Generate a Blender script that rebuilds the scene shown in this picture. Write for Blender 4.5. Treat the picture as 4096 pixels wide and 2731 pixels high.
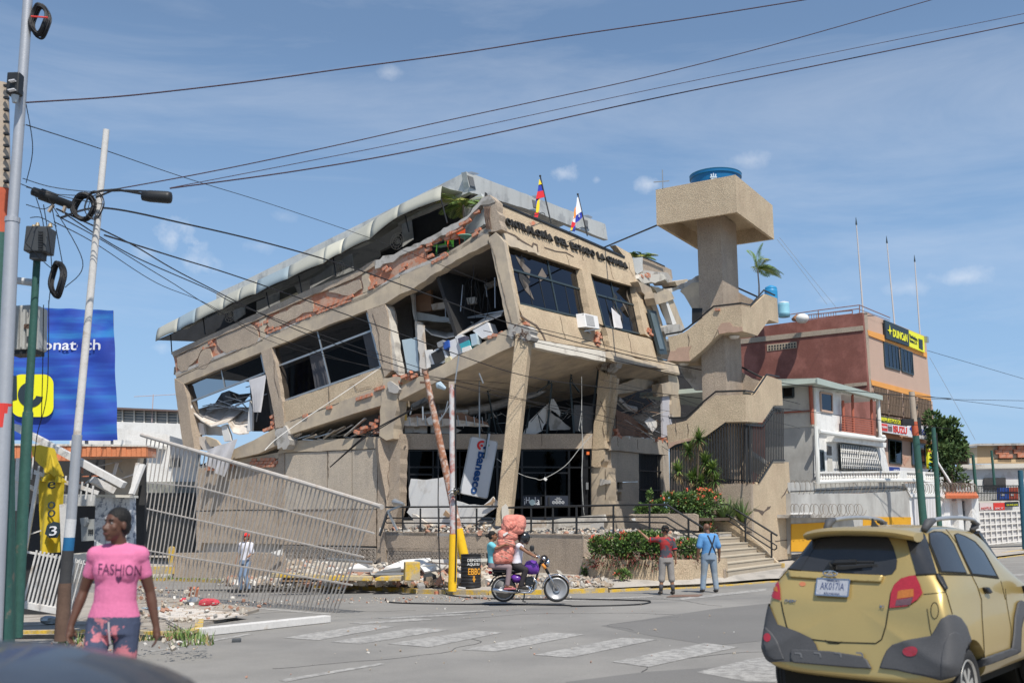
import bpy, bmesh, math, random
from mathutils import Vector as V, Matrix as Mx, noise
from mathutils.bvhtree import BVHTree
R=math.radians; PI=math.pi
random.seed(7); rnd=random.uniform
for o in list(bpy.data.objects): bpy.data.objects.remove(o)
SC=bpy.context.scene; COL=SC.collection
# ---------------- camera, world, sun, exposure ----------------
FOC=3982.2; CX=2048.; CY=1365.5; PITCH=math.atan(698.1/FOC); CAM=V((0,0,1.65))
cd=bpy.data.cameras.new('camera'); cam=bpy.data.objects.new('camera',cd); COL.objects.link(cam)
cam.location=CAM; cam.rotation_euler=(PI/2+PITCH,0,0); cd.lens=35; cd.sensor_width=36; cd.clip_start=.05; cd.clip_end=3000
cd.dof.use_dof=True; cd.dof.focus_distance=34; cd.dof.aperture_fstop=2.2
SC.camera=cam
SUNDIR=V((.36,-.93,0)).normalized(); SEL=R(57)
SUNV=V((SUNDIR.x*math.cos(SEL),SUNDIR.y*math.cos(SEL),math.sin(SEL)))
w=bpy.data.worlds.new("World"); SC.world=w; w.use_nodes=True; nt=w.node_tree; nt.nodes.clear()
def nn(t,**k):
    n=nt.nodes.new(t)
    for a,b in k.items(): setattr(n,a,b)
    return n
def mth(op,a,b=None,c=None,clamp=False):
    n=nt.nodes.new('ShaderNodeMath'); n.operation=op; n.use_clamp=clamp
    for i,x in enumerate((a,b,c)):
        if x is None: continue
        if isinstance(x,(int,float)): n.inputs[i].default_value=x
        else: nt.links.new(x,n.inputs[i])
    return n.outputs[0]
sky=nn('ShaderNodeTexSky',sky_type='NISHITA',sun_disc=False,sun_elevation=SEL,sun_rotation=math.atan2(SUNDIR.x,SUNDIR.y),altitude=0,air_density=1.0,dust_density=.6,ozone_density=1.6)
tc=nn('ShaderNodeTexCoord'); gen=tc.outputs['Generated']
# thin streaked high cloud: noise stretched along one direction of the sky
mp=nn('ShaderNodeMapping'); mp.inputs['Rotation'].default_value=(0,R(-42),R(12)); mp.inputs['Scale'].default_value=(1.2,1.6,6.5)
nt.links.new(gen,mp.inputs['Vector'])
n1=nn('ShaderNodeTexNoise'); n1.inputs['Scale'].default_value=1.6; n1.inputs['Detail'].default_value=7; n1.inputs['Roughness'].default_value=.62; n1.inputs['Distortion'].default_value=.5
nt.links.new(mp.outputs[0],n1.inputs['Vector'])
cir=mth('MULTIPLY',mth('SUBTRACT',n1.outputs[0],.47,clamp=True),1.15,clamp=True)
n2=nn('ShaderNodeTexNoise'); n2.inputs['Scale'].default_value=22; n2.inputs['Detail'].default_value=8; n2.inputs['Roughness'].default_value=.62
nt.links.new(gen,n2.inputs['Vector'])
def pixdir(u,v):
    d=V((u-CX)/FOC for _ in (0,)) if 0 else V(((u-CX)/FOC,1,0))
    f=V((0,math.cos(PITCH),math.sin(PITCH))); up=V((0,-math.sin(PITCH),math.cos(PITCH)))
    return (V((1,0,0))*((u-CX)/FOC)+up*(-(v-CY)/FOC)+f).normalized()
tot=cir
for (u,v,r,ax,amt) in [(690,955,.030,.9,1.0),(770,1040,.034,.7,.8),(590,1010,.02,.6,.4),(2250,690,.021,.8,.85),(2590,735,.020,.6,.75),(3000,640,.03,.35,.45),(2390,720,.008,.8,.5),(3850,1110,.05,.25,.5),(3650,1150,.04,.3,.35),(1040,985,.022,.5,.3),(650,1390,.02,.5,.4),(1560,290,.016,.6,.4),(3330,1200,.03,.3,.3),(1130,870,.02,.5,.25)]:
    d=pixdir(u,v)
    vs=nn('ShaderNodeVectorMath',operation='SUBTRACT'); nt.links.new(gen,vs.inputs[0]); vs.inputs[1].default_value=d
    vm=nn('ShaderNodeVectorMath',operation='MULTIPLY'); nt.links.new(vs.outputs[0],vm.inputs[0]); vm.inputs[1].default_value=(1,1,1/ax)
    vl=nn('ShaderNodeVectorMath',operation='LENGTH'); nt.links.new(vm.outputs[0],vl.inputs[0])
    g=mth('SUBTRACT',1,mth('DIVIDE',vl.outputs['Value'],r),clamp=True)
    k=mth('MULTIPLY',mth('SUBTRACT',mth('ADD',mth('MULTIPLY',g,.55),mth('MULTIPLY',n2.outputs[0],1.5)),.93,clamp=True),2.2*amt,clamp=True)
    tot=mth('ADD',tot,mth('MULTIPLY',k,mth('MINIMUM',mth('MULTIPLY',g,4),1)),clamp=True)
mx=nn('ShaderNodeMix',data_type='RGBA'); nt.links.new(mth('MULTIPLY',tot,.62),mx.inputs[0])
sx=nn('ShaderNodeSeparateXYZ'); nt.links.new(gen,sx.inputs[0])
hz=nn('ShaderNodeMapRange'); hz.inputs[1].default_value=0.; hz.inputs[2].default_value=.45; hz.inputs[3].default_value=.78; hz.inputs[4].default_value=0.18; nt.links.new(sx.outputs[2],hz.inputs[0])
hm=nn('ShaderNodeMix',data_type='RGBA'); nt.links.new(hz.outputs[0],hm.inputs[0]); nt.links.new(sky.outputs[0],hm.inputs[6]); hm.inputs[7].default_value=(2.55,4.5,7.4,1)
nt.links.new(hm.outputs[2],mx.inputs[6]); mx.inputs[7].default_value=(8.0,8.2,8.6,1)
bg=nn('ShaderNodeBackground'); bg.inputs[1].default_value=.105; out=nn('ShaderNodeOutputWorld')
nt.links.new(mx.outputs[2],bg.inputs[0]); nt.links.new(bg.outputs[0],out.inputs[0])
sd=bpy.data.lights.new('sun','SUN'); sd.energy=4.4; sd.angle=R(.53); sd.color=(1,.95,.87)
so=bpy.data.objects.new('sun',sd); COL.objects.link(so); so.rotation_euler=SUNV.to_track_quat('Z','Y').to_euler(); so.location=(20,-30,60)
SC.view_settings.view_transform='Standard'; SC.view_settings.look='None'; SC.view_settings.exposure=.17; SC.view_settings.gamma=1
SC.view_settings.use_curve_mapping=False
SC.render.engine='CYCLES'
# ---------------- picture measurements -> places ----------------
VW={'W':(0,0,.57422),'A':(0,0,1.568),'B':(0,900,1.7425),'C':(0,1700,1.521),'D':(600,1700,1.742),'E':(600,1000,1.96),'F':(1500,1300,1.845),
'G':(1500,600,1.96),'H':(2400,600,1.96),'I':(2400,1300,1.425),'J':(1500,1900,2.6133),'K':(2900,800,1.7425),'M':(3000,1500,1.96),'N':(3000,2000,2.145),'O':(2300,1950,2.767),'S':(0,0,1.)}
def q(vw,*a):
    if a and isinstance(a[0],tuple): return list(a)
    ox,oy,s=VW[vw]; return [(ox+a[i]/s,oy+a[i+1]/s) for i in range(0,len(a),2)]
def Z(vw,x,y,vw2='S'):
    p=q(vw,x,y)[0]; ox,oy,s=VW[vw2]; return ((p[0]-ox)*s,(p[1]-oy)*s)
def rayd(u,v):
    return V(((u-CX)/FOC, math.cos(PITCH)+(v-CY)/FOC*math.sin(PITCH), math.sin(PITCH)-(v-CY)/FOC*math.cos(PITCH)))
def at(u,v,Y):
    d=rayd(u,v); return CAM+d*(Y/d.y)
def hit(p,pl):
    d=rayd(*p); t=(pl[0]-CAM).dot(pl[1])/d.dot(pl[1]); return CAM+d*t
def GZ(x,y): return .05+.02*x-.018*min(y,60)-(.0 if y<60 else 0)
GPL=(V((0,0,.05)),V((-.02,.018,1)).normalized())
def gr(u,v,dz=0):
    p=hit((u,v),(GPL[0]+V((0,0,dz)),GPL[1])); return p
def vpl(p,d):   # vertical plane through p along d; normal points away from camera
    n=V((-d[1],d[0],0)).normalized()
    if n.y<0: n=-n
    return (V((p[0],p[1],0)),n)
def offp(pl,d): return (pl[0]+pl[1]*d,pl[1])
def on(pl,vw,*a): return [hit(p,pl) for p in q(vw,*a)]
def onm(pl,*segs):
    r=[]
    for s in segs: r+=on(pl,*s)
    return r
# ---------------- mesh + object helpers ----------------
class MB:
    def __init__(s): s.v=[]; s.f=[]
    def add(s,vs,fs):
        b=len(s.v); s.v+=[V(x) for x in vs]; s.f+=[tuple(b+i for i in f) for f in fs]; return s
    def prism(s,pts,vec):
        n=len(pts); vec=V(vec); pts=[V(p) for p in pts]
        nr=V((0,0,0))
        for i in range(n): nr+=pts[i].cross(pts[(i+1)%n])
        if nr.dot(vec)>0: pts=pts[::-1]
        s.add(pts+[p+vec for p in pts],[tuple(range(n)),tuple(range(2*n-1,n-1,-1))]+[(i,i+n,(i+1)%n+n,(i+1)%n) for i in range(n)]); return s
    def box(s,c,sz,rz=0,rx=0,ry=0):
        m=Mx.Translation(V(c))@Mx.Rotation(rz,4,'Z')@Mx.Rotation(ry,4,'Y')@Mx.Rotation(rx,4,'X')
        vs=[m@V((x*sz[0]/2,y*sz[1]/2,z*sz[2]/2)) for z in (-1,1) for y in (-1,1) for x in (-1,1)]
        s.add(vs,[(0,2,3,1),(4,5,7,6),(0,1,5,4),(2,6,7,3),(0,4,6,2),(1,3,7,5)]); return s
    def bar(s,p,q_,w,h=None,up=(0,0,1)):
        p=V(p);q_=V(q_);h=h or w; d=(q_-p).normalized(); up=V(up)
        if abs(d.dot(up))>.98: up=V((0,1,0)) if abs(d.y)<.9 else V((1,0,0))
        a=d.cross(up).normalized()*w/2; b=a.cross(d).normalized()*h/2
        vs=[p-a-b,p+a-b,p+a+b,p-a+b]; vs+=[x+(q_-p) for x in vs]
        s.add(vs,[(0,1,2,3),(7,6,5,4),(0,4,5,1),(1,5,6,2),(2,6,7,3),(3,7,4,0)]); return s
    def tube(s,pts,r,n=8,cap=True,ell=None):
        pts=[V(p) for p in pts]; rs=r if isinstance(r,(list,tuple)) else [r]*len(pts)
        b0=len(s.v); N=len(pts); prev=None
        for i,p in enumerate(pts):
            d=((pts[min(i+1,N-1)]-pts[max(i-1,0)])).normalized()
            if prev is None: u=d.orthogonal().normalized()
            else:
                u=prev-d*prev.dot(d)
                u=u.normalized() if u.length>1e-6 else d.orthogonal().normalized()
            prev=u; w_=d.cross(u)
            for k in range(n):
                a=2*PI*k/n; s.v.append(p+u*(math.cos(a)*rs[i])+w_*(math.sin(a)*rs[i]))
        for i in range(N-1):
            for k in range(n):
                a=b0+i*n+k; b=b0+i*n+(k+1)%n; s.f.append((a,b,b+n,a+n))
        if cap: s.f.append(tuple(b0+k for k in range(n))[::-1]); s.f.append(tuple(b0+(N-1)*n+k for k in range(n)))
        return s
    def lathe(s,prof,c=(0,0,0),axis='Z',n=24,m=None):
        c=V(c); b0=len(s.v); N=len(prof)
        for (r,h) in prof:
            for k in range(n):
                a=2*PI*k/n; x,y=r*math.cos(a),r*math.sin(a)
                p=V((x,y,h)) if axis=='Z' else (V((h,x,y)) if axis=='X' else V((y,h,x)))
                if m: p=m@p
                s.v.append(c+p)
        for i in range(N-1):
            for k in range(n):
                a=b0+i*n+k; b=b0+i*n+(k+1)%n; s.f.append((a,b,b+n,a+n))
        if prof[0][0]>1e-5: s.f.append(tuple(b0+k for k in range(n))[::-1])
        if prof[-1][0]>1e-5: s.f.append(tuple(b0+(N-1)*n+k for k in range(n)))
        return s
    def ball(s,c,r,n=14,m=7,rot=None):
        c=V(c); r=(r,r,r) if isinstance(r,(int,float)) else r; b0=len(s.v)
        for i in range(m+1):
            t=PI*i/m
            for k in range(n):
                a=2*PI*k/n; p=V((r[0]*math.sin(t)*math.cos(a),r[1]*math.sin(t)*math.sin(a),-r[2]*math.cos(t)))
                s.v.append(c+(rot@p if rot else p))
        for i in range(m):
            for k in range(n):
                a=b0+i*n+k; b=b0+i*n+(k+1)%n; s.f.append((a,b,b+n,a+n))
        return s
    def loft(s,rings,close=True,cap=True):
        b0=len(s.v); n=len(rings[0])
        for r in rings: s.v+=[V(p) for p in r]
        for i in range(len(rings)-1):
            for k in range(n if close else n-1):
                a=b0+i*n+k; b=b0+i*n+(k+1)%n; s.f.append((a,b,b+n,a+n))
        if cap and close: s.f.append(tuple(b0+k for k in range(n))[::-1]); s.f.append(tuple(b0+(len(rings)-1)*n+k for k in range(n)))
        return s
    def mesh(s,name,off=V((0,0,0))):
        me=bpy.data.meshes.new(name); me.from_pydata([tuple(p-off) for p in s.v],[],s.f); me.update(); return me
WO={}
def props(o,label=None,cat=None,group=None,kind=None):
    for k,v_ in (('label',label),('category',cat),('group',group),('kind',kind)):
        if v_: o[k]=v_
    return o
def thing(name,label,cat,loc,group=None,rot=0,kind=None):
    o=bpy.data.objects.new(name,None); COL.objects.link(o); o.location=loc; o.rotation_euler=(0,0,rot); o.empty_display_size=.2
    WO[o]=V(loc); return props(o,label,cat,group,kind)
def fixn(me):
    bm=bmesh.new(); bm.from_mesh(me); bmesh.ops.remove_doubles(bm,verts=bm.verts,dist=1e-5); bmesh.ops.recalc_face_normals(bm,faces=bm.faces); bm.to_mesh(me); bm.free()
def ob(name,mb,m,parent=None,label=None,cat=None,group=None,kind=None,smooth=False,local=False,bev=0,sub=0,ang=None):
    if parent is not None and not local: off=WO[parent]
    elif parent is None and not local and mb.v:
        xs=[p.x for p in mb.v]; ys=[p.y for p in mb.v]; off=V(((min(xs)+max(xs))/2,(min(ys)+max(ys))/2,min(p.z for p in mb.v)))
        if kind=='structure': off=V((0,0,0))
    else: off=V((0,0,0))
    me=mb.mesh(name,off); fixn(me)
    o=bpy.data.objects.new(name,me); COL.objects.link(o)
    if m: me.materials.append(m)
    if parent is not None: o.parent=parent; WO[o]=WO[parent]
    else: o.location=off; WO[o]=V(off)
    if smooth:
        for p in me.polygons: p.use_smooth=True
        if ang:
            try: me.set_sharp_from_angle(angle=R(ang))
            except Exception: pass
    if bev:
        b=o.modifiers.new('bevel','BEVEL'); b.width=bev; b.segments=2; b.limit_method='ANGLE'; b.angle_limit=R(40)
    if sub:
        b=o.modifiers.new('sub','SUBSURF'); b.levels=sub; b.render_levels=sub
        for p in me.polygons: p.use_smooth=True
    return props(o,label,cat,group,kind)
def copyo(o,parent,mat4=None,name=None):
    c=o.copy(); COL.objects.link(c); c.parent=parent
    if mat4 is not None: c.matrix_basis=mat4
    if parent is not None: WO[c]=WO[parent]
    return c
def copytree(o,parent=None):
    c=o.copy(); COL.objects.link(c); c.parent=parent
    for ch in list(o.children): copytree(ch,c)
    return c
def jag(pts,amp=3,seg=18,seed=0):
    r=random.Random(seed+int(pts[0][0]*7)); out_=[]
    n=len(pts)
    for i in range(n):
        a=pts[i]; b=pts[(i+1)%n]; L=math.hypot(b[0]-a[0],b[1]-a[1]); k=max(1,int(L/seg))
        for j in range(k):
            t=j/k; e=amp if j else amp*.4
            out_.append((a[0]+(b[0]-a[0])*t+r.uniform(-e,e),a[1]+(b[1]-a[1])*t+r.uniform(-e,e)))
    return out_
def slab(pl,vw,co,th,o=0,j=0,seg=18,vec=None,mb=None):
    pts=q(vw,*co) if isinstance(vw,str) else co
    if j: pts=jag(pts,j,seg)
    p=offp(pl,o); mb=mb or MB()
    mb.prism([hit(x,p) for x in pts],(vec*th if vec is not None else pl[1]*th)); return mb
def gridon(pl,c4,nx,ny):  # bilinear points between four corners lying on pl (pixel corners tl,tr,br,bl)
    P=[hit(x,pl) for x in c4]
    return [[(P[0]*(1-i/nx)+P[1]*(i/nx))*(1-k/ny)+(P[3]*(1-i/nx)+P[2]*(i/nx))*(k/ny) for i in range(nx+1)] for k in range(ny+1)]
# ---------------- materials ----------------
MC={}
def mat(name,c,var=.15,s=1.2,fine=45,fv=.2,bump=.25,bs=60,rough=.85,metal=0,spec=.3,c2=None,m2=(.52,.6),s2=1.5,streak=0,coat=0,bd=.02,emit=0,rv=0):
    if name in MC: return MC[name]
    m=bpy.data.materials.new(name); m.use_nodes=True; t=m.node_tree; L=t.links.new; N=t.nodes
    b=N['Principled BSDF']; b.inputs['Roughness'].default_value=rough; b.inputs['Metallic'].default_value=metal; b.inputs['Specular IOR Level'].default_value=spec
    b.inputs['Coat Weight'].default_value=coat; b.inputs['Coat Roughness'].default_value=.06
    def noi(sc,det=5,ro=.6,vec=None):
        n=N.new('ShaderNodeTexNoise'); n.inputs['Scale'].default_value=sc; n.inputs['Detail'].default_value=det; n.inputs['Roughness'].default_value=ro
        L(vec if vec else tcn.outputs['Object'],n.inputs['Vector']); return n.outputs[0]
    def ma(op,a,b_=None,cl=False):
        n=N.new('ShaderNodeMath'); n.operation=op; n.use_clamp=cl
        for i,x in enumerate((a,b_)):
            if x is None: continue
            if isinstance(x,(int,float)): n.inputs[i].default_value=x
            else: L(x,n.inputs[i])
        return n.outputs[0]
    tcn=N.new('ShaderNodeTexCoord')
    if var==0 and fv==0 and not c2 and bump==0:
        b.inputs['Base Color'].default_value=(*c,1)
    else:
        f=ma('ADD',1.0,ma('MULTIPLY',ma('SUBTRACT',noi(s,6,.65),.5),var*4))
        if fv: f=ma('MULTIPLY',f,ma('ADD',1.0,ma('MULTIPLY',ma('SUBTRACT',noi(fine,3,.7),.5),fv*4)))
        if streak:
            mp_=N.new('ShaderNodeMapping'); mp_.inputs['Scale'].default_value=(1,1,.12); L(tcn.outputs['Object'],mp_.inputs['Vector'])
            f=ma('MULTIPLY',f,ma('SUBTRACT',1.0,ma('MULTIPLY',ma('SUBTRACT',noi(2.4,6,.6,mp_.outputs[0]),.5,True),streak*3.)))
        col=None
        if c2:
            mm=N.new('ShaderNodeMix'); mm.data_type='RGBA'; mm.inputs[6].default_value=(*c,1); mm.inputs[7].default_value=(*c2,1)
            r=N.new('ShaderNodeMapRange'); r.inputs[1].default_value=m2[0]; r.inputs[2].default_value=m2[1]; L(noi(s2,8,.65),r.inputs[0]); L(r.outputs[0],mm.inputs[0]); col=mm.outputs[2]
        vm=N.new('ShaderNodeVectorMath'); vm.operation='SCALE'
        if col: L(col,vm.inputs[0])
        else: vm.inputs[0].default_value=c
        L(f,vm.inputs['Scale']); L(vm.outputs[0],b.inputs['Base Color'])
        if bump:
            bu=N.new('ShaderNodeBump'); bu.inputs['Strength'].default_value=bump; bu.inputs['Distance'].default_value=bd; L(noi(bs,4,.6),bu.inputs['Height']); L(bu.outputs[0],b.inputs['Normal'])
        if rv: L(ma('ADD',rough-rv/2,ma('MULTIPLY',noi(s*2,5),rv)),b.inputs['Roughness'])
    if emit: b.inputs['Emission Color'].default_value=(*c,1); b.inputs['Emission Strength'].default_value=emit
    MC[name]=m; return m
def glassmat(name,tint,fr=.12,rough=.02,refl=(.9,.95,1)):
    if name in MC: return MC[name]
    m=bpy.data.materials.new(name); m.use_nodes=True; t=m.node_tree; N=t.nodes; L=t.links.new; N.remove(N['Principled BSDF'])
    tr=N.new('ShaderNodeBsdfTransparent'); tr.inputs[0].default_value=(*tint,1)
    gl=N.new('ShaderNodeBsdfGlossy'); gl.inputs['Roughness'].default_value=rough; gl.inputs[0].default_value=(*refl,1)
    lw=N.new('ShaderNodeLayerWeight'); lw.inputs[0].default_value=.5; p5=N.new('ShaderNodeMath'); p5.operation='POWER'; p5.inputs[1].default_value=4.5; L(lw.outputs['Facing'],p5.inputs[0])
    a=N.new('ShaderNodeMath'); a.operation='ADD'; a.inputs[1].default_value=fr; L(p5.outputs[0],a.inputs[0])
    mx_=N.new('ShaderNodeMixShader'); L(a.outputs[0],mx_.inputs[0]); L(tr.outputs[0],mx_.inputs[1]); L(gl.outputs[0],mx_.inputs[2]); L(mx_.outputs[0],N['Material Output'].inputs[0])
    MC[name]=m; return m
STUC=mat('stucco_tan',(.555,.44,.30),.10,.5,30,.42,1,34,c2=(.47,.36,.245),m2=(.42,.7),s2=.9,streak=.14,bd=.035)
STUC2=mat('stucco_pale',(.50,.425,.335),.08,.6,30,.34,.9,34,m2=(.42,.72),c2=(.42,.365,.30),s2=1.1,streak=.2,bd=.03)
STUCG=mat('stucco_greytan',(.44,.355,.27),.09,.5,30,.38,1,34,c2=(.35,.285,.225),m2=(.42,.72),s2=.8,streak=.2,bd=.035)
BEAM=mat('beam_plaster',(.51,.42,.305),.07,.8,30,.06,.3,30,m2=(.40,.66),c2=(.37,.31,.245),s2=1.2,streak=.2)
CONC=mat('concrete',(.43,.405,.37),.13,.9,30,.12,.5,25,c2=(.27,.25,.22),s2=1.7,streak=.2)
CONCL=mat('concrete_light',(.58,.54,.47),.1,.8,30,.1,.4,25,c2=(.42,.38,.33),s2=1.2)
GREY=mat('penthouse_grey',(.48,.49,.475),.1,.7,20,.05,.2,20,c2=(.35,.36,.36),s2=.8,streak=.3)
BRK=mat('clay_block',(.50,.19,.11),.22,3,30,.15,.5,30,c2=(.42,.24,.17),s2=4)
BRKD=mat('brick_mortar',(.46,.29,.21),.2,1.2,20,.2,.6,18,c2=(.47,.19,.11),m2=(.5,.56),s2=2.2)
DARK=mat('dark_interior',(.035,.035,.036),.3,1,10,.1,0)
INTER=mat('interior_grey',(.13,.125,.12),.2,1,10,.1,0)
WHT=mat('white_panel',(.72,.70,.66),.06,1.5,30,.04,.1,20,c2=(.58,.54,.48),s2=2,m2=(.55,.7))
OFFW=mat('gypsum_board',(.60,.55,.49),.1,1.5,30,.05,.1,20,c2=(.44,.36,.28),s2=2.2)
BLKM=mat('black_metal',(.018,.019,.02),.2,3,30,.1,0,rough=.5,spec=.4)
STEEL=mat('galvanised_steel',(.42,.43,.44),.12,3,30,.1,0,rough=.45,metal=.6)
ALU=mat('aluminium_frame',(.40,.41,.41),.08,3,30,.05,0,rough=.4,metal=.7)
GLASS=glassmat('tinted_glass',(.42,.42,.43),.015,.02,(.42,.42,.44))
GLASSB=glassmat('reflective_glass',(.09,.09,.095),.11,.04,(.50,.53,.60))
# ================= ground =================
ASPH=mat('asphalt',(.255,.242,.222),.14,.25,70,.22,.35,90,rough=.9,c2=(.205,.196,.182),m2=(.42,.64),s2=.35,bd=.01)
PAV=mat('pavement_concrete',(.40,.365,.32),.12,.6,40,.12,.3,40,c2=(.31,.285,.25),s2=.9)
mb=MB(); NX,NY=40,40
xs=[-200+400*i/NX for i in range(NX+1)]; ys=[-30,-10,0,5,10,15,20,25,30,35,40,45,50,55,60,70,90,130,200,400,900]
mb.add([V((x*(1 if y<150 else 4),y,GZ(max(-40,min(40,x)),y))) for y in ys for x in xs],[(j*(NX+1)+i,j*(NX+1)+i+1,(j+1)*(NX+1)+i+1,(j+1)*(NX+1)+i) for j in range(len(ys)-1) for i in range(NX)])
ob('ground',mb,mat('dusty_ground',(.28,.25,.21),.15,.2,20,.15,.3,30),kind='structure')
# road sheet over the near ground
def sheet(name,pts,dz,m,kind='structure',**k):
    mb=MB(); mb.add([V((p[0],p[1],GZ(p[0],p[1])+dz)) for p in pts],[tuple(range(len(pts)))]); return ob(name,mb,m,kind=kind,**k)
mb=MB(); xs=[-40+2.5*i for i in range(33)]; ys=[-10+3*i for i in range(30)]
mb.add([V((x,y,GZ(x,y)+.012)) for y in ys for x in xs],[(j*33+i,j*33+i+1,(j+1)*33+i+1,(j+1)*33+i) for j in range(29) for i in range(32)])
ob('road',mb,ASPH,kind='structure')
# ---- main building frame ----
pB=V((-.1,35,0)); dL=V((-.846,.533,0)).normalized(); dR=V((.533,.846,0)).normalized(); UP=V((0,0,1)); eR=V((.533,.846,.05)).normalized()
def AB(a,b,z=0): return pB+dL*a+dR*b+UP*z
PL=(pB.copy(),dR.copy())                        # long left facade
_c1=hit(q('G',950,650)[0],PL); _c2=hit(q('G',1150,1400)[0],PL)
_n=(_c2-_c1).cross(eR).normalized()
if _n.y<0: _n=-_n
PR=(_c2,_n)                                      # leaning right facade
pA=AB(5.6,0); pC=AB(0,7.6)
PF=vpl(pA+dR*.4,(pC-pA)); 
# pavement between kerb and building
kerbS=q('D',-400,1085,200,1085,790,1112,1200,1135,1740,1160)+q('J',480,1238,850,1246,1200,1252,1800,1246)+q('O',350,1160,800,1135,1400,1110,2150,1048)
kerbS+= q('M',1330,1530,1880,1425,2148,1385)[:0]
K=[gr(u,v) for u,v in kerbS]
K=[p for i,p in enumerate(K)]
K+=[V((10.6,31.4,0)),V((13,34.4,0)),V((15.4,38.6,0)),V((21,46,0)),V((30.2,57.6,0))]
for p in K: p.z=GZ(p.x,p.y)
inner=[]
KK=[]
for a,b in zip(K,K[1:]):
    n_=max(1,int((b-a).length/.9)); KK+=[a.lerp(b,i/n_) for i in range(n_)]
K=KK+[K[-1]]
for p in K: p.z=GZ(p.x,p.y)
tgt=[(AB(30,-1),.0),(AB(24,-.6),-.0),(AB(19,-.3),-.1),(AB(14,-.3),-.13),(AB(9,-.5),-.15),(AB(5.5,-.6),-.15),(AB(2,-.9),-.12),(AB(-2,-1.8),-.12),(AB(-3.9,-2.0),-.12),(AB(-4.9,-3.0),-.12),(AB(-5.8,-3.1),-.11),(AB(-6.7,-2.75),-.1),(AB(-7.5,-1.9),-.1),(AB(-7.98,-.5),-.1),(AB(-7.98,4.9),-.09),(AB(-7,5.4),-.07),(AB(-6.7,10.6),-.02),(V((11.6,40.6,0)),-.1),(V((18,48.3,0)),-.2),(V((27,59,0)),-.3)]
m_=len(K); mb=MB(); rows=7; last=0.
for i,p in enumerate(K):
    best=None
    for j in range(len(tgt)-1):
        a,b=tgt[j][0],tgt[j+1][0]; ab=(b-a).to_2d(); t=max(0,min(1,(p-a).to_2d().dot(ab)/ab.dot(ab)))
        if j+t<last-1e-6 or j+t>last+2.2+(4 if i==0 else 0): continue
        c=a.lerp(b,t); d=(c-p).to_2d().length
        if best is None or d<best[0]: best=(d,j+t,c,tgt[j][1]*(1-t)+tgt[j+1][1]*t)
    last=best[1]; w_=best[2].copy(); w_.z=best[3]
    for r in range(rows+1):
        s_=r/rows; x=p.lerp(w_,s_); x.z=(p.z+.12)*(1-s_)+w_.z*s_; mb.v.append(x)
    inner.append(w_)
for i in range(m_-1):
    for r in range(rows):
        a=i*(rows+1)+r; mb.f.append((a,a+rows+1,a+rows+2,a+1))
ob('pavement',mb,PAV,kind='structure')
# fill under building
for P_ in ([AB(30,-1,-.0),AB(9,-.5,-.15),AB(5.5,-.6,-.16),AB(5.5,20,-.1),AB(30,20,0)],[AB(5.5,-.6,-.16),AB(-2,-1.8,-.13),AB(-5.8,-3,-.12),AB(-7.4,-1.9,-.11),AB(-7.9,-.5,-.11),AB(-7.9,4.9,-.1),AB(-6.7,10.6,-.04),AB(-6.7,20,.0),AB(5.5,20,-.1)]): ob('building_plot',MB().add(P_,[(0,i,i+1) for i in range(1,len(P_)-1)]),PAV,kind='structure')
YEL=mat('kerb_yellow',(.62,.40,.05),.14,2,30,.2,.3,30,c2=(.40,.34,.24),m2=(.42,.58),s2=3.5)
kr=MB()
for i in range(m_-1):
    a,b=K[i],K[i+1]; d=(b-a).normalized(); n=V((d.y,-d.x,0))
    if n.y>0: n=-n
    k=max(1,int((b-a).length/1.0))
    for j in range(k):
        p=a.lerp(b,j/k)+d*.004; r_=a.lerp(b,(j+1)/k)-d*.004
        kr.prism([p-UP*.1,r_-UP*.1,r_-UP*.1+n*.15,p-UP*.1+n*.15],UP*((.235 if a.x<1 else max(.15,.235-(a.x-1)*.03))+random.uniform(-.004,.004)))
ob('kerb',kr,YEL,kind='structure')
# crosswalk and lane paint
PAINT=mat('road_paint',(.39,.375,.35),.15,1.2,50,.3,.2,60,c2=(.25,.24,.225),m2=(.42,.58),s2=9)
def paint(vw,co,n='crosswalk_stripe'):
    mb=MB(); P=[gr(*p) for p in q(vw,*co)]
    mb.add([p+UP*.017 for p in P],[tuple(range(len(P)))]); return ob(n,mb,PAINT,kind='structure')
for s_ in [(1600,1546,1720,1568,1880,1568,2010,1530,1780,1508,1725,1515),(1405,1522,1490,1534,1695,1488,1620,1478),(1225,1506,1310,1512,1510,1470,1430,1466),(1060,1494,1140,1498,1345,1458,1265,1454),(890,1480,985,1488,1155,1454,1090,1449),(760,1476,830,1480,1030,1448,955,1442),(650,1466,730,1472,905,1440,840,1436),(800,1432,835,1434,1000,1424,955,1421),(860,1420,900,1422,1080,1413,1040,1410),(985,1410,1010,1411,1130,1404,1105,1402)]:
    paint('W',s_)
paint('W',(640,1564,655,1568,885,1527,870,1525),'lane_line'); paint('W',(1285,1378,1500,1369,1500,1372,1290,1382),'lane_line')
paint('W',(1560,1374,1760,1352,1760,1357,1565,1379),'lane_line'); paint('W',(340,1497,352,1499,580,1458,570,1456),'lane_line')
for s_ in [(470,1386,760,1410,757,1413,470,1389),(2240,1322,2352,1318,2352,1322,2245,1327),(2280,1345,2352,1342,2352,1347,2285,1351)]: paint('W',s_,'lane_line')
CRK=mat('road_crack',(.07,.068,.065),.1,3,30,.2,0)
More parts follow.
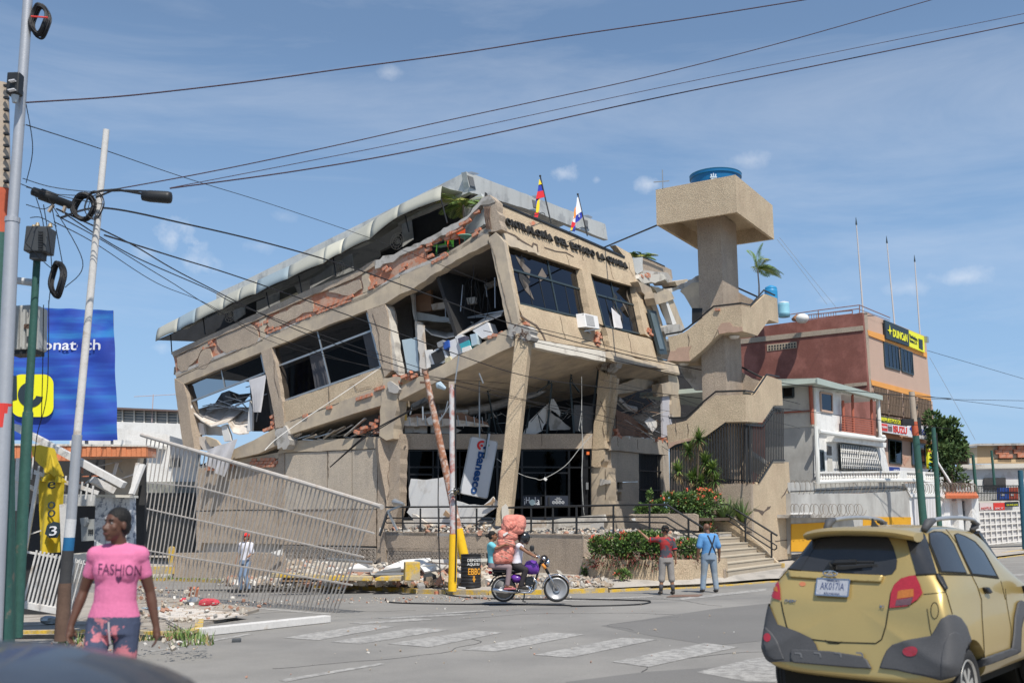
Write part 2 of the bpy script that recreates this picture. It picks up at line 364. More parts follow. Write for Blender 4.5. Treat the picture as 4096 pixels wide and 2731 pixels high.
for (x,y,a,n) in ((-1,20,.3,16),(2,17,2.2,14),(-3,13,.8,18),(1.5,12,1.3,14),(4.5,22,2.8,18),(-6,22,.1,16),(0,9.5,.5,10),(6,18,1.9,14)):
    mb=MB(); p=V((x,y,0))
    for i in range(n):
        a+=rnd(-.5,.5); r_=p+V((math.cos(a),math.sin(a),0))*rnd(.15,.4); mb.bar(V((p.x,p.y,GZ(p.x,p.y)+.0135)),V((r_.x,r_.y,GZ(r_.x,r_.y)+.0135)),rnd(.006,.02),.004); p=r_
    ob('road_crack',mb,CRK,kind='structure')
PATCH=mat('asphalt_patch',(.175,.168,.158),.08,.5,70,.2,.35,90,rough=.9)
mb=MB(); P=[gr(*p) for p in q('W',1380,1438,1500,1420,1640,1399,1780,1385,1780,1470,1640,1484,1500,1462)]; mb.add([p+UP*.0145 for p in P],[tuple(range(len(P)))]); ob('road_patch',mb,PATCH,kind='structure')
mb=MB(); P=[gr(*p) for p in q('W',1300,1568,1480,1545,1700,1530,1780,1540,1780,1600,1300,1600)]; mb.add([p+UP*.0145 for p in P],[tuple(range(len(P)))]); ob('road_patch',mb,PATCH,kind='structure')
# ================= collapsed main building =================
BLD=thing('collapsed_office_building','tan three storey office building broken and leaning to the left with torn open corner','building',AB(0,0,.3))
def bp(name,mb,m,parent=None,**k): return ob(name,mb,m,parent or BLD,**k)
D14=eR
# --- left facade: roof beam, coping, infill, stucco patches
bp('roof_beam',slab(PL,'E',(205,985,640,810,900,690,1290,510,1700,330,1960,215,1960,346,1840,422,1700,470,950,765,870,800,265,1050,205,1062),.42,j=1.5,seg=40),BEAM)
bp('roof_beam',slab(PL,'G',(196,980,420,895,640,760,800,650,885,598,885,735,640,860,270,1100,196,1130),.42,j=3,seg=25),BEAM)
bp('coping',slab(PL,'E',(165,800,850,490,1220,320,1590,180,1764,75,1768,120,1590,225,1230,372,860,540,420,728,185,838),.34,o=-.05,j=2,seg=30),STUCG)
bp('coping',slab(PL,'G',(-1,868,350,725,600,580,680,540,750,490,800,430,840,375,900,360,945,405,890,425,830,430,790,470,720,545,600,640,480,700,400,735,0,935),.3,o=-.06,j=5,seg=18),CONC,label='cracked and bent concrete coping at the corner')
bp('corner_capital',slab(PL,'G',(835,375,900,355,950,400,955,440,990,620,940,640,885,640,862,560,850,460),.42,o=-.03,j=5,seg=18),STUCG)
for x in range(6):
    bp('reinforcing_bar',MB().tube([hit(q('G',858+x*9,440)[0],offp(PL,-.06)),hit(q('G',862+x*8+rnd(-6,6),520)[0],offp(PL,-.13)),hit(q('G',872+x*8,620)[0],offp(PL,-.06))],.012,5),mat('rusty_steel',(.12,.07,.05),.3,5,40,.2,.2))
bp('parapet_wall',slab(PL,'E',(185,838,420,728,860,540,1230,372,1590,225,1768,120,1764,300,1700,330,1290,510,900,690,640,810,215,985),.15,o=.06,j=2),BRKD)
bp('parapet_wall',slab(PL,'G',(0,935,380,750,400,820,425,895,196,985,0,1075),.15,o=.06,j=3),BRKD)
for co in [(203,826,300,786,400,740,470,700,496,730,462,760,400,792,372,850,330,890,290,940,240,952,213,925),(375,868,402,800,470,765,486,850,450,905,430,930,385,925),(522,690,640,640,775,572,815,600,845,640,850,690,822,742,700,782,600,808,562,785,530,745),
 (920,548,1100,455,1235,385,1268,400,1275,482,1200,492,1150,530,1080,562,1000,602,942,614,915,585),(1400,312,1500,280,1640,228,1655,300,1600,345,1560,362,1470,335,1400,330),(860,545,915,520,905,690,868,705),(1660,200,1720,178,1712,320,1668,335)]:
    bp('plaster_patch',slab(PL,'E',co,.07,o=-.01,j=5,seg=16),STUCG if len(co)>8 else BEAM)
# exposed clay blocks
_bm={}
def brick_mesh(w,h,d):
    k=(round(w,2),round(h,2),round(d,2))
    if k not in _bm:
        me=MB().box((0,0,0),(w,d,h)).mesh('brick'); fixn(me); me.materials.append(BRK); _bm[k]=me
    return _bm[k]
def inpoly(x,y,P):
    c=False; n=len(P)
    for i in range(n):
        x1,y1=P[i]; x2,y2=P[(i+1)%n]
        if (y1>y)!=(y2>y) and x<(x2-x1)*(y-y1)/(y2-y1)+x1: c=not c
    return c
def bricks(parent,pl,vw,co,o=0,w=.27,h=.13,d=.14,tilt=None,skip=.12,loose=.02,rot=.06):
    """courses of clay blocks filling a broken patch of wall"""
    P=[hit(x,offp(pl,o)) for x in q(vw,*co)]
    c=sum(P,V((0,0,0)))/len(P); n=pl[1]
    e1=(tilt-n*tilt.dot(n)).normalized() if tilt else n.cross(UP).normalized()
    e2=n.cross(e1).normalized(); 
    if e2.z<0: e2=-e2
    pp=[((p-c).dot(e1),(p-c).dot(e2)) for p in P]
    x0=min(p[0] for p in pp); x1=max(p[0] for p in pp); y0=min(p[1] for p in pp); y1=max(p[1] for p in pp)
    me=brick_mesh(w-.015,h-.015,d); row=0; y=y0+h/2
    base=Mx((e1,n,e2)).transposed().to_4x4()
    while y<y1:
        x=x0+(w/2 if row%2 else 0)
        while x<x1+w/2:
            if inpoly(x,y,pp) and random.random()>skip:
                b=bpy.data.objects.new('brick',me); COL.objects.link(b); b.parent=parent
                p=c+e1*x+e2*y+n*(rnd(-loose,loose*2))
                b.matrix_basis=Mx.Translation(p-WO[parent])@base@Mx.Rotation(rnd(-rot,rot),4,'Y')@Mx.Rotation(rnd(-rot,rot),4,'Z')
            x+=w
        y+=h; row+=1
tl=(hit((1000,1100),PL)-hit((700,1230),PL)); tr_=(hit((1900,1000),PL)-hit((1700,1100),PL))
for co in [(1095,555,1265,490,1270,520,1110,585),(1290,480,1590,355,1590,400,1300,505),(905,625,1080,580,1085,600,905,668),(1735,270,1764,262,1764,300,1700,325),(470,690,510,690,510,750,462,760),(1365,305,1405,300,1405,335,1370,345),(430,740,480,720,480,748,400,790),(900,530,918,530,916,600,900,600),(830,570,880,560,870,600,835,600)]:
    bricks(BLD,PL,'E',co,o=.03,tilt=tl)
for co in [(385,745,470,715,455,770,425,870,400,800),(425,885,560,800,580,835,430,900),(560,660,750,520,745,570,590,700),(750,490,830,460,835,480,760,520),(745,670,830,610,835,635,750,700),(380,740,560,670,600,640,590,690,470,720),(300,780,380,735,380,760,230,830),(65,920,125,905,120,950,70,960),(170,920,250,890,245,940,175,950)]:
    bricks(BLD,PL,'G',co,o=.03,tilt=tr_,loose=.04,rot=.15)
# --- columns of the left facade
bp('column',slab(PL,'E',(192,1005,262,1052,290,1150,318,1350,350,1560,262,1560,225,1300,195,1075),.55,o=-.03,j=1),STUCG)
bp('column',slab(PL,'E',(870,800,950,765,990,920,1035,1185,1052,1380,985,1395,960,1230,935,1100),.5,o=-.03,j=2),STUCG)
bp('column',slab(PL,'E',(1700,470,1840,425,1862,520,1897,940,1835,1000,1815,915),.6,o=-.04,j=2),STUCG)
bp('column',slab(PL,'E',(1846,430,1868,470,1952,980,1905,940),.4,o=.04,j=2),CONCL)
bp('column',slab(PL,'F',(60,388,200,384,165,480,160,600,132,835,85,852,32,818,40,600,50,470),.6,o=-.05,j=3),BEAM,label='broken lower column hanging below the slab')
bp('corner_column',slab(PL,'G',(885,690,945,645,1010,720,1130,1372,1120,1400,1040,1405,985,1130,910,770),.18,o=-.05,j=1,vec=eR),BEAM)
bp('corner_column',slab(PL,'G',(950,660,1000,716,1135,1370,1108,1400),.34,o=.15,vec=eR,j=1),STUC)
bp('slab_joint',slab(PL,'F',(985,10,1040,-10,1110,0,1150,40,1148,110,1095,118,1050,60,1020,100,990,80),.5,o=-.08,j=9,seg=10),CONC,label='shattered grey concrete joint above the corner column')
bp('slab_joint',slab(PL,'D',(880,30,935,0,968,60,970,130,945,170,890,165,878,110),.5,o=-.12,j=9,seg=10),CONC)
bp('slab_joint',slab(PL,'F',(85,430,120,415,160,450,170,500,130,500,95,470),.5,o=-.15,j=9,seg=10),CONC)
# --- slabs
bp('floor_slab',slab(PL,'E',(1050,1352,1300,1255,1600,1150,1840,1058,1822,1215,1600,1280,1300,1380,1078,1450),11,o=0,vec=eR,j=1.5,seg=60),BEAM)
bp('floor_slab',slab(PL,'D',(470,262,560,180,720,105,880,18,990,-30,985,60,905,130,760,195,560,240,480,282),11,o=0.02,vec=eR,j=2,seg=50),BEAM)
bp('floor_slab',slab(PL,'F',(158,470,380,350,700,185,970,35,1015,60,1035,150,800,258,600,350,400,445,180,555),15.,o=0,vec=eR,j=2,seg=60),BEAM)
bp('spandrel_wall',slab(PL,'E',(1042,1190,1300,1102,1560,1015,1812,920,1835,1000,1832,1055,1720,1105,1600,1160,1400,1220,1200,1300,1075,1350,1048,1350),.2,o=.02,j=2),STUC)
bricks(BLD,PL,'E',(1600,1165,1720,1115,1835,1060,1835,1085,1720,1140,1600,1190),o=-.03,tilt=tl)
bricks(BLD,PL,'E',(1180,1300,1220,1290,1225,1310,1185,1320),o=-.02,tilt=tl); bricks(BLD,PL,'E',(1370,1240,1430,1215,1430,1240,1370,1258),o=-.02,tilt=tl)
bricks(BLD,PL,'E',(870,1410,985,1350,985,1385,940,1410),o=.1,tilt=tl,rot=.3); bricks(BLD,PL,'E',(950,1290,985,1290,990,1380,950,1385),o=.1,tilt=tl,rot=.3)
bricks(BLD,PL,'F',(125,400,300,340,320,350,330,375,150,440),o=.02,tilt=tr_,loose=.12,rot=.4); bricks(BLD,PL,'F',(820,95,960,30,970,45,830,115),o=.03,tilt=tr_,rot=.3,loose=.08,w=.2)
bricks(BLD,PL,'F',(120,340,160,335,165,400,125,400),o=-.02,tilt=tr_,rot=.3,loose=.08); bricks(BLD,PL,'F',(0,460,60,440,60,470,0,495),o=-.03,tilt=tr_,rot=.2)
# ceilings and inner walls: the dark rooms behind the openings
_rl=[hit(p,offp(PL,.1)) for p in q('E',190,900,870,610,1700,300)+q('G',196,960,640,760,890,590)]
mb=MB(); mb.prism([p-UP*.1 for p in _rl]+[p-UP*.45 for p in _rl[::-1]],eR*14.4); bp('roof_slab',mb,mat('ceiling_dark',(.14,.13,.12),.2,1,20,.1,.1))
_w=[hit(p,PL) for p in q('E',300,1100,870,800,1700,470)+q('G',196,1130,890,730)]
_f=[hit(p,PL) for p in q('F',1000,80,380,370,160,480)+q('E',1830,1150,1050,1420)+q('E',800,1480)]
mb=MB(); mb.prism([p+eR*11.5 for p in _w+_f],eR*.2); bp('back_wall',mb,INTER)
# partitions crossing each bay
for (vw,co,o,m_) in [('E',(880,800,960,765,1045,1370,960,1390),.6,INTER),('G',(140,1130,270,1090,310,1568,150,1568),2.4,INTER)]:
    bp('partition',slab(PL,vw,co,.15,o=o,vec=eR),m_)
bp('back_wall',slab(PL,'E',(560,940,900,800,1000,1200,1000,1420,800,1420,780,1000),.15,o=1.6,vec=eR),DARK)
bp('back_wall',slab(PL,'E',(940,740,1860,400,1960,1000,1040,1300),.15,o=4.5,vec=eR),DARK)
# --- left windows
def window(pl,vw,quad,tran,mull,fw=.09,glass=GLASS,skip=(),o=.18,name='window',fm=None,fr=True):
    """frame, transom/mullion bars and one pane per opening. quad=tl,tr,br,bl pixel coords; tran: rows t; mull: cols s"""
    c=q(vw,*quad); P=[hit(x,offp(pl,o)) for x in c]
    def bi(s_,t_): return (P[0]*(1-s_)+P[1]*s_)*(1-t_)+(P[3]*(1-s_)+P[2]*s_)*t_
    fm=fm or ALU
    mb=MB()
    if fr:
        for a,b in ((0,1),(1,2),(2,3),(3,0)): mb.bar(P[a],P[b],fw,fw*.8,up=pl[1])
    W_=bp(name,mb,fm)
    for t_ in tran: ob('frame_bar',MB().bar(bi(0,t_),bi(1,t_),fw,fw,up=pl[1]),fm,W_)
    for s_ in mull: ob('frame_bar',MB().bar(bi(s_,0),bi(s_,1),fw*.8,fw*.75,up=pl[1]),fm,W_)
    S_=[0]+list(mull)+[1]; T_=[0]+list(tran)+[1]
    for i in range(len(S_)-1):
        for j in range(len(T_)-1):
            if (i,j) in skip: continue
            a,b,c_,d=bi(S_[i],T_[j]),bi(S_[i+1],T_[j]),bi(S_[i+1],T_[j+1]),bi(S_[i],T_[j+1])
            cc=(a+b+c_+d)/4; tw=pl[1]*rnd(-.012,.012)
            ob('pane',MB().add([a+tw,b,c_-tw,d],[(0,1,2,3)]),glass,W_)
    return W_,bi
window(PL,'E',(950,772,1700,476,1812,915,1042,1185),[.36],[.5],fw=.08)
window(PL,'E',(268,1058,870,806,903,962,292,1200),[],[.5],fw=.08)
CURT=mat('curtain_cloth',(.62,.60,.60),.1,2,30,.03,.15,8,rough=.95)
def cloth(pl,vw,tl,tr,br,bl,o,amp=.04,nx=10,ny=8,fold=5):
    P=[hit(x,offp(pl,o)) for x in q(vw,*tl,*tr,*br,*bl)]; mb=MB(); g=[]
    for j in range(ny+1):
        for i in range(nx+1):
            s_=i/nx; t_=j/ny; p=(P[0]*(1-s_)+P[1]*s_)*(1-t_)+(P[3]*(1-s_)+P[2]*s_)*t_
            p=p+pl[1]*(amp*math.sin(s_*fold*PI*2+t_*2)*(.5+t_)); g.append(p)
    mb.add(g,[(j*(nx+1)+i,j*(nx+1)+i+1,(j+1)*(nx+1)+i+1,(j+1)*(nx+1)+i) for j in range(ny) for i in range(nx)]); return mb
ob('curtain',cloth(PL,'E',(775,1018),(912,975),(862,1270),(815,1270),-.0),CURT,label='torn white curtain hanging out of the leftmost broken window',cat='curtain',smooth=True)
ob('curtain',cloth(PL,'E',(1250,830),(1348,795),(1410,1050),(1290,1092),.5),CURT,label='white curtain behind the middle of the wide dark window',cat='curtain',smooth=True)
ob('curtain',cloth(PL,'E',(1668,670),(1742,640),(1800,910),(1722,932),.45),CURT,label='white curtain at the right edge of the wide dark window',cat='curtain',smooth=True)
ob('cloth_sheet',cloth(PL,'D',(400,170),(610,95),(500,360),(380,255),-.25,amp=.1,fold=2),CURT,label='pale torn sheet draped over the broken slab edge at the left',cat='sheet',smooth=True)
bp('window_jamb',slab(PL,'E',(297,1205,318,1215,340,1440,325,1440),.1,o=.1),WHT)
bp('window_jamb',slab(PL,'E',(780,1180,803,1250,800,1415,760,1420),.1,o=.3),WHT)
# --- sagging ceiling boards and clutter in the left bay
def sag(pl,vw,top,bot,o1,o2,m,name='ceiling_board',th=.05,parent=None,**k):
    a=[hit(x,offp(pl,o1)) for x in q(vw,*top)]; b=[hit(x,offp(pl,o2)) for x in q(vw,*bot)]; n=len(a)
    mb=MB(); d=V((0,0,-th)); mb.add(a+b+[x+d for x in a]+[x+d for x in b],[(i,i+1,n+i+1,n+i) for i in range(n-1)]+[(2*n+i,3*n+i,3*n+i+1,2*n+i+1) for i in range(n-1)]+[(i,2*n+i,2*n+i+1,i+1) for i in range(n-1)]+[(n+i,n+i+1,3*n+i+1,3*n+i) for i in range(n-1)]+[(0,n,3*n,2*n),(n-1,3*n-1,4*n-1,2*n-1)])
    return ob(name,mb,m,parent or BLD)
sag(PL,'E',(470,1215,560,1200,640,1230,760,1230),(330,1262,400,1330,480,1378,610,1345),2.2,.2,OFFW)
sag(PL,'E',(620,1260,700,1240,780,1230,800,1250),(610,1345,650,1425,700,1440,775,1430),2.0,.25,OFFW)
sag(PL,'E',(560,1120,620,1100,700,1130,790,1120),(500,1215,600,1240,650,1200,740,1180),3.2,2.0,INTER)
for co,o_,m_ in [((345,1345,420,1360,430,1445,360,1440),.4,WHT),((380,1330,560,1390,570,1450,385,1450),.8,WHT),((560,1375,600,1365,635,1490,580,1500),.3,WHT),((355,1470,430,1455,500,1568,420,1568),.3,OFFW),((430,1455,520,1490,560,1540,470,1540),.2,BEAM)]:
    bp('partition_board',slab(PL,'E',co,.12,o=o_,j=3),m_)
for a in [(300,1210,560,1110),(420,1160,600,1260),(540,1110,540,1230),(360,1190,520,1230),(500,1230,720,1100),(640,1060,760,1010),(805,830,690,1330),(560,1200,700,1130),(330,1235,470,1190),(480,1130,620,1170)]:
    p=on(PL,'E',*a); bp('ceiling_rail',MB().bar(p[0]+PL[1]*.8,p[1]+PL[1]*rnd(.6,2),.035),STEEL)
# --- open corner bay: desks, cabinets and a hanging ceiling
sag(PL,'G',(365,1360,430,1400,560,1430,700,1420),(380,1385,440,1440,560,1468,680,1440),2.5,1.0,OFFW)
sag(PL,'G',(700,1400,800,1350,900,1290,1010,1260),(640,1455,760,1400,860,1345,990,1290),1.6,.5,OFFW)
for co,o_,m_,n_ in [((300,1265,760,1345,740,1400,560,1350,305,1330),1.8,GREY,'fallen_duct'),((440,1210,780,1150,785,1200,450,1255),1.9,OFFW,'ceiling_bulkhead'),((700,1110,945,1020,945,1060,710,1150),3.5,OFFW,'ceiling_bulkhead'),
   ((295,1080,440,1075,440,1260,300,1270),2.0,mat('board_brown',(.33,.20,.13),.1,1,20,.05),'partition_board'),((272,1100,298,1095,315,1340,300,1300),1.6,WHT,'partition_board'),
   ((312,1340,362,1350,385,1568,320,1568),.9,OFFW,'partition_board')]:
    bp(n_,slab(PL,'G',co,.14,o=o_,j=1.5),m_)
for co in [(345,1080,360,1262),(412,1080,430,1262),(310,1275,960,1225),(330,1290,990,1170),(440,1215,450,1260)]:
    p=on(PL,'G',*co); bp('ceiling_rail',MB().bar(p[0]+PL[1]*1.7,p[1]+PL[1]*1.6,.04),STEEL)
bp('partition_board',slab(PL,'F',(310,0,355,0,385,340,395,385,335,385),.12,o=.35,j=3),OFFW)
LBLUE=mat('pale_blue_panel',(.40,.50,.56),.05,1,20,.03,0)
for co,o_,m_ in [((198,110,310,90,325,335,240,350),.5,LBLUE),((360,185,420,180,430,300,375,325),.35,WHT)]: bp('partition_board',slab(PL,'F',co,.05,o=o_),m_)
def itm(name,vw,co,th,o,m,label,cat,group=None,pl=PL,j=0): return ob(name,slab(pl,vw,co,th,o=o,j=j),m,label=label,cat=cat,group=group)
CAB=mat('cabinet_white',(.66,.66,.66),.05,1,20,.03,0)
for co,l_,w0 in [((400,205,500,150,540,255,440,320),'open white cabinet tipped over at the left of the torn open corner office',1),((590,85,640,70,665,190,625,215),'narrow white cabinet beside the boxes in the torn open corner office',0),((540,120,600,95,620,215,560,255),'white cabinet with closed side in the torn open corner office',0),((720,40,830,-20,865,70,790,100),'tall white cabinet at the right of the torn open corner office',0)]:
    t=thing('cabinet',l_,'cabinet',hit(q('F',*co[4:6])[0],offp(PL,.4)),'cabinets in the broken corner office')
    ob('side_panel',slab(PL,'F',co,.5,o=.3),CAB,t)
    if w0: ob('inside_panel',slab(PL,'F',(412,212,490,168,520,250,445,300),.02,o=.27),DARK,t)
itm('printer_box','F',(622,140,690,110,712,180,645,205),.4,.18,mat('teal_box',(.05,.35,.40),.1,2,20,.05,0),'teal and white carton near the edge of the broken corner office','carton')
itm('printer_box','F',(640,170,700,150,712,180,645,205),.05,.12,WHT,'white lower face of the carton in the corner office','carton')
for co,m_,l_ in [((455,130,500,110,515,145,465,170),mat('grey_plastic',(.25,.26,.27),0,1,1,0,0),'small grey machine on the tipped cabinet'),((500,130,540,110,545,160,510,180),mat('blue_bag',(.03,.09,.35),0,1,1,0,0),'blue plastic bag beside the tipped cabinet'),((610,100,660,80,668,130,622,140),mat('dark_box',(.08,.08,.12),0,1,1,0,0),'dark box standing on the teal carton'),((700,70,745,60,755,140,715,155),LBLUE,'pale blue binder stack beside the tall white cabinet'),((410,290,490,280,480,320,415,325),BLKM,'black heap of cables at the slab edge'),((515,250,550,230,565,260,520,280),mat('mixed_paper',(.5,.45,.3),.3,8,20,.1,0),'heap of papers at the slab edge')]:
    itm('office_clutter','F',co,.3,.2,m_,l_,'office item',j=2)
for i in range(14):
    p=on(PL,'G',rnd(500,950),rnd(860,1000),0,0)[0]+PL[1]*rnd(.5,3); r=[p]; 
    for k in range(5): r.append(r[-1]+V((rnd(-.1,.1),rnd(-.1,.1),-rnd(.15,.4))))
    bp('loose_cable',MB().tube(r,.012,5),BLKM)
for co in [(545,1010,550,1230),(800,950,825,1200),(730,1020,760,1110),(820,880,930,1100)]:
    p=on(PL,'G',*co); bp('conduit',MB().tube([p[0]+PL[1]*1.2,p[1]+PL[1]*1.],.025,6),STEEL)
# --- right facade
RF=[]
bp('fascia',slab(PR,'S',q('G',940,395,1200,500,1500,640,1960,842)+q('H',120,745,240,812,255,850,275,960,282,1020,275,1075,120,1030)+q('G',1690,968,1620,938,1300,830,1005,732,990,640,985,600,955,440),.3,o=0,j=1.2,seg=50,vec=dL),STUC)
bp('fascia_trim',slab(PR,'G',(940,392,1500,630,1960,832,1960,846,1500,645,940,406),.4,o=-.05,vec=dL),BLKM)
bp('plaster_patch',slab(PR,'G',(1000,640,1100,680,1150,720,1230,765,1240,740,1270,750,1290,800,1300,828,1005,730),.05,o=-.045,j=4,seg=12,vec=dL),BEAM)
bp('crack_line',slab(PR,'G',(1000,625,1100,665,1150,705,1230,752,1240,725,1275,740,1282,800,1276,800,1268,750,1246,738,1238,764,1150,718,1100,678,1000,635),.02,o=-.06,vec=dL),mat('crack_dark',(.12,.09,.07),0,1,1,0,0))
bp('crack_line',slab(PR,'G',(1330,760,1420,790,1500,800,1560,835,1560,840,1500,808,1420,797,1330,767),.02,o=-.02,vec=dL),MC['crack_dark'])
bp('fascia_scar',slab(PR,'G',(1210,570,1240,555,1265,570,1230,600),.03,o=-.01,j=3,vec=dL),BRK)
bp('pilaster',slab(PR,'G',(1620,935,1690,968,1790,1372,1705,1345),.4,o=-.08,vec=dL,j=1),STUC)
bp('pilaster',slab(PR,'H',(275,1075,282,1010,320,1045,385,1200,450,1450,470,1568,440,1500,352,1440),.4,o=-.06,vec=dL,j=1.5),STUC)
bp('spandrel_wall',slab(PR,'S',q('G',1120,1205,1250,1235,1390,1275,1560,1310,1700,1345,1785,1380)+q('F',1660,60,1700,190,1600,172,1400,140,1160,95),.25,o=0,vec=dL,j=2,seg=25),STUC)
bp('spandrel_wall',slab(PR,'I',(30,12,160,45,300,82,330,130,372,232,330,222,180,175,60,142,45,60),.25,o=-.02,vec=dL,j=1.5),STUC)
bp('slab_edge',slab(PR,'F',(1158,100,1400,145,1600,178,1700,195,1700,268,1450,222,1180,165),.3,o=-.05,vec=dL,j=1.5),CONCL)
bp('slab_edge',slab(PR,'I',(30,150,70,148,230,195,385,235,395,250,235,232,80,208,40,190),.3,o=-.05,vec=dL,j=2),BEAM)
bp('crack_line',slab(PR,'G',(1140,1290,1200,1330,1270,1370,1320,1440,1350,1510,1340,1512,1310,1445,1262,1380,1195,1340,1140,1302),.02,o=-.02,vec=dL),MC['crack_dark'])
bricks(BLD,PR,'G',(1730,1420,1765,1430,1775,1530,1725,1530),o=-.03,rot=.2); bricks(BLD,PR,'G',(1155,1350,1210,1365,1215,1385,1155,1370),o=-.02); bricks(BLD,PR,'G',(930,455,985,480,1000,610,945,590),o=-.06,rot=.2,w=.22,h=.1)
bricks(BLD,PR,'H',(375,1395,410,1405,410,1450,380,1450),o=-.1,rot=.3); 
# windows of the right facade, with broken shards
REF=GLASSB
DKF=mat('dark_window_frame',(.035,.05,.055),0,1,1,0,0,rough=.4)
for quad,tr2,mu,sk in [((1005,735,1620,940,1695,1332,1108,1200),[.43],[.52],()),((1690,972,2036,1085,2108,1448,1800,1382),[.40],[.42],((0,1),))]:
    W_,bi=window(PR,'G',quad,tr2,mu,fw=.085,glass=REF,o=.2,fm=DKF)
    for s_ in (.2,.36,.70,.86):
        ob('frame_bar',MB().bar(bi(s_,tr2[0]),bi(s_,1),.035,.035,up=PR[1]),BLKM,W_)
    for k in range(5):
        s0=rnd(.08,.85); t0=rnd(.05,.6); c_=[bi(s0+rnd(-.07,.07),t0+rnd(-.03,.03)),bi(s0+rnd(.03,.12),t0+rnd(.05,.2)),bi(s0+rnd(0,.1),t0+rnd(.2,.38)),bi(s0-rnd(0,.03),t0+rnd(.1,.2))]
        mbx=MB(); mbx.prism([x-PR[1]*.012 for x in c_],PR[1]*.006); ob('glass_hole',mbx,DARK if k%2 else mat('dusty_glass',(.16,.13,.10),.2,2,20,.1,0,rough=.3),W_)
# curtains behind the second window
ob('curtain',cloth(PR,'G',(1750,1160),(1830,1190),(1880,1380),(1810,1370),.5),mat('grey_curtain',(.3,.29,.3),.1,2,20,.05,0),label='grey curtain behind the right office window',cat='curtain',smooth=True)
ob('cloth_sheet',cloth(PR,'H',(88,1235),(160,1300),(175,1400),(120,1390),.1),CURT,label='white paper sheet showing through the broken right office window',cat='sheet',smooth=True)
# rooms behind right facade
mb=MB(); c_=[hit(p,PR) for p in q('G',1000,740,1620,940,1960,1060)+q('H',270,1075,440,1480)+q('F',1700,100,1160,60)]
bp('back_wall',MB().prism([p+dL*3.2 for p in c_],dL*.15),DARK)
# leaning dark door frame in the gap at the right end
t_=bp('door_frame',slab(PR,'H',(380,1252,440,1262,530,1600,470,1600),.1,o=-.25,vec=dL),DKF); ob('pane',slab(PR,'H',(395,1275,430,1280,505,1560,470,1560),.02,o=-.29,vec=dL),mat('teal_glass',(.10,.13,.14),.2,1,10,.1,0,rough=.15),t_)
# --- letters of the fascia
def textmesh(s_,size=1,ext=.05,off=0,shear=0,sp=1):
    cu=bpy.data.curves.new('t','FONT'); cu.body=s_; cu.size=size; cu.extrude=ext; cu.offset=off; cu.shear=shear; cu.space_character=sp; cu.resolution_u=3
    o=bpy.data.objects.new('t',cu); COL.objects.link(o); dg=bpy.context.evaluated_depsgraph_get(); dg.update()
    me=bpy.data.meshes.new_from_object(o.evaluated_get(dg)); bpy.data.objects.remove(o); bpy.data.curves.remove(cu)
    m=MB(); m.v=[v.co.copy() for v in me.vertices]; m.f=[tuple(p.vertices) for p in me.polygons]; bpy.data.meshes.remove(me); return m
def textbox(s_,o,ex,ey,ez,W=None,H=None,**k):
    """text mesh laid from o along ex (reading) and ey (up), raised along ez; W,H scale it to a size in metres"""
    m=textmesh(s_,**k)
    x0=min(v.x for v in m.v); x1=max(v.x for v in m.v); y0=min(v.y for v in m.v); y1=max(v.y for v in m.v)
    sx=(W/(x1-x0)) if W else 1; sy=(H/(y1-y0)) if H else sx
    if not W: sx=sy
    m.v=[o+ex*((v.x-x0)*sx)+ey*((v.y-y0)*sy)+ez*v.z for v in m.v]; return m
txt="ONTRALORÍA DEL ESTADO LA GUAIRA"
pa,pb=[hit(p,PR) for p in (q('G',1022,592)[0],q('H',212,938)[0])]
ptop=hit(q('G',1024,530)[0],PR); ex=(pb-pa); LL=ex.length; ex.normalize(); ey=(ptop-pa); ey=(ey-ex*ey.dot(ex)).normalized(); en=-PR[1]
adv={'I':.45,'Í':.45,' ':.65,'L':.85,'E':.88,'D':1.05,'O':1.12,'G':1.1,'N':1.05,'A':1.02,'R':.98,'U':1.02,'T':.9,'S':.9}
tot_=sum(adv[c] for c in txt); x=0
LET=mat('letter_charcoal',(.035,.033,.03),.1,2,20,.05,0,rough=.6)
for c in txt:
    w_=adv[c]/tot_*LL
    if c!=' ':
        hh=.30*(1.33 if c=='Í' else 1)
        m_=textbox(c,pa+ex*x+en*.07,ex,ey,en,W=w_*(.62 if c in 'IÍ' else .84),H=hh,ext=.05,off=.03)
        ob('letter',m_,LET,BLD)
    x+=w_
# --- grey penthouse and awning on the roof terrace
c0=AB(3.5,2.5); PGL=vpl(c0,dL); PGR=vpl(c0,dR)
mb=slab(PGL,'S',q('G',715,170,745,330)+q('G',0,640)+q('E',1150,240,528,520,520,335,540,322,600,296,1500,-70)[0:3]+q('E',522,340,600,300)+q('W',560,650,760,556,1000,436),.01)
pts=q('G',716,170,742,330,400,480,0,640)+q('E',1250,210,850,370,525,510,520,338)+q('W',560,646,760,552,1000,432)
bp('penthouse_wall',slab(PGL,'S',pts,.25,o=0,j=1.5,seg=40),GREY)
bp('penthouse_wall',slab(PGR,'S',q('G',716,170,900,240,1250,370,1500,465,1805,582,1826,705,1780,690,1500,580,1250,480,742,330),.25,o=.0,j=1),GREY)
mb=MB(); mb.prism([hit(p,offp(PGL,.3)) for p in q('G',716,172)+q('E',522,345)+q('E',522,365)+q('G',718,190)],eR*9.5); bp('penthouse_roof',mb,GREY)
for co in [(728,200,770,215,790,308,750,292),(1235,390,1262,400,1270,455,1243,445),(1640,545,1668,555,1672,618,1648,608)]:
    bp('wall_panel',slab(PGR,'G',co,.03,o=-.03),mat('grey_dark_panel',(.17,.175,.18),.1,2,10,.05,0))
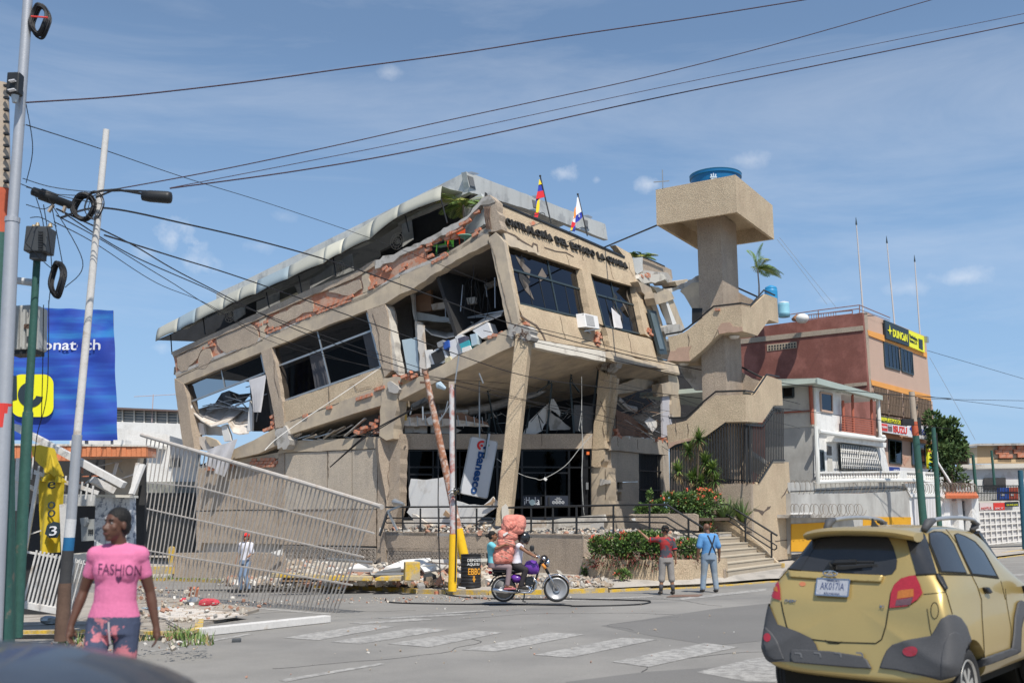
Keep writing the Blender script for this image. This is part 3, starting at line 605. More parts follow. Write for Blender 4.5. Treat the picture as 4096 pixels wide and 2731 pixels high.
for co in [(728,182,760,178,815,192,770,198),(1232,368,1265,362,1300,375,1255,382),(1635,520,1670,515,1705,530,1690,540)]:
    p=[hit(x,offp(PGR,-.3)) for x in q('G',*co)]; 
    mb=MB(); mb.prism(p,V((0,0,.05))+PGR[1]*.02); t=ob('flood_lamp',mb,ALU,label={728:'small square flood lamp at the near corner of the grey roof wall',1232:'small flood lamp on the grey roof wall beside the tricolour flag',1635:'small flood lamp on the grey roof wall right of the white flag'}[co[0]],cat='flood lamp',group='flood lamps along the grey roof wall')
# inner terrace wall, dark with grey panels, and terrace floor
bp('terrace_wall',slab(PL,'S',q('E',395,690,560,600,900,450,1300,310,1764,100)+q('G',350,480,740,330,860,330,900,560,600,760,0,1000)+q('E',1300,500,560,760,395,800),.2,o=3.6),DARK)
for co,m_ in [((835,405,1005,335,1020,420,835,500),GREY),((1015,330,1130,280,1160,350,1020,418),mat('olive_panel',(.13,.13,.11),.1,1,10,.05,0)),((1245,190,1440,110,1440,200,1255,305),GREY),((1440,110,1580,30,1595,160,1460,215),GREY),((650,470,740,430,745,500,660,560),GREY)]:
    bp('wall_panel',slab(PL,'E',co,.05,o=3.4),m_)
for co in [(0,900,100,760,30,860),]:
    pass
bp('wall_panel',slab(PL,'G',(210,560,240,500,280,520,300,700,215,760),.05,o=3.4),GREY)
bp('wall_panel',slab(PL,'G',(690,420,830,340,860,420,855,580,780,640,700,660),.2,o=2.3),GREY)
bp('wall_panel',slab(PL,'G',(40,790,120,750,150,760,160,800,50,845),.05,o=3.3),BLKM)
mb=MB(); pf=[hit(p,PL) for p in q('E',200,960,870,680,1700,345)+q('G',196,960,640,775,885,610)]; mb.prism(pf+[p-UP*.15 for p in pf[::-1]],eR*14); bp('terrace_floor',mb,CONC)
for (x0,y0,x1,y1) in [(155,660,165,815),(410,530,425,660),(905,330,930,460),(1160,200,1185,345),(1430,60,1450,200)]:
    p=on(PL,'E',x0,y0,x1,y1); bp('awning_post',MB().tube([p[0]+PL[1]*.05,p[1]+PL[1]*.05],.03,6),BLKM)
for (x0,y0,x1,y1) in [(510,380,560,570),(230,510,260,640)]:
    p=on(PL,'G',x0,y0,x1,y1); bp('awning_post',MB().tube([p[0]+PL[1]*.05,p[1]+PL[1]*.05],.03,6),BLKM)
AWG=mat('awning_cream_green',(.37,.365,.31),.06,1,20,.03,.1,10,rough=.6); AWB=mat('awning_blue_grey',(.25,.31,.34),.06,1,20,.03,.1,10,rough=.6); AWC=mat('awning_cream',(.55,.53,.43),.06,1,20,.03,.1,10,rough=.6)
low=q('E',45,712,210,640,350,568,572,462,695,398,832,345,1082,226,1360,106,1500,25)+q('G',-40,700,175,528,515,392)
top=q('E',110,592,235,535,372,462,610,362,745,300,852,248,1108,135,1392,-15,1560,-85)+q('G',30,545,230,440,540,300)
top[0]=(low[0][0]+18,low[0][1]-48)
cols=[AWG,AWB,AWG,AWG,AWG,AWB,AWG,AWC,AWG,AWG,AWG]
AW=bp('awning',MB().tube([hit(p,offp(PL,.1)) for p in low],.02,5),BLKM)
for i in range(len(low)-1):
    nx,ny=6,7; g=[]
    for a in range(nx+1):
        s_=a/nx
        lo=(low[i][0]*(1-s_)+low[i+1][0]*s_,low[i][1]*(1-s_)+low[i+1][1]*s_-5*math.sin(s_*PI)); tp=(top[i][0]*(1-s_)+top[i+1][0]*s_,top[i][1]*(1-s_)+top[i+1][1]*s_)
        P0=hit(lo,offp(PL,-.45)); P2=hit(tp,offp(PL,1.2)); P3=P2+dR*1.6+UP*.25
        for b in range(ny+1):
            t_=b/ny
            P1=P0+(P2-P0)*.15+UP*(P2-P0).z*.62
            if t_<.8: u_=t_/.8; p=P0*(1-u_)**2+P1*2*u_*(1-u_)+P2*u_*u_
            else: u_=(t_-.8)/.2; p=P2.lerp(P3,u_)
            g.append(p)
    mb=MB(); mb.add(g,[(a*(ny+1)+b,a*(ny+1)+b+1,(a+1)*(ny+1)+b+1,(a+1)*(ny+1)+b) for a in range(nx) for b in range(ny)])
    o_=ob('canvas_panel',mb,cols[i],AW,smooth=True); sl=o_.modifiers.new('s','SOLIDIFY'); sl.thickness=.02; sl.offset=1
bp('awning_shade_board',slab(PL,'E',(58,706,210,640,350,572,560,475,900,330,900,500,560,640,345,716),.05,o=3.78),DARK)  # added near-black board: painted shade below the left end of the awning
# fans on the terrace
for (vw,x,y,l_) in [('G',185,720,'pale round fan mounted under the awning near the corner palm'),('E',1490,150,'pale round fan under the middle of the awning'),('E',640,510,'pale round fan under the left part of the awning')]:
    p=hit(q(vw,x,y)[0],offp(PL,2.6)); t=thing('wall_fan',l_,'fan',p,'fans under the awning')
    M_=Mx((dL,dR,UP)).transposed()
    mb=MB()
    for r_ in (.12,.24,.36):
        mb.tube([p+dL*(math.cos(a)*r_)+UP*(math.sin(a)*r_)-dR*.1 for a in [2*PI*k/20 for k in range(21)]],.012,5)
    for k in range(10): mb.bar(p-dR*.1,p-dR*.1+dL*math.cos(k*PI/5)*.36+UP*math.sin(k*PI/5)*.36,.01)
    ob('cage',mb,WHT,t); ob('motor',MB().ball(p,.1),ALU,t)
# ================= ground floor =================
P0=offp(PL,.35)
def joint(*a): pass
colx=[325,605,900]; 
for (co) in [(338,300,600,262,600,588,322,594),(606,262,893,235,893,588,606,588),(935,195,1232,182,1232,585,935,588),(1238,182,1405,174,1405,583,1238,585),(1410,174,1585,165,1578,583,1410,583),
   (322,602,600,596,600,822,360,818,340,870,322,870),(606,596,893,594,893,826,606,822),(899,594,1232,592,1232,835,899,830),(1238,592,1405,590,1405,838,1238,835),(1410,590,1575,588,1575,842,1410,838)]:
    up=co[1]<400
    bp('wall_panel',slab(P0,'D',co,.25,o=rnd(-.01,.01)),STUC2 if (up and co[0]>900) else STUCG)
bp('wall_backing',slab(P0,'D',(322,285,893,215,935,175,1590,160,1590,960,322,880),.1,o=.255),CONC)
bp('ring_beam',slab(P0,'D',(560,250,760,215,890,190,935,110,1300,95,1600,80,1640,100,1625,160,1400,168,1180,182,935,190,925,215,893,230,640,262),.35,o=-.04,j=2,seg=40),BEAM)
bp('pilaster',slab(P0,'D',(893,200,935,190,935,588,899,590,893,588),.3,o=-.04),STUCG)
bp('pilaster',slab(P0,'D',(1590,95,1655,70,1750,60,1740,300,1735,560,1640,965,1580,965,1585,500),.45,o=-.06,j=1.5),STUCG)
bricks(BLD,P0,'D',(380,290,590,262,590,285,380,318),o=-.03); bricks(BLD,P0,'D',(700,235,890,228,890,290,700,290),o=-.02,skip=.3)
bricks(BLD,P0,'F',(700-640,660,745-640,650,0,790,-30,795),o=.1)
# pierced vent blocks
def ventrow(pl,vw,quad,nx,ny,par,m,o=0):
    """wall of pierced cement blocks: each block a square frame with a diagonal flower of bars"""
    c=q(vw,*quad); P=[hit(x,offp(pl,o)) for x in c]
    ex_=(P[1]-P[0])/nx; ey_=(P[3]-P[0])/ny; n=pl[1]
    mb=MB(); w=.035
    a=V((0,0,0))
    for (p,r_) in [(a,ex_),(ey_,ey_+ex_),(a,ey_),(ex_,ex_+ey_)]: mb.bar(p,r_,w,.1,up=n)
    cc=(ex_+ey_)/2
    mb.bar(a,ex_+ey_,w*.8,.09,up=n); mb.bar(ex_,ey_,w*.8,.09,up=n)
    k=8; mb.tube([cc+(ex_*math.cos(2*PI*i/k)+ey_*math.sin(2*PI*i/k))*.27 for i in range(k+1)],.02,4)
    me=mb.mesh('vent_block'); fixn(me); me.materials.append(m)
    for i in range(nx):
        for j in range(ny):
            if (i+j)%13==12: pass
            b=bpy.data.objects.new('vent_block',me); COL.objects.link(b); b.parent=par; b.location=P[0]+ex_*i+ey_*j-WO[par]
    bp('vent_backing',slab(pl,vw,quad,.05,o=o+.35),DARK)
VB=mat('vent_block_cement',(.36,.31,.26),.1,1,20,.1,.2)
ventrow(P0,'D',(932,842,1578,858,1578,958,932,930),22,3,BLD,VB,o=.02)
# bank front
PFa=PF
_w=(hit(q('F',165,850)[0],PF)-hit(q('F',1605,850)[0],PF)).length
bp('lintel_wall',slab(PF,'F',(160,800,560,802,1000,803,1607,800,1600,911,165,915),.3,o=-.05,j=1,seg=60),STUCG)
bp('pilaster',slab(PF,'F',(20,835,150,800,168,815,165,1500,70,1500,85,1300,30,1000),.4,o=-.07,j=1.5),STUCG)
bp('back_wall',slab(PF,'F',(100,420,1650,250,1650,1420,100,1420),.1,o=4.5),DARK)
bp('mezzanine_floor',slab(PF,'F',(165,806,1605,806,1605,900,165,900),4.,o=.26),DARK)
bp('bank_floor',slab(PF,'F',(165,1440,1590,1440,1590,1560,165,1560),5.,o=.0),CONC)
BKG=glassmat('bank_glass',(.10,.10,.105),.015,.02,(.35,.38,.42))
BF=mat('black_window_frame',(.015,.016,.018),0,1,1,0,0,rough=.35)
W_=bp('shop_front',slab(PF,'F',(165,915,1592,911,1592,926,165,930),.1,o=.1),BF)
def fb(x0,y0,x1,y1,w=.06,h=None): 
    p=on(offp(PF,.15),'F',x0,y0,x1,y1); ob('frame_bar',MB().bar(p[0],p[1],w,h or .08,up=PF[1]),BF,W_)
for x in (168,250,428,625,900,1082,1430,1590): fb(x,912,x,1450,.09 if x in(168,900,1082,1430) else .05)
fb(165,1047,430,1047); fb(430,1047,900,1045); fb(900,1045,1590,1050); fb(1085,1088,1425,1090); fb(1255,1090,1255,1440); fb(250,1100,430,1102); fb(165,1440,1590,1440,.12); fb(1085,1255,1425,1258,.03); fb(1545,912,1545,1440,.3)
for (x0,x1) in [(168,250),(250,428),(428,625),(625,900),(900,1082),(1082,1255),(1255,1430),(1430,1545)]:
    for (y0,y1) in [(925,1047),(1047,1440)]:
        P=[hit(p,offp(PF,.17+rnd(0,.01))) for p in q('F',x0,y0,x1,y0,x1,y1,x0,y1)]
        ob('pane',MB().add(P,[(0,1,2,3)]),BKG,W_)
ob('door_panel',slab(PF,'F',(1090,1260,1222,1262,1222,1330,1090,1330),.03,o=.1),mat('navy_panel',(.03,.035,.05),0,1,1,0,0,rough=.4),W_)
ob('door_panel',slab(PF,'F',(1258,1258,1425,1260,1425,1330,1258,1330),.03,o=.1),MC['navy_panel'],W_)
DOORT=mat('door_print',(.62,.64,.67),0,1,1,0,0)
XF=dict(ex=(hit(q('F',1220,1320)[0],PF)-hit(q('F',1100,1320)[0],PF)).normalized(),ey=UP,ez=-PF[1])
def ptext(s_,vw,x0,y0,x1,y1,pl,m,par,o=.08,name='lettering',ey=None,**k):
    a,b,c=[hit(p,offp(pl,o)) for p in q(vw,x0,y1,x1,y1,x0,y0)]
    ex_=(b-a); ey_=(c-a); return ob(name,textbox(s_,a,ex_.normalized(),(ey_).normalized(),-pl[1],W=ex_.length,H=ey_.length,ext=k.pop('ext',.004),**k),m,par)
ptext('¡H',  'F',1102,1268,1140,1325,PF,DOORT,W_); ptext('la','F',1180,1268,1215,1325,PF,DOORT,W_)
p=hit(q('F',1161,1307)[0],offp(PF,.07)); ob('logo_dot',MB().lathe([(.0,-.01),(.12,-.01),(.12,.01),(0,.01)],p,'Y',16),mat('pale_mint',(.5,.62,.62),0,1,1,0,0),W_)
ptext('HORARIO','F',1338,1271,1366,1277,PF,DOORT,W_); ptext('LUNES A VIERNES','F',1325,1281,1378,1287,PF,DOORT,W_); ptext('8:30 A 3:30','F',1336,1290,1368,1295,PF,DOORT,W_)
for k in range(4):
    p=hit(q('F',1318+k*23,1307)[0],offp(PF,.08)); ob('logo_dot',MB().tube([p+XF['ex']*math.cos(a)*.055+UP*math.sin(a)*.055 for a in [2*PI*i/12 for i in range(13)]],.009,4).bar(p-XF['ex']*.03-UP*.03,p+XF['ex']*.03+UP*.03,.012),DOORT,W_)
ob('door_handle',slab(PF,'F',(1222,1265,1232,1265,1232,1325,1222,1325),.03,o=.03),BLKM,W_); ob('door_handle',slab(PF,'F',(1278,1265,1290,1265,1290,1325,1278,1325),.03,o=.03),BLKM,W_)
ob('alarm_light',slab(PF,'F',(1562,933,1582,933,1582,955,1562,955),.05,o=-.02),mat('orange_lens',(.75,.16,.04),0,1,1,0,0),W_)
ob('intercom',slab(PF,'F',(1558,1160,1575,1160,1575,1212,1558,1212),.05,o=-.02),ALU,W_)
# column C: shattered in two pieces (front-left face towards the street, right face along dR)
PCL=vpl(AB(0,7.4),dL); PCR=vpl(AB(-.25,7.4),dR)
bp('column',slab(PCL,'F',(1652,330,1735,365,1725,560,1690,850,1700,910,1600,912,1612,780,1640,520),.6,o=0,j=2,vec=eR),STUC,label='leaning upper piece of the shattered corner pier')
bp('column',slab(PCL,'F',(1600,914,1690,916,1688,1000,1670,1045,1728,1050,1732,1400,1592,1405,1590,1040,1600,1000),.6,o=.12,j=2),BEAM,label='lower piece of the shattered pier with its cladding peeled off')
bp('cladding',slab(PCL,'F',(1600,912,1692,914,1690,985,1665,1010,1662,1045,1620,1048,1594,1035),.1,o=.02,j=2),STUC)
bp('column',slab(PCL,'F',(1700,340,1790,392,1772,560,1722,860,1690,860,1690,600),.2,o=.25,j=2),STUC)
bp('slab_joint',slab(PCL,'F',(1700,190,1735,180,1760,240,1790,280,1745,330,1720,345,1700,330,1660,330,1670,290,1700,262),.5,o=-.1,j=8,seg=9),CONC)
bp('slab_joint',slab(PCL,'F',(1655,1135,1720,1138,1720,1175,1658,1180),.2,o=-.05,j=5,seg=9),CONC)
for i in range(16):
    p=hit(q('F',1700+rnd(-25,45),250+rnd(-50,60))[0],offp(PCL,-.12)); r_=[p]
    for k in range(3): r_.append(r_[-1]+V((rnd(-.18,.18),rnd(-.15,.1),rnd(-.25,.15))))
    bp('reinforcing_bar',MB().tube(r_,.012,5),MC['rusty_steel'])
for i in range(12):
    p=hit(q('F',1050+rnd(-40,90),40+rnd(-45,50))[0],offp(PL,-.15)); r_=[p]
    for k in range(3): r_.append(r_[-1]+V((rnd(-.15,.15),rnd(-.1,.1),rnd(-.2,.15))))
    bp('reinforcing_bar',MB().tube(r_,.012,5),MC['rusty_steel'])
# corner column B, long leaning shaft under the corner
cb=[hit(q('F',950,1480)[0],(pB+V((0,-.2,0)),V((0,1,0)))),hit(q('F',1102,70)[0],(pB+V((0,-.1,0)),V((0,1,0))))]
mb=MB(); 
def ring(c,w,ang=R(32),ch=.12):
    e1=V((math.cos(ang),-math.sin(ang)*1,0)); e2=V((math.sin(ang),math.cos(ang),0)); r=[]
    for (a,b) in [(-1,-1+ch),(-1+ch,-1),(1-ch,-1),(1,-1+ch),(1,1-ch),(1-ch,1),(-1+ch,1),(-1,1-ch)]: r.append(c+e1*a*w+e2*b*w)
    return r
rs=[]
for k in range(15):
    t=k/14; rs.append(ring(cb[0].lerp(cb[1],t),.25+.012*t,R(15)))
mb.loft(rs); bp('corner_column',mb,STUC,label='long pebble dashed corner column leaning to the right')
bp('plaster_patch',slab((cb[0]-V((0,.32,0)),V((0,1,0))),'F',(935,1340,965,1315,985,1340,990,1400,975,1480,935,1480),.2,j=2),CONCL)
# --- wreckage hanging under the raised floor
PD=offp(PF,.9)
def junk(vw,co,o,m,name='hanging_panel',th=.04,j=2,pl=PF): return bp(name,slab(pl,vw,co,th,o=o,j=j),m)
junk('F',(180,700,300,655,560,650,640,645,830,720,845,745,600,745,330,742,190,735),-.1,mat('ply_brown',(.22,.13,.09),.2,2,20,.1,.1),'fallen_ceiling')
junk('F',(215,680,560,690,830,735,845,747,560,746,200,742),-.14,OFFW,'fallen_ceiling',.03)
for x in range(250,820,60): 
    p=on(offp(PF,-.16),'F',x,655+abs(x-500)*.08,x+8,742); bp('ceiling_rail',MB().bar(p[0],p[1],.03),ALU)
junk('F',(378,690,420,665,490,680,480,725,400,735),-.4,WHT)
junk('F',(218,745,385,745,385,795,218,795),.3,OFFW); junk('F',(412,748,560,748,640,775,600,798,412,795),.3,OFFW)
junk('F',(1095,800,1130,720,1310,545,1300,640,1230,780,1180,805),.6,WHT); junk('F',(1300,545,1320,545,1370,640,1365,672,1330,640,1290,620),.3,mat('board_grey',(.45,.45,.43),.1,1,20,.03,0))
junk('F',(1270,620,1445,755,1440,770,1290,775),.5,CONC); junk('F',(1470,590,1612,596,1605,800,1465,780),.25,mat('smoked_panel',(.10,.10,.10),.1,2,10,.1,0,rough=.3))
junk('F',(180,560,235,560,235,700,210,705,190,600),-.2,mat('yellow_foam',(.62,.42,.12),.1,3,20,.1,0),j=5)
junk('F',(120,620,180,600,180,790,140,800),-.15,BEAM,j=5)
DUCT=mat('duct_foil',(.45,.44,.42),.2,6,20,.1,.5,12,rough=.35,metal=.6)
def pipe(vw,pts,o,r,m,name,pl=PF,n=10): return bp(name,MB().tube([hit(p,offp(pl,oo)) for p,oo in zip(q(vw,*pts),o)],r,n),m)
pipe('F',(680,640,760,625,880,600,1000,560,1180,505,1290,440),(1.2,1.3,1.5,1.8,2.2,2.6),.19,DUCT,'air_duct')
pipe('F',(350,660,500,640,680,640),(1,.8,.9),.14,DUCT,'air_duct')
p=hit(q('F',1187,470)[0],offp(PF,2.2)); bp('duct_mouth',MB().lathe([(.18,-.1),(.18,.02),(.14,.02),(.14,-.05),(0,-.05)],p,'Y',16),BLKM)
for co,w in [((830,475,900,800),.07),((845,485,935,375),.06),((1300,310,1305,430),.09),((1305,430,1280,800),.08),((1305,420,1195,495),.07),((1465,280,1440,420),.08),((1440,420,1455,800),.08),((1450,420,1535,485),.07),((1655,290,1610,800),.09),((850,650,820,980),.05),((840,650,810,985),.05),((1145,590,1100,800),.04),((1140,660,1120,760),.04),((1440,615,1325,725),.05),((1205,670,1260,800),.03),((1240,610,1160,720),.03),((1420,300,1440,420),.03),((1190,640,1260,720),.03),((895,640,930,800),.04),((940,800,905,700),.04)]:
    p=on(offp(PF,.35),'F',*co); bp('hanging_stud',MB().bar(p[0],p[1]+PF[1]*rnd(-.3,.4),w,w*.6),DKF)
for co in [(620,225,590,430),(352,600,355,700),(540,560,520,640),(470,720,560,580),(280,590,260,660),(770,355,800,430)]:
    p=on(PL,'F',*co); bp('hanging_stud',MB().bar(p[0],p[1],.05,.03),ALU)
bp('trim_strip',MB().bar(*on(offp(PF,.2),'F',590,432,1000,345),.08,.05),BLKM); bp('trim_strip',MB().bar(*on(offp(PF,.5),'F',1000,345,1590,258),.08,.05),BLKM)
for i in range(46):
    x=rnd(200,1560); y=rnd(640,800); p=hit(q('F',x,y)[0],offp(PF,rnd(.5,3.5))); a=rnd(0,PI); L_=rnd(.3,1.1)
    bp('debris_strip',MB().bar(p,p+V((math.cos(a)*L_,rnd(-.3,.3),math.sin(a)*L_*.6)),rnd(.02,.07),.02),random.choice([ALU,OFFW,DKF,WHT,INTER]))
junk('F',(560,445,1000,352,1600,262,1640,385,1300,455,1000,570,700,650,420,640,380,600),3.4,BEAM,'soffit_beam',.4)
# slabs below the middle: gap between the tilted floor and ground wall
for i in range(40):
    x=rnd(930,1620); yb=120-(x-930)*.07; p=hit(q('D',x,yb-rnd(5,60)*(x-850)/700)[0],offp(PL,rnd(.2,1))); a=rnd(-.3,.6); L_=rnd(.4,1.4)
    bp('debris_strip',MB().bar(p,p+dL*(-math.cos(a)*L_)+UP*(math.sin(a)*L_)+dR*rnd(-.2,.3),rnd(.03,.14),.04),random.choice([ALU,OFFW,BEAM,CONC,BEAM]))
bricks(BLD,PL,'F',(-120,760,30,700,30,780,-120,800),o=.2,rot=.5,loose=.2); bricks(BLD,PL,'E',(1600,1400,1800,1350,1800,1430,1600,1445),o=.3,rot=.5,loose=.2)
bp('inner_wall',slab(PL,'E',(1050,1450,1820,1200,1850,1568,1050,1568),.2,o=1.8),DARK)
bp('inner_wall',slab(PL,'D',(330,280,900,100,900,260,330,330),.2,o=2.5),DARK)
bp('side_wall',slab(PL,'F',(-100,500,60,430,90,850,-100,850),.2,o=1.2),INTER)
# --- right part of the ground floor
PG=vpl(AB(-.05,7.8),dR)
bp('lintel_wall',slab(PG,'I',(62,655,80,632,220,640,385,660,392,705,392,742,220,726,60,712),.4,o=-.02,j=1.5,seg=30),STUC2)
PW=offp(PG,.1)
bp('wall_panel',slab(PW,'I',(62,716,222,730,222,890,130,893,128,895,98,893,98,1000,62,1005),.3,j=.8),STUC2)
bp('wall_panel',slab(PW,'I',(130,896,222,892,222,1040,60,1100,60,1008,98,1002,122,1002,122,937,130,937),.3,j=.5),STUC2)
bp('wall_panel',slab(PW,'I',(98,895,130,895,130,982,98,982),.2,o=.2),DARK)
bp('sill',slab(PG,'I',(95,935,132,935,132,950,95,950),.15,o=.05),STUC2)
bp('wall_panel',slab(PG,'I',(360,742,392,742,398,962,362,960),.4,o=-.02),STUC2)
bp('wall_panel',slab(PG,'I',(222,1040,362,1036,362,1062,222,1066),.4,o=.0),STUC2)
bp('wall_panel',slab(PG,'I',(60,1045,400,1040,400,1210,60,1210),.3,o=.03),STUC2)
gt=thing('barred_door','black barred door between the pierced wall panel and the stair planter','door',hit(q('I',290,1040)[0],PG))
for k in range(17):
    x=226+k*8.2; p=on(offp(PG,.12),'I',x,732,x+.8,1040); ob('bar',MB().bar(p[0],p[1],.035),BLKM,gt)
for y in (735,830,938,1036):
    p=on(offp(PG,.09),'I',222,y-2,360,y+5); ob('rail',MB().bar(p[0],p[1],.05),BLKM,gt)
ob('backing',slab(PG,'I',(222,728,362,735,362,1042,222,1042),.05,o=.3),DARK,gt)
bricks(BLD,PG,'I',(75,610,95,580,120,640,75,640),o=.05,rot=.4); bricks(BLD,PG,'I',(310,645,385,640,385,668,300,662),o=.02,rot=.5,loose=.1)
for k in range(14):
    p=hit(q('I',130+k*14+rnd(-4,4),640+k*1.2)[0],offp(PG,rnd(.0,.3))); bp('block_chunk',MB().box(p,(rnd(.08,.25),rnd(.08,.2),rnd(.05,.16)),rnd(0,3),rnd(-.5,.5)),random.choice([CONCL,BRK,WHT]))
PGd=offp(PG,.0)
bp('column',slab(PGd,'I',(385,262,410,245,438,290,452,340,460,525,412,530,406,400,360,405,352,335,390,325),.5,o=.0,j=2),BEAM)
bp('partition_board',slab(PGd,'I',(355,402,408,400,412,620,360,640),.1,o=.1),mat('pale_lilac',(.50,.49,.52),.05,1,20,.03,0))
bp('upper_beam',slab(PGd,'I',(98,345,240,290,385,255,405,300,340,340,240,372,98,395),.3,o=.8,j=2),BEAM)
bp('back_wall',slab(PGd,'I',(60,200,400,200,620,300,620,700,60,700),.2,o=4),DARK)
bp('ceiling_slab',slab(PGd,'I',(90,205,240,235,395,252,395,262,240,246,90,216),4,o=.1),BEAM)
bp('gallery_floor',slab(PGd,'I',(60,660,390,668,390,700,60,700),4,o=.3),INTER)
for i in range(70):
    p=hit(q('I',rnd(85,350),rnd(400,640))[0],offp(PGd,rnd(.4,3))); a=rnd(-.9,.9); L_=rnd(.3,1.4)
    bp('debris_strip',MB().bar(p,p+V((math.cos(a)*L_,rnd(-.3,.3),math.sin(a)*L_)),rnd(.02,.06),.02),random.choice([ALU,OFFW,DKF,MC['board_brown'],INTER,STEEL]))
bp('hanging_panel',slab(PGd,'I',(255,550,285,525,340,560,300,610),.04,o=.5),WHT); bp('fallen_ceiling',slab(PGd,'I',(90,480,180,520,270,600,290,640,100,640),.05,o=.9,j=3),MC['ply_brown'])
bp('hanging_pipe',MB().tube(on(offp(PGd,1),'I',95,420,150,470,200,480),.15,8),DUCT)
# wall piece and openings between pilaster end and stairs (rear block)
PBk=vpl(AB(-.3,16.5),dR)
bp('rear_column',slab(PBk,'H',(510,1185,570,1165,665,1400,625,1400,590,1370),.4,j=1),BEAM); bp('rear_column',slab(PBk,'H',(515,1190,530,1185,600,1360,570,1370),.3,o=-.05),WHT)
bp('rear_wall',slab(PBk,'H',(500,1390,560,1368,620,1365,670,1400,640,1440,520,1465,500,1420),.4,o=-.1,j=3),CONC)
bp('rear_wall',slab(vpl(AB(0,14.6),dR),'H',(300,1030,400,1080,480,1330,540,1568,510,1568,440,1300,390,1180,330,1110),.5,o=.1,j=2),BEAM)
bp('broken_beam',slab(PBk,'H',(430,1120,560,1150,590,1165,520,1190,440,1215,425,1160),.5,o=-.1,j=4),BEAM)
for co in [(330,970,500,975,520,1010,450,1035,330,1040,300,1010),(335,945,470,955,530,962,560,1000,590,1050,540,1050,500,985,340,965),(590,1030,680,1010,700,1025,640,1060,600,1060),(560,1080,640,1050,660,1075,560,1115),(400,1060,480,1085,560,1110,585,1160,480,1150,440,1110)]:
    bp('broken_slab',slab(vpl(AB(.9,15),dR),'H',co,.8,o=rnd(-.2,.4),j=4,seg=12),random.choice([CONCL,CONC,BEAM]))
bricks(BLD,vpl(AB(.9,15),dR),'H',(300,985,380,975,400,990,300,1010),o=-.15,rot=.3)
PBk=vpl(AB(1.7,16.5),dR)
bp('terrace_parapet',slab(PBk,'H',(270,850,340,842,430,885,510,915,560,940,570,1010,520,1010,400,960,300,965,280,900),.3,o=-.4,j=1),STUCG)
bp('handrail',MB().tube(on(offp(PBk,-.5),'H',265,860,330,840,400,865,505,912),.04,6),BLKM)
bp('terrace_wall',slab(PBk,'H',(255,850,335,840,340,945,290,975,258,930),.3,o=-.6,j=2),GREY)
# ================= water tower with wrap-around stairs =================
cT=at(*q('I',830,480)[0],36); cT.z=0
TW=thing('stair_water_tower','tan concrete water tower with open stairs winding round its shaft','water tower',cT+V((0,0,-.2)))
SL=vpl(cT,dL); SR=vpl(cT,dR)
def tp(name,mb,m,**k): return ob(name,mb,m,TW,**k)
def zat(vw,x,y,pl): return hit(q(vw,x,y)[0],pl).z
# tank box
nb=at(*q('H',1062,195)[0],35.2); zt=nb.z; pbx=(nb,V((0,1,0)))
zb=at(*q('H',1074,487)[0],35.2).z; nb=V((nb.x,nb.y,0)); LW,RW=3.2,4.35
mb=MB()
def rect(z,i): return [nb+dL*i+dR*i+UP*z,nb+dL*i+dR*(RW-i)+UP*z,nb+dL*(LW-i)+dR*(RW-i)+UP*z,nb+dL*(LW-i)+dR*i+UP*z]
mb.loft([rect(zb+.55,.2),rect(zb+.001,.12),rect(zb,0),rect(zt,0)],cap=True); tp('tank_box',mb,STUC)
# shaft
ns=at(*q('H',955,900)[0],36.9); ns.z=0
sl_,sr_=.95,1.8
mb=MB(); zs=zb+.5
mb.prism([ns,ns+dR*sr_,ns+dR*sr_+dL*sl_,ns+dL*sl_],UP*zs); tp('shaft',mb,STUCG)
tk=nb+dL*1.6+dR*2.25; ztk=at(2864,683,tk.y).z-zt-1.15

BT=mat('tank_blue',(.012,.13,.30),.12,1.5,20,.05,.1,10,rough=.35)
t=thing('water_tank','large round blue plastic water tank standing on top of the stair tower','water tank',tk+UP*(zt-.6))
r0=.97
ob('body',MB().lathe([(r0-.12,-.35),(r0-.1,0),(r0-.06,.35),(r0-.07,.36),(r0-.07,.4),(r0-.03,.41),(r0-.0,.78),(r0+.05,.8),(r0+.05,.88),(r0-.02,.9)],tk+UP*(zt+ztk),n=48),BT,t,smooth=True,ang=40)
ob('lid',MB().lathe([(r0+.03,0),(r0+.06,.05),(r0*.8,.12),(r0*.3,.2),(.25,.22),(.25,.28),(0,.3)],tk+UP*(zt+ztk+.88),n=48),mat('tank_lid',(.02,.22,.40),.1,1,20,.05,0,rough=.4),t,smooth=True,ang=40)
for dx,dz,w_,h_ in ((-.08,.62,.05,.09),(0,.64,.04,.12),(.08,.62,.05,.09),(0,.54,.26,.05),(-.05,.47,.1,.03),(.07,.47,.08,.03)): ob('logo_mark',MB().box(tk+V((-.28+dx,-(r0-.02),zt+ztk+dz)),(w_,.06,h_),0,0,dx*3),mat('tank_print',(.5,.6,.68),0,1,1,0,0),t)
p=nb+dL*(LW-.3)+UP*zt; t=thing('roof_pipe','small standing pipe with cross arm beside the blue tank on the tower','pipe',p)
ob('pipe',MB().tube([p,p+UP*.75],.02,6).tube([p+V((-.35,0,.25)),p+V((.25,0,.3))],.02,6),ALU,t)
# stair parapets
U1=(525,1465,640,1440,690,1408,890,1243,1108,1218,1120,1420,935,1440,880,1492)
lv=[]
up_=q('H',*U1)+q('I',588,140,515,202,505,207,383,207,400,148,388,68)
tp('parapet',slab(SL,'S',up_,.16,o=0,j=0),STUC)
tp('parapet',slab(SR,'H',(1110,1218,1185,1235,1300,1130,1390,1163,1400,1356,1325,1330,1235,1455,1120,1420),.16,o=0,vec=dL),STUC)
mid=q('I',380,570,490,545,590,450,660,400,830,395,832,550,715,552,600,635,520,658,430,680,390,705)
tp('parapet',slab(SL,'S',mid,.16),STUC)
tp('parapet',slab(SR,'I',(830,395,880,400,955,288,1035,315,1042,457,990,457,925,555,832,550),.16,vec=dL),STUC)
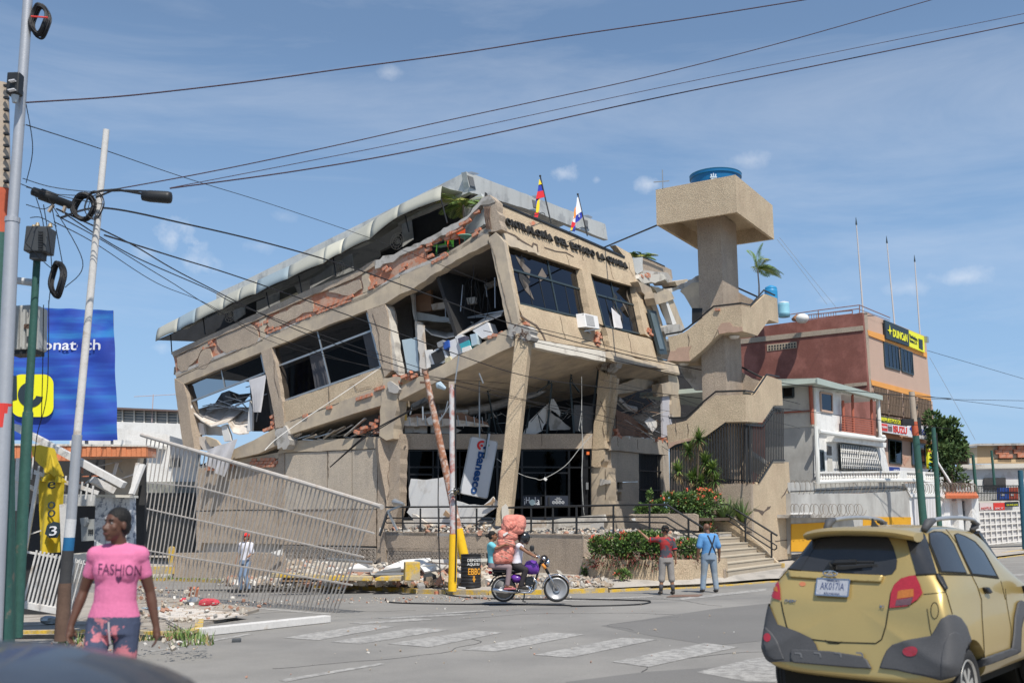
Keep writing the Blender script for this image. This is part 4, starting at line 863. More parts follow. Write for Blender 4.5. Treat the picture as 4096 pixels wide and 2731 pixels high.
# peeled plaster on the upper flight
PLK=mat('bare_render',(.45,.30,.22),.15,2,20,.1,.3)
tp('plaster_patch',slab(SL,'H',(925,1400,950,1355,1020,1350,1040,1385,1112,1388,1118,1420,935,1440),.05,o=-.02,j=3),PLK)
tp('plaster_patch',slab(SL,'I',(400,150,430,148,440,130,520,118,505,150,510,205,383,205),.05,o=-.02,j=3),PLK)
tp('plaster_patch',slab(SL,'I',(395,672,470,655,540,640,520,658,430,680,390,704),.05,o=-.02,j=3),PLK)
for co in [(415,152,440,160,435,175,412,172),(500,120,520,118,518,130,500,132)]: bricks(TW,SL,'I',co,o=-.04,w=.2,h=.1)
bricks(TW,SL,'H',(900,1250,935,1245,930,1280,905,1275),o=-.04,w=.2,h=.1)
# flights and landings: thick slabs behind the parapets, down to the shaft
def under(pl,vw,co,depth,vec=None,m=BEAM): tp('stair_flight',slab(pl,vw,co,depth,o=.14,vec=vec),m)
W1=1.35
under(SL,'S',q('H',1118,1405,1120,1420,935,1440,880,1492)+q('I',588,140,515,202,505,207,383,207,386,185,500,185,580,120,700,15),W1)
under(SL,'I',(832,535,832,550,715,552,600,635,520,658,430,680,390,705,385,685,430,655,520,635,590,612,700,532),W1)
under(SR,'H',(1120,1405,1235,1437,1325,1310,1400,1335,1400,1356,1325,1330,1235,1455,1120,1420),W1,vec=dL)
under(SR,'I',(832,532,920,538,985,440,1042,442,1042,457,990,457,925,555,832,550),W1,vec=dL)
# rear runs behind the shaft (seen right of it)
PRr=vpl(ns+dR*sr_+dL*.3,dL)
tp('parapet',slab(PRr,'H',(1075,1110,1130,1140,1230,1190,1180,1235,1080,1215),.15,j=2),STUCG)
tp('parapet',slab(PRr,'I',(800,265,860,300,920,320,885,395,810,375),.15,j=1),STUCG)
# broken stair landing left of the shaft under the box
PX=vpl(ns+dL*sl_,dL)
tp('broken_landing',slab(PX,'H',(625,1105,720,1040,775,1035,785,1240,720,1240,690,1190,660,1140),1.2,o=0,j=2),BEAM)
tp('broken_landing',slab(PX,'H',(600,1080,640,1045,700,1020,775,985,785,1040,720,1060,640,1100),.8,o=.1,j=5,seg=12),CONC)
tp('broken_landing',slab(offp(SL,1.5),'I',(440,215,590,215,595,370,540,370,480,300),.2,o=0,j=1),CONC)
for k in range(9):
    x=725+k*9; p=on(PX,'H',x,1240,x,1370-k*6); tp('bar',MB().bar(p[0],p[1],.04),BLKM)
# handrails on the parapets
def rail(pl,vw,co,r=.035,o=.05,dz=.06): tp('handrail',MB().tube([p+UP*dz for p in on(offp(pl,o),vw,*co)],r,6),BLKM)
rail(SL,'H',(515,1458,640,1436,690,1404,890,1238,1108,1213)); rail(SR,'H',(1108,1213,1180,1228,1285,1110,1370,1150)); rail(PRr,'H',(1075,1090,1230,1160))
rail(SL,'I',(395,538,490,535,590,445,660,388,830,383)); rail(SR,'I',(830,383,880,392,950,290,1020,302)); rail(PRr,'I',(800,245,925,308))
# base walls
tp('base_wall',slab(SR,'I',(862,905,905,905,985,780,1076,780,1086,950,1095,1245,1090,1330,1000,1340,870,1285,865,1100),.2,vec=dL,o=0),STUC)
tp('base_wall',slab(SL,'I',(600,960,640,945,690,905,862,905,868,1285,600,1285),.2),STUCG)
for co in [(870,1040,905,1050,935,1060,950,1045,955,1035,975,1030,968,1045,940,1062,925,1085,905,1062,880,1058),(1032,985,1050,960,1080,905,1084,905,1054,965)]:
    tp('crack_line',slab(SR,'I',co,.02,o=-.008,vec=dL),MC['crack_dark'])
tp('wall_joint',slab(SR,'I',(1000,1228,1090,1219,1090,1223,1000,1232),.02,o=-.01,vec=dL),MC['crack_dark'])
# barred screen between base wall and middle flight
FN=tp('bar_screen',MB().bar(*on(offp(SL,.08),'I',400,703,715,560),.04),BLKM)
def topL(x): return 705-(x-400)*.0 if x<400 else (705-(x-400)*.32 if x<520 else (668-(x-520)*.56 if x<700 else 560))
def botL(x): return 980 if x<640 else (945-(x-640)*.8 if x<690 else 900)
for k in range(30):
    x=400+k*15.6; p=on(offp(SL,.08),'I',x,topL(x),x+1.5,botL(x)); tp('bar',MB().bar(p[0],p[1],.045),BLKM)
for co in [(400,868,700,880),(700,880,862,885),(400,703,520,664),(520,664,600,630),(600,630,720,558)]:
    p=on(offp(SL,.05),'I',*co); tp('rail',MB().bar(p[0],p[1],.05),BLKM)
for k in range(24):
    x=832+k*9.2
    yt=560 if x<925 else max(478,560-(x-925)*1.35); yb=895 if x<905 else max(775,895-(x-905)*1.45)
    p=on(offp(SR,.02),'I',x,yt,x+.8,yb); tp('bar',MB().bar(p[0],p[1],.04),BLKM)
for co in [(905,895,985,770),(985,770,1052,770),(990,470,1032,480),(925,575,985,490),(832,568,925,575)]:
    p=on(offp(SR,-.02),'I',*co); tp('rail',MB().bar(p[0],p[1],.05),BLKM)
tp('stair_core',slab(offp(SL,1.6),'I',(400,700,860,560,860,1240,400,1240),.2),STUCG)
tp('stair_flight',slab(offp(SR,1.2),'I',(832,690,1050,840,1050,860,832,720),1.0,vec=dL),CONCL)
for (vw,x,y,pl,nm) in [('H',1052,1458,offp(SL,.8),'upper'),('I',478,216,offp(SL,.8),'lower')]:
    p=hit(q(vw,x,y)[0],pl); ob('ceiling_lamp',MB().lathe([(.0,-.1),(.14,-.09),(.2,-.03),(.2,0),(0,0)],p,n=16),WHT,label='round white lamp under the %s landing of the stair tower'%nm,cat='lamp',group='lamps under the stair landings')
# link beam from the roof corner to the tank box
p0=hit(q('H',30,765)[0],offp(PR,.1)); p1=nb+dL*LW+UP*zb+dL*-.0
t=ob('steel_pole',MB().tube([p0,p1],.035,8),BLKM,label='thin dark steel pole bridging the broken roof edge and the tower box',cat='pole')
# right house beams to roof
# hairline and gaping cracks across the facade
def crack(pl,vw,co,w=.012,par=None,o=-.012,vec=None):
    P=[hit(p,offp(pl,o)) for p in jag(q(vw,*co),1.5,9)[:-max(1,int(math.hypot(co[-2]-co[0],co[-1]-co[1])/VW[vw][2]/9))]]
    mb=MB()
    for a,b in zip(P,P[1:]):
        if (a-b).length<1.2: mb.bar(a,b,w*rnd(.5,1.5),.01,up=pl[1])
    ob('crack_line',mb,MC['crack_dark'],par or BLD)
for vw,pl,co,w,o in (('E',PL,(205,1000,420,905,640,812,900,700),.014,-.01),('E',PL,(1400,1070,1405,1180,1412,1220),.02,-.01),('E',PL,(1100,1340,1200,1300,1300,1262,1500,1190),.016,-.01),('E',PL,(1560,1060,1600,1050,1620,1100,1700,1075,1760,1060),.012,-.01),('E',PL,(970,860,975,1000,1000,1100,1020,1180),.014,-.05),('E',PL,(1745,500,1790,640,1800,760,1830,900),.014,-.06),
  ('G',PL,(900,720,935,820,960,940,1000,1080,1040,1250,1080,1370),.012,-.07),('G',PR,(1500,820,1530,930),.012,-.01),('G',PR,(1590,690,1600,760,1640,880),.02,-.01),('G',PR,(1830,860,1860,980,1880,1040),.014,-.01),('G',PR,(1450,1300,1470,1400,1500,1500),.014,-.01),('H',PR,(225,880,240,950,275,1010),.014,-.03),('I',PR,(160,45,175,120,185,175),.016,-.03),
  ('D',P0,(1650,300,1655,420,1640,520,1648,640),.016,-.08),('D',P0,(935,590,1100,588,1300,590),.02,-.02),('F',PF,(110,1010,95,1120,110,1200,90,1300),.014,-.09),('F',PF,(560,805,565,860,570,910),.012,-.07),('F',PF,(1230,803,1232,860,1228,910),.012,-.07),('F',PCL,(1660,560,1700,640,1680,760,1700,850),.014,-.02),('F',PCL,(1700,1060,1705,1180,1700,1300),.02,.1),
  ('D',P0,(1240,185,1242,380),.012,-.02),('I',PG,(215,650,218,720),.014,-.04),('I',PG,(100,640,105,705),.014,-.04)): crack(pl,vw,co,w,None,o)
for vw,pl,co in (('H',SL,(690,1440,700,1500,690,1560)),('H',SL,(880,1490,910,1440,925,1400)),('I',SL,(430,545,432,590,440,640)),('I',SR,(1000,1230,1040,1226,1090,1222)),('I',SL,(500,560,505,600,500,650)),('I',SR,(1035,985,1050,960))): crack(pl,vw,co,.014,TW)
# ================= terrace, stairs, planters, railings =================
TZ=1.10
T1=AB(5.4,-.42); T2=AB(-.15,-.8); T3=AB(-3.9,-1.9); T4=AB(-6.2,-.53); 
TER=thing('entrance_terrace','raised pebble dashed terrace wall under the broken bank corner','terrace',AB(-2,-2,-.3))
def tq(name,mb,m,**k): return ob(name,mb,m,TER,**k)
mb=MB(); plan=[T1,T2,T3,T4,AB(-6.2,4.9),AB(-5.6,7),AB(0,9),AB(5.4,2)]
mb.prism([p+UP*(TZ-.14) for p in plan],UP*.1); tq('terrace_floor',mb,CONC)
for a,b in ((T1,T2),(T2,T3),(T3,T4)):
    n=dR*.22; L_=(b-a).length; k=max(1,round(L_/3.2))
    for i in range(k):
        p=a.lerp(b,i/k); r_=a.lerp(b,(i+1)/k); d=(r_-p).normalized()*.008
        low=-.35; zz=.42 if a is T1 else low
        tq('wall_panel',MB().prism([p+d+UP*zz,r_-d+UP*zz,r_-d+n+UP*zz,p+d+n+UP*zz],UP*(TZ-zz)),STUCG)
# vent block band below the left part of the terrace wall
PT=vpl(T1,(T2-T1))
tq('base_course',MB().prism([T1+UP*.40+dR*.03,T2+UP*.40+dR*.03,T2+UP*.40+dR*.2,T1+UP*.40+dR*.2],UP*.03),BEAM)
ventrow(PT,'J',(150,765,1165,770,1165,905,135,918),26,3,TER,VB,o=.05)
tq('base_course',MB().prism([T1-UP*.4,T2-UP*.4,T2+dR*.2-UP*.4,T1+dR*.2-UP*.4],UP*.22),BEAM)
tq('pilaster',slab(PT,'J',(60,590,105,590,112,925,60,925),.3,o=-.03),STUCG)
# lower planter in front of the terrace wall
pl_=[AB(-3.95,-2.0),AB(-4.4,-2.7),AB(-5.0,-3.1),AB(-5.8,-3.2),AB(-6.7,-2.85),AB(-7.5,-2.0),AB(-7.98,-.6)]
PLT=thing('street_planter','curved low tan planter wall full of flowering bushes in front of the terrace','planter',pl_[3]-UP*.2)
for i in range(len(pl_)-1):
    a,b=pl_[i],pl_[i+1]; ob('wall_panel',MB().prism([a-UP*.4,b-UP*.4,b-UP*.4+dR*.18,a-UP*.4+dR*.18],UP*.82),STUC,PLT)
mb=MB(); mb.prism([p+dR*.15+UP*.2 for p in pl_],UP*.1); SOIL=mat('soil',(.10,.07,.05),.2,2,20,.3,.4); ob('soil',mb,SOIL,PLT)
# main steps
ST=thing('entrance_steps','seven wide tan concrete steps rising to the terrace beside the men','steps',AB(-8,0,0))
STEPM=mat('step_concrete',(.40,.34,.26),.1,1,30,.12,.3); NOSE=mat('step_nosing',(.46,.40,.31),.1,2,30,.1,.2)
for k in range(7):
    a=-7.98+k*.297; z=.068+.172*k
    ob('step',MB().prism([AB(a,-.53,z-.4),AB(a,4.9,z-.4),AB(-6.1,4.9,z-.4),AB(-6.1,-.53,z-.4)],UP*(.4-.03)),STEPM,ST)
    ob('nosing',MB().prism([AB(a-.02,-.53,z-.03),AB(a-.02,4.9,z-.03),AB(a+.3,4.9,z-.03),AB(a+.3,-.53,z-.03)],UP*.03),NOSE,ST)
PS2=vpl(AB(-8,4.95),dL)
ob('side_wall',slab(PS2,'O',(1345,300,1500,288,1755,286,1800,400,1890,500,2060,650,2150,740,2235,822,2240,870,1580,960,1340,500),.22),STUC,ST)
ob('side_wall',MB().prism([AB(-7.98,-.56,-.3),AB(-6.2,-.56,-.3),AB(-6.2,-.56,TZ),AB(-7.98,-.56,.1)],-dR*.15),STUCG,ST)
ob('yellow_mark',MB().box(AB(-8.0,4.8,.0),(.14,.1,.15),R(-32)),YEL,ST)
# upper planter on the terrace
UPL=thing('terrace_planter','pebble dashed planter box on the terrace holding the dracaena and red flowers','planter',AB(-5.6,1.5,TZ-.04))
PU=vpl(AB(-5.5,1.8),dL)
ob('wall_panel',slab(PU,'O',(665,290,1000,286,1300,284,1345,300,1345,475,1300,470,860,440,670,375),.2),STUCG,UPL)
ob('wall_panel',slab(vpl(AB(-4.4,1.9),dR),'O',(640,300,670,290,690,360,650,365),.15),STUCG,UPL)
mb=MB(); mb.prism([AB(-4,1.95,1.5),AB(-6,1.95,1.5),AB(-6.2,4.9,1.5),AB(-4,5.4,1.5)],UP*.1); ob('soil',mb,SOIL,UPL)
# railings
RP1=offp(vpl(T1,(T2-T1)),.1); RP2=vpl(T2+dR*.1,(T4-T2)); RP3=vpl(AB(-6.2,-.45),dL); RP4=vpl(AB(-6.2,4.8),dL)
def railing(label,segs,posts):
    t=thing('railing',label,'railing',hit(q(*posts[0][:3])[0],posts[0][5])); t.location.z=TZ if 'level' in label else t.location.z; WO[t]=V(t.location)
    for r_,chain in segs:
        P=[hit(q(vw,x,y)[0],pl) for (vw,x,y,pl) in chain]; ob('rail',MB().tube(P,r_,8),BLKM,t)
    for (vw,x,y0,x1,y1,pl) in posts:
        P=[hit(q(vw,x,y0)[0],pl),hit(q(vw,x1,y1)[0],pl)]; ob('post',MB().tube(P,.032,8),BLKM,t)
railing('level black pipe railing left of the leaning corner column',[(.032,[('F',80,1342,RP1),('F',905,1337,RP1)]),(.024,[('F',90,1422,RP1),('F',500,1421,RP1),('F',840,1418,RP1),('F',868,1425,RP1),('F',878,1440,RP1),('F',868,1458,RP1),('F',840,1464,RP1),('F',500,1460,RP1),('F',85,1458,RP1),('F',78,1440,RP1),('F',90,1422,RP1)])],
  [('F',x,1350,x,1525,RP1) for x in (205,335,470,608,750)])
railing('level black pipe railing right of the leaning corner column that ends sloping down the steps',[(.034,[('F',985,1346,RP2),('F',1845,1326,RP2),('O',1018,187,RP2),('O',1240,330,RP3),('O',1415,440,RP3)]),(.024,[('F',1040,1420,RP2),('F',1845,1413,RP2),('O',1015,323,RP2),('O',1375,545,RP3)]),(.024,[('F',1040,1462,RP2),('F',1845,1448,RP2),('O',1000,387,RP2),('O',1370,612,RP3)])],
  [('J',1632,335,1632,610,RP2),('J',1860,330,1860,615,RP2),('J',2108,325,2108,620,RP2),('O',15,190,15,520,RP2),('O',425,188,425,515,RP2),('O',825,186,825,490,RP2),('O',1255,340,1258,600,RP3)])
railing('black pipe handrail down the right side of the entrance steps',[(.034,[('O',1290,185,RP4),('O',1685,183,RP4),('O',2240,530,RP4)]),(.024,[('O',1345,358,RP4),('O',1320,340,RP4),('O',1320,312,RP4),('O',1345,298,RP4),('O',1690,300,RP4),('O',2205,622,RP4),('O',2232,640,RP4),('O',2232,670,RP4),('O',2205,686,RP4),('O',2180,675,RP4),('O',1695,362,RP4),('O',1345,358,RP4)])],
  [('O',1483,188,1483,362,RP4),('O',1885,330,1888,650,RP4),('O',2172,500,2178,812,RP4)])
# ================= vegetation =================
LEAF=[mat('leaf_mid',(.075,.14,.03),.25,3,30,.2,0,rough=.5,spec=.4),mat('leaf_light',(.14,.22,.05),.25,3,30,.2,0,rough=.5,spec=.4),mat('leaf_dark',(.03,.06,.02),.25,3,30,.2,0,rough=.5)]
RED=mat('flower_coral',(.75,.16,.09),.2,3,30,.2,0); REDL=mat('leaf_red',(.16,.045,.035),.3,3,30,.2,0); DRY=mat('leaf_dry',(.30,.22,.11),.2,3,30,.1,0)
def mob(name,mats,parent=None,**k):
    """several materials in one mesh: mats = [(MB, material), ...]"""
    allb=MB(); idx=[]
    for i,(m_,mt) in enumerate(mats):
        n=len(m_.f); allb.add(m_.v,m_.f); idx+= [i]*n
    if parent: off=WO[parent]
    elif allb.v: 
        xs=[p.x for p in allb.v]; ys=[p.y for p in allb.v]; off=V(((min(xs)+max(xs))/2,(min(ys)+max(ys))/2,min(p.z for p in allb.v)))
    me=allb.mesh(name,off)
    for _,mt in mats: me.materials.append(mt)
    me.polygons.foreach_set('material_index',idx)
    o=bpy.data.objects.new(name,me); COL.objects.link(o); o.parent=parent
    if not parent: o.location=off
    WO[o]=off; return props(o,k.get('label'),k.get('cat'),k.get('group'),k.get('kind'))
def leaf(mb,p,d,L_,w):
    d=d.normalized(); s_=d.orthogonal().normalized(); s_=Mx.Rotation(rnd(0,6.28),3,d)@s_
    mb.add([p,p+d*L_*.5+s_*w*.5,p+d*L_,p+d*L_*.5-s_*w*.5],[(0,1,2,3)])
def rdir(up=0): 
    v=V((rnd(-1,1),rnd(-1,1),rnd(-1,1)+up)); return v.normalized() if v.length>.01 else V((0,0,1))
def bush(name,label,cat,c,r,n,nf,fl=RED,L_=.11,lowred=0,group=None,lumps=9):
    mbs=[MB(),MB(),MB(),MB(),MB()]
    cl=[]
    for i in range(lumps):
        d=rdir(.3); cl.append((V((c.x+d.x*r[0]*.62,c.y+d.y*r[1]*.6,c.z+r[2]*.55+d.z*r[2]*.42)),rnd(.32,.5)))
    for i in range(n):
        cc,k=random.choice(cl); d=rdir(.25); p=cc+V((d.x*r[0]*k,d.y*r[1]*k,d.z*r[2]*k))*rnd(.7,1.05)
        if p.z<c.z: p.z=c.z+rnd(0,.1)
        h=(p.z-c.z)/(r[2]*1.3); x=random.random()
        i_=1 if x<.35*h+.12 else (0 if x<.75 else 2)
        leaf(mbs[i_],p,(d+rdir(.2)*.8),L_*rnd(.6,1.2),L_*.42)
    for i in range(nf):
        cc,k=random.choice(cl); d=rdir(.9); p=cc+V((d.x*r[0]*k,d.y*r[1]*k,abs(d.z)*r[2]*k))*1.08
        for j in range(12): leaf(mbs[3],p+rdir()*.05,rdir(.5),.07,.05)
    for i in range(lowred):
        a=rnd(0,6.28); p=c+V((math.cos(a)*r[0]*rnd(.5,1),-abs(math.sin(a))*r[1]*rnd(.6,1.1),rnd(-.1,.3))); leaf(mbs[4] if i%3 else mbs[2],p,V((math.cos(a)*.6,-.8,rnd(-1,.5))),.22,.035)
    t=thing(name,label,cat,c,group)
    st=MB()
    for i in range(7): st.tube([c,c+rdir(1)*.1+UP*.1,random.choice(cl)[0]],[.025,.02,.008],5)
    ob('stem',st,mat('bark',(.12,.09,.06),.2,5,30,.2,.3),t)
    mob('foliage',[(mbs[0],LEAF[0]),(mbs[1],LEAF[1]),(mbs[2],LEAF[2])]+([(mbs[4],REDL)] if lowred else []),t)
    if nf: ob('flowers',mbs[3],fl,t,kind='stuff')
    return t
def plan(vw,x,y,Y): p=at(*q(vw,x,y)[0],Y); return p
G1='flowering bushes in the street planter'
for (x,Y,rr,l_,nf,z,lw) in [(390,29.75,(.72,.5,.62),'leftmost coral flowered bush of the street planter, with dark red leaves below',16,.3,260),(560,29.5,(.5,.45,.68),'second bush from the left in the street planter, tall and leafy with few flowers',6,.3,60),(770,29.5,(.78,.5,.72),'widest bush of the street planter left of the pointing man',6,.3,330),(890,29.6,(.4,.4,.55),'small dark bush of the street planter directly behind the pointing man',2,.3,160),(1240,29.9,(.5,.42,.55),'coral flowered bush of the street planter between the two standing men',9,.3,120)]:
    c=plan('O',x,800,Y); c.z=z
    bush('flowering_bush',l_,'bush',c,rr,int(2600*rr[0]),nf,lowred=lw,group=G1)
G2='flowering bushes on the terrace planter'
for (x,Y,rr,l_,nf) in [(900,34.7,(.75,.5,.55),'left low part of the red flowering bushes on the terrace planter',5),(1180,35.0,(.85,.6,.75),'tall middle red flowering bush on the terrace planter',15),(1420,35.2,(.8,.6,.72),'red flowering bush on the terrace planter just above the head of the stairs',26)]:
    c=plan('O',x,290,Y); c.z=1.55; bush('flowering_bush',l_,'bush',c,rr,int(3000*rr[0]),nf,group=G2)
c=plan('O',840,120,33.6); c.z=1.55; bush('flowering_bush','small separate sprig at the left end of the terrace planter','bush',plan('O',830,290,34.6),(.13,.13,.6),200,2,group=G2)
c=plan('O',1440,400,34.6); bush('hanging_plant','reddish spiky plant hanging over the terrace planter at the top of the stairs','plant',V((c.x,c.y,.95)),(.35,.25,.55),350,1,lowred=250)
bush('low_plant','small flowering plant growing at the foot of the street planter','plant',V((*plan('O',530,1000,28.9).xy,-.1)),(.22,.15,.18),220,4)
for x,l_ in ((95,'first small weed at the foot of the terrace wall, left one'),(160,'second small weed at the foot of the terrace wall, right one')):
    p=plan('O',x,970,30.3); p.z=-.14; bush('weed',l_,'weed',p,(.1,.1,.2),90,0,lumps=3)
# dracaena: thin stems with ball-like rosettes
def rosette(mb,c,n,L_,up=.3,w=.045,droop=.5):
    for i in range(n):
        d=rdir(up); pr=c; k=4; dd=d.copy(); s_=d.cross(UP); s_=(s_.normalized() if s_.length>.01 else V((1,0,0)))
        pts=[c]; l_=L_*rnd(.7,1.1)
        for j in range(k): dd=(dd-UP*droop*.25*(j)).normalized(); pts.append(pts[-1]+dd*l_/k)
        vs=[]; 
        for j,p in enumerate(pts): ww=w*(1-(j/k)**1.6)*.5+.002; vs+=[p-s_*ww,p+s_*ww]
        mb.add(vs,[(2*j,2*j+1,2*j+3,2*j+2) for j in range(k)])
t=thing('dracaena_tree','tall green dracaena with several spiky heads in front of the black bar screen','tree',V((*plan('I',540,950,35.9).xy,1.5)))
lf=MB(); lf2=MB(); dr=MB()
base=V((*plan('I',530,950,35.9).xy,1.55))
for (x,y,L_) in [(565,645,.5),(505,715,.48),(447,830,.48),(600,780,.55),(545,855,.45),(640,815,.45),(575,900,.5),(655,880,.5),(520,870,.35),(620,860,.5)]:
    p=plan('I',x,y+15,35.9+rnd(-.3,.3)); ob('stem',MB().tube([base+V((rnd(-.3,.3),0,0)),base.lerp(p,.5)+V((rnd(-.05,.05),0,-.0)),p],[.05,.035,.03],7),MC['bark'],t)
    rosette(lf,p+UP*.05,70,L_,.5); rosette(lf2,p+UP*.08,45,L_*.95,.9); rosette(dr,p-UP*.05,24,L_*.8,-.6,droop=.8)
mob('leaves',[(lf,LEAF[0]),(lf2,mat('leaf_yellowgreen',(.22,.30,.07),.2,3,30,.2,0,rough=.5)),(dr,DRY)],t)
for x,y,l_,g in [(1640,250,'leftmost spiky agave at the right of the terrace planter',1),(1720,270,'middle spiky agave at the right of the terrace planter',1),(1850,290,'rightmost spiky agave next to the cracked tower wall',1)]:
    p=plan('O',x,y,35.95); p.z=1.45; t=thing('agave',l_,'plant',p,'agaves on the terrace planter'); m1=MB(); m2=MB(); rosette(m1,p,34,.95,1.5,.08,.15); rosette(m2,p,18,.8,1.1,.08,.3); mob('leaves',[(m1,mat('leaf_agave',(.17,.24,.10),.2,3,30,.2,0,rough=.5)),(m2,LEAF[1])],t)
# palms on the roof terrace and behind
def palm(label,p,h,L_,n,name='palm_tree',wind=V((0,0,0)),th=.06,group=None,arch=.55,w=.05):
    t=thing(name,label,'palm',p,group); top=p+UP*h
    if h>.2: ob('trunk',MB().tube([p,p.lerp(top,.5)+V((.04,0,0)),top],[th,th*.7,th*.6],8),mat('palm_trunk',(.30,.25,.22),.2,5,30,.1,.2),t)
    for i in range(n):
        a=2*PI*i/n+rnd(-.2,.2); d=V((math.cos(a),math.sin(a),rnd(.5,1.3)))+wind; d.normalize(); pts=[top]; dd=d
        k=7; l_=L_*rnd(.8,1.05)
        for j in range(k): dd=(dd+wind*.12-UP*arch*.32).normalized(); pts.append(pts[-1]+dd*l_/k)
        mb=MB(); mb.tube(pts,[.012*(1-j/8) +.003 for j in range(k+1)],4)
        for j in range(k*6):
            s_=j/(k*6); q_=min(int(s_*k),k-1); f_=s_*k-q_; c=pts[q_].lerp(pts[q_+1],f_); ax=(pts[q_+1]-pts[q_]).normalized(); sd_=ax.cross(UP).normalized() if ax.cross(UP).length>.05 else V((1,0,0))
            for sg in (-1,1):
                e=(sd_*sg*.9+ax*.7-UP*.35+wind*.5).normalized(); ll=L_*.34*math.sin(PI*(s_*.85+.13))+.05
                mb.add([c,c+e*ll*.5+ax*w*.3,c+e*ll,c+e*ll*.5-ax*w*.3],[(0,1,2,3)])
        ob('frond',mb,LEAF[1] if i%3 else mat('frond_yellow',(.30,.31,.08),.2,2,20,.1,0),t)
    return t
palm('green potted palm on the roof terrace behind the broken corner parapet',hit(q('G',690,640)[0],offp(PL,1.8)),1.1,1.3,12,name='potted_palm')
palm('small palm tuft behind the corner parapet at the far right of the fascia',hit(q('H',320,860)[0],offp(PBk,1.2)),.1,1.0,12,name='potted_palm')
palm('single windblown palm on a thin trunk rising behind the upper stair landing',at(*q('H',1247,1200)[0],52),1.9,1.45,15,wind=V((.75,0,-.0)),arch=.75)
# potted chairs visible in the hole of the corner parapet
for (x,y,c_,l_,nm) in [(530,750,(.05,.20,.02),'green plastic chair showing through the broken corner parapet','green_plastic'),(620,690,(.75,.09,.02),'orange red plastic chair showing through the broken corner parapet','red_plastic')]:
    m_=mat(nm,c_,.05,1,10,.03,0,rough=.4); p=hit(q('G',x,y)[0],offp(PL,.75)); t=thing('plastic_chair',l_,'chair',p-UP*.45,'plastic chairs behind the corner parapet')
    ob('seat',MB().box(p,(.6,.5,.04),R(-32),R(8)),m_,t); ob('backrest',MB().box(p+V((.25,.1,.25)),(.08,.5,.45),R(-32)),m_,t)
    for sx in (-.2,.2):
        for sy in (-.18,.18): ob('leg',MB().bar(p+V((sx,sy,0)),p+V((sx*1.2,sy*1.2,-.42)),.035),m_,t)
p=hit(q('G',705,680)[0],offp(PL,.8)); ob('round_table',MB().lathe([(0,0),(.32,0),(.32,.03),(.03,.04),(.03,-.5),(.0,-.5)],p),mat('mint_plastic',(.25,.55,.45),0,1,1,0,0),label='mint green round table top beside the red plastic chair',cat='table')
# ================= rubble =================
RUB=[mat('rubble_pale',(.47,.42,.35),.15,3,30,.15,.3),mat('rubble_grey',(.34,.32,.29),.15,3,30,.15,.3),mat('rubble_red',(.40,.22,.155),.2,3,30,.15,.3),mat('rubble_white',(.60,.57,.52),.08,3,30,.1,.1),mat('rubble_tan',(.40,.32,.24),.15,3,30,.15,.3)]
def rubble(name,label,quad,n,smin,smax,hump=.15,wts=(5,3,3,1,3),cat='rubble',flat=.5):
    ms=[MB() for _ in RUB]
    for i in range(n):
        s_,t_=random.random(),random.random()
        p=(quad[0]*(1-s_)+quad[1]*s_)*(1-t_)+(quad[3]*(1-s_)+quad[2]*s_)*t_
        hh=hump*(math.sin(PI*s_)*math.sin(PI*t_))**.6*(.6+.6*noise.noise(p*1.3))
        sz=smin+(smax-smin)*random.random()**4
        p=p+V((rnd(-.15,.15),rnd(-.1,.1),max(0,hh)*random.random()+sz*.15))
        m_=random.choices(ms,wts)[0]; rot=Mx.Rotation(rnd(0,6.3),3,rdir())
        k=random.choice((4,5,6)); vs=[]
        for zz in (-1,1):
            for a in range(k): vs.append(p+rot@V((math.cos(2*PI*a/k+rnd(-.3,.3))*sz*.5*rnd(.7,1.2),math.sin(2*PI*a/k)*sz*.5*rnd(.6,1.1),zz*sz*.5*flat*rnd(.5,1))))
        m_.add(vs,[tuple(range(k))[::-1],tuple(range(k,2*k))]+[(a,(a+1)%k,(a+1)%k+k,a+k) for a in range(k)])
    return mob(name,[(m_,RUB[i]) for i,m_ in enumerate(ms) if m_.v],kind='stuff',label=label,cat=cat)
rubble('rubble','loose pale rubble along the terrace edge right of the leaning column',[T2+UP*(TZ-.04)+dR*.1,T4+UP*(TZ-.04)+dR*.1,AB(-5.7,1.2,TZ-.04),AB(-.2,2,TZ-.04)],3800,.03,.22,.16,(6,4,1,2,3))
rubble('rubble','rubble heaped along the terrace edge left of the leaning column',[T1+UP*(TZ-.04)+dR*.1,T2+UP*(TZ-.04)+dR*.1,AB(0,1.2,TZ-.04),AB(5,1.6,TZ-.04)],2200,.04,.35,.3,(5,4,2,2,3))
def gp(vw,x,y,dz=0): 
    p=gr(*q(vw,x,y)[0]); return p
def pv(a,b,z): return AB(a,b,z)
rubble('rubble','wide field of brick and plaster rubble on the pavement below the terrace',[V((-6.2,36.6,-.12)),V((-.8,32.6,-.12)),V((-.6,29.0,-.26)),V((-5.6,30,-.32))],5000,.04,.4,.2,(4,2,3,2,4))
rubble('rubble','rubble heap on the forecourt behind the fallen fence',[V((-9.5,38.3,-.1)),V((-5.4,36.6,-.1)),V((-4.8,30.5,-.35)),V((-9,31.6,-.45))],3200,.04,.4,.22,(4,2,3,2,4))
rubble('rubble','small broken stones on the pavement between motorcycle and planter',[V((-.6,31.9,-.14)),V((2.6,29.4,-.12)),V((2.8,27.8,-.22)),V((0,27.9,-.26))],1200,.03,.2,.08,(5,2,1,1,4))
rubble('rubble','brick crumbs scattered along the kerb and road in front of the drum',[V((-10,27.5,GZ(-10,27.5)+.02)),V((0,27.0,GZ(0,27)+.02)),V((2,25.4,GZ(2,25.4)+.02)),V((-9,25,GZ(-9,25)+.02))],700,.02,.1,.01,(4,1,3,1,2))
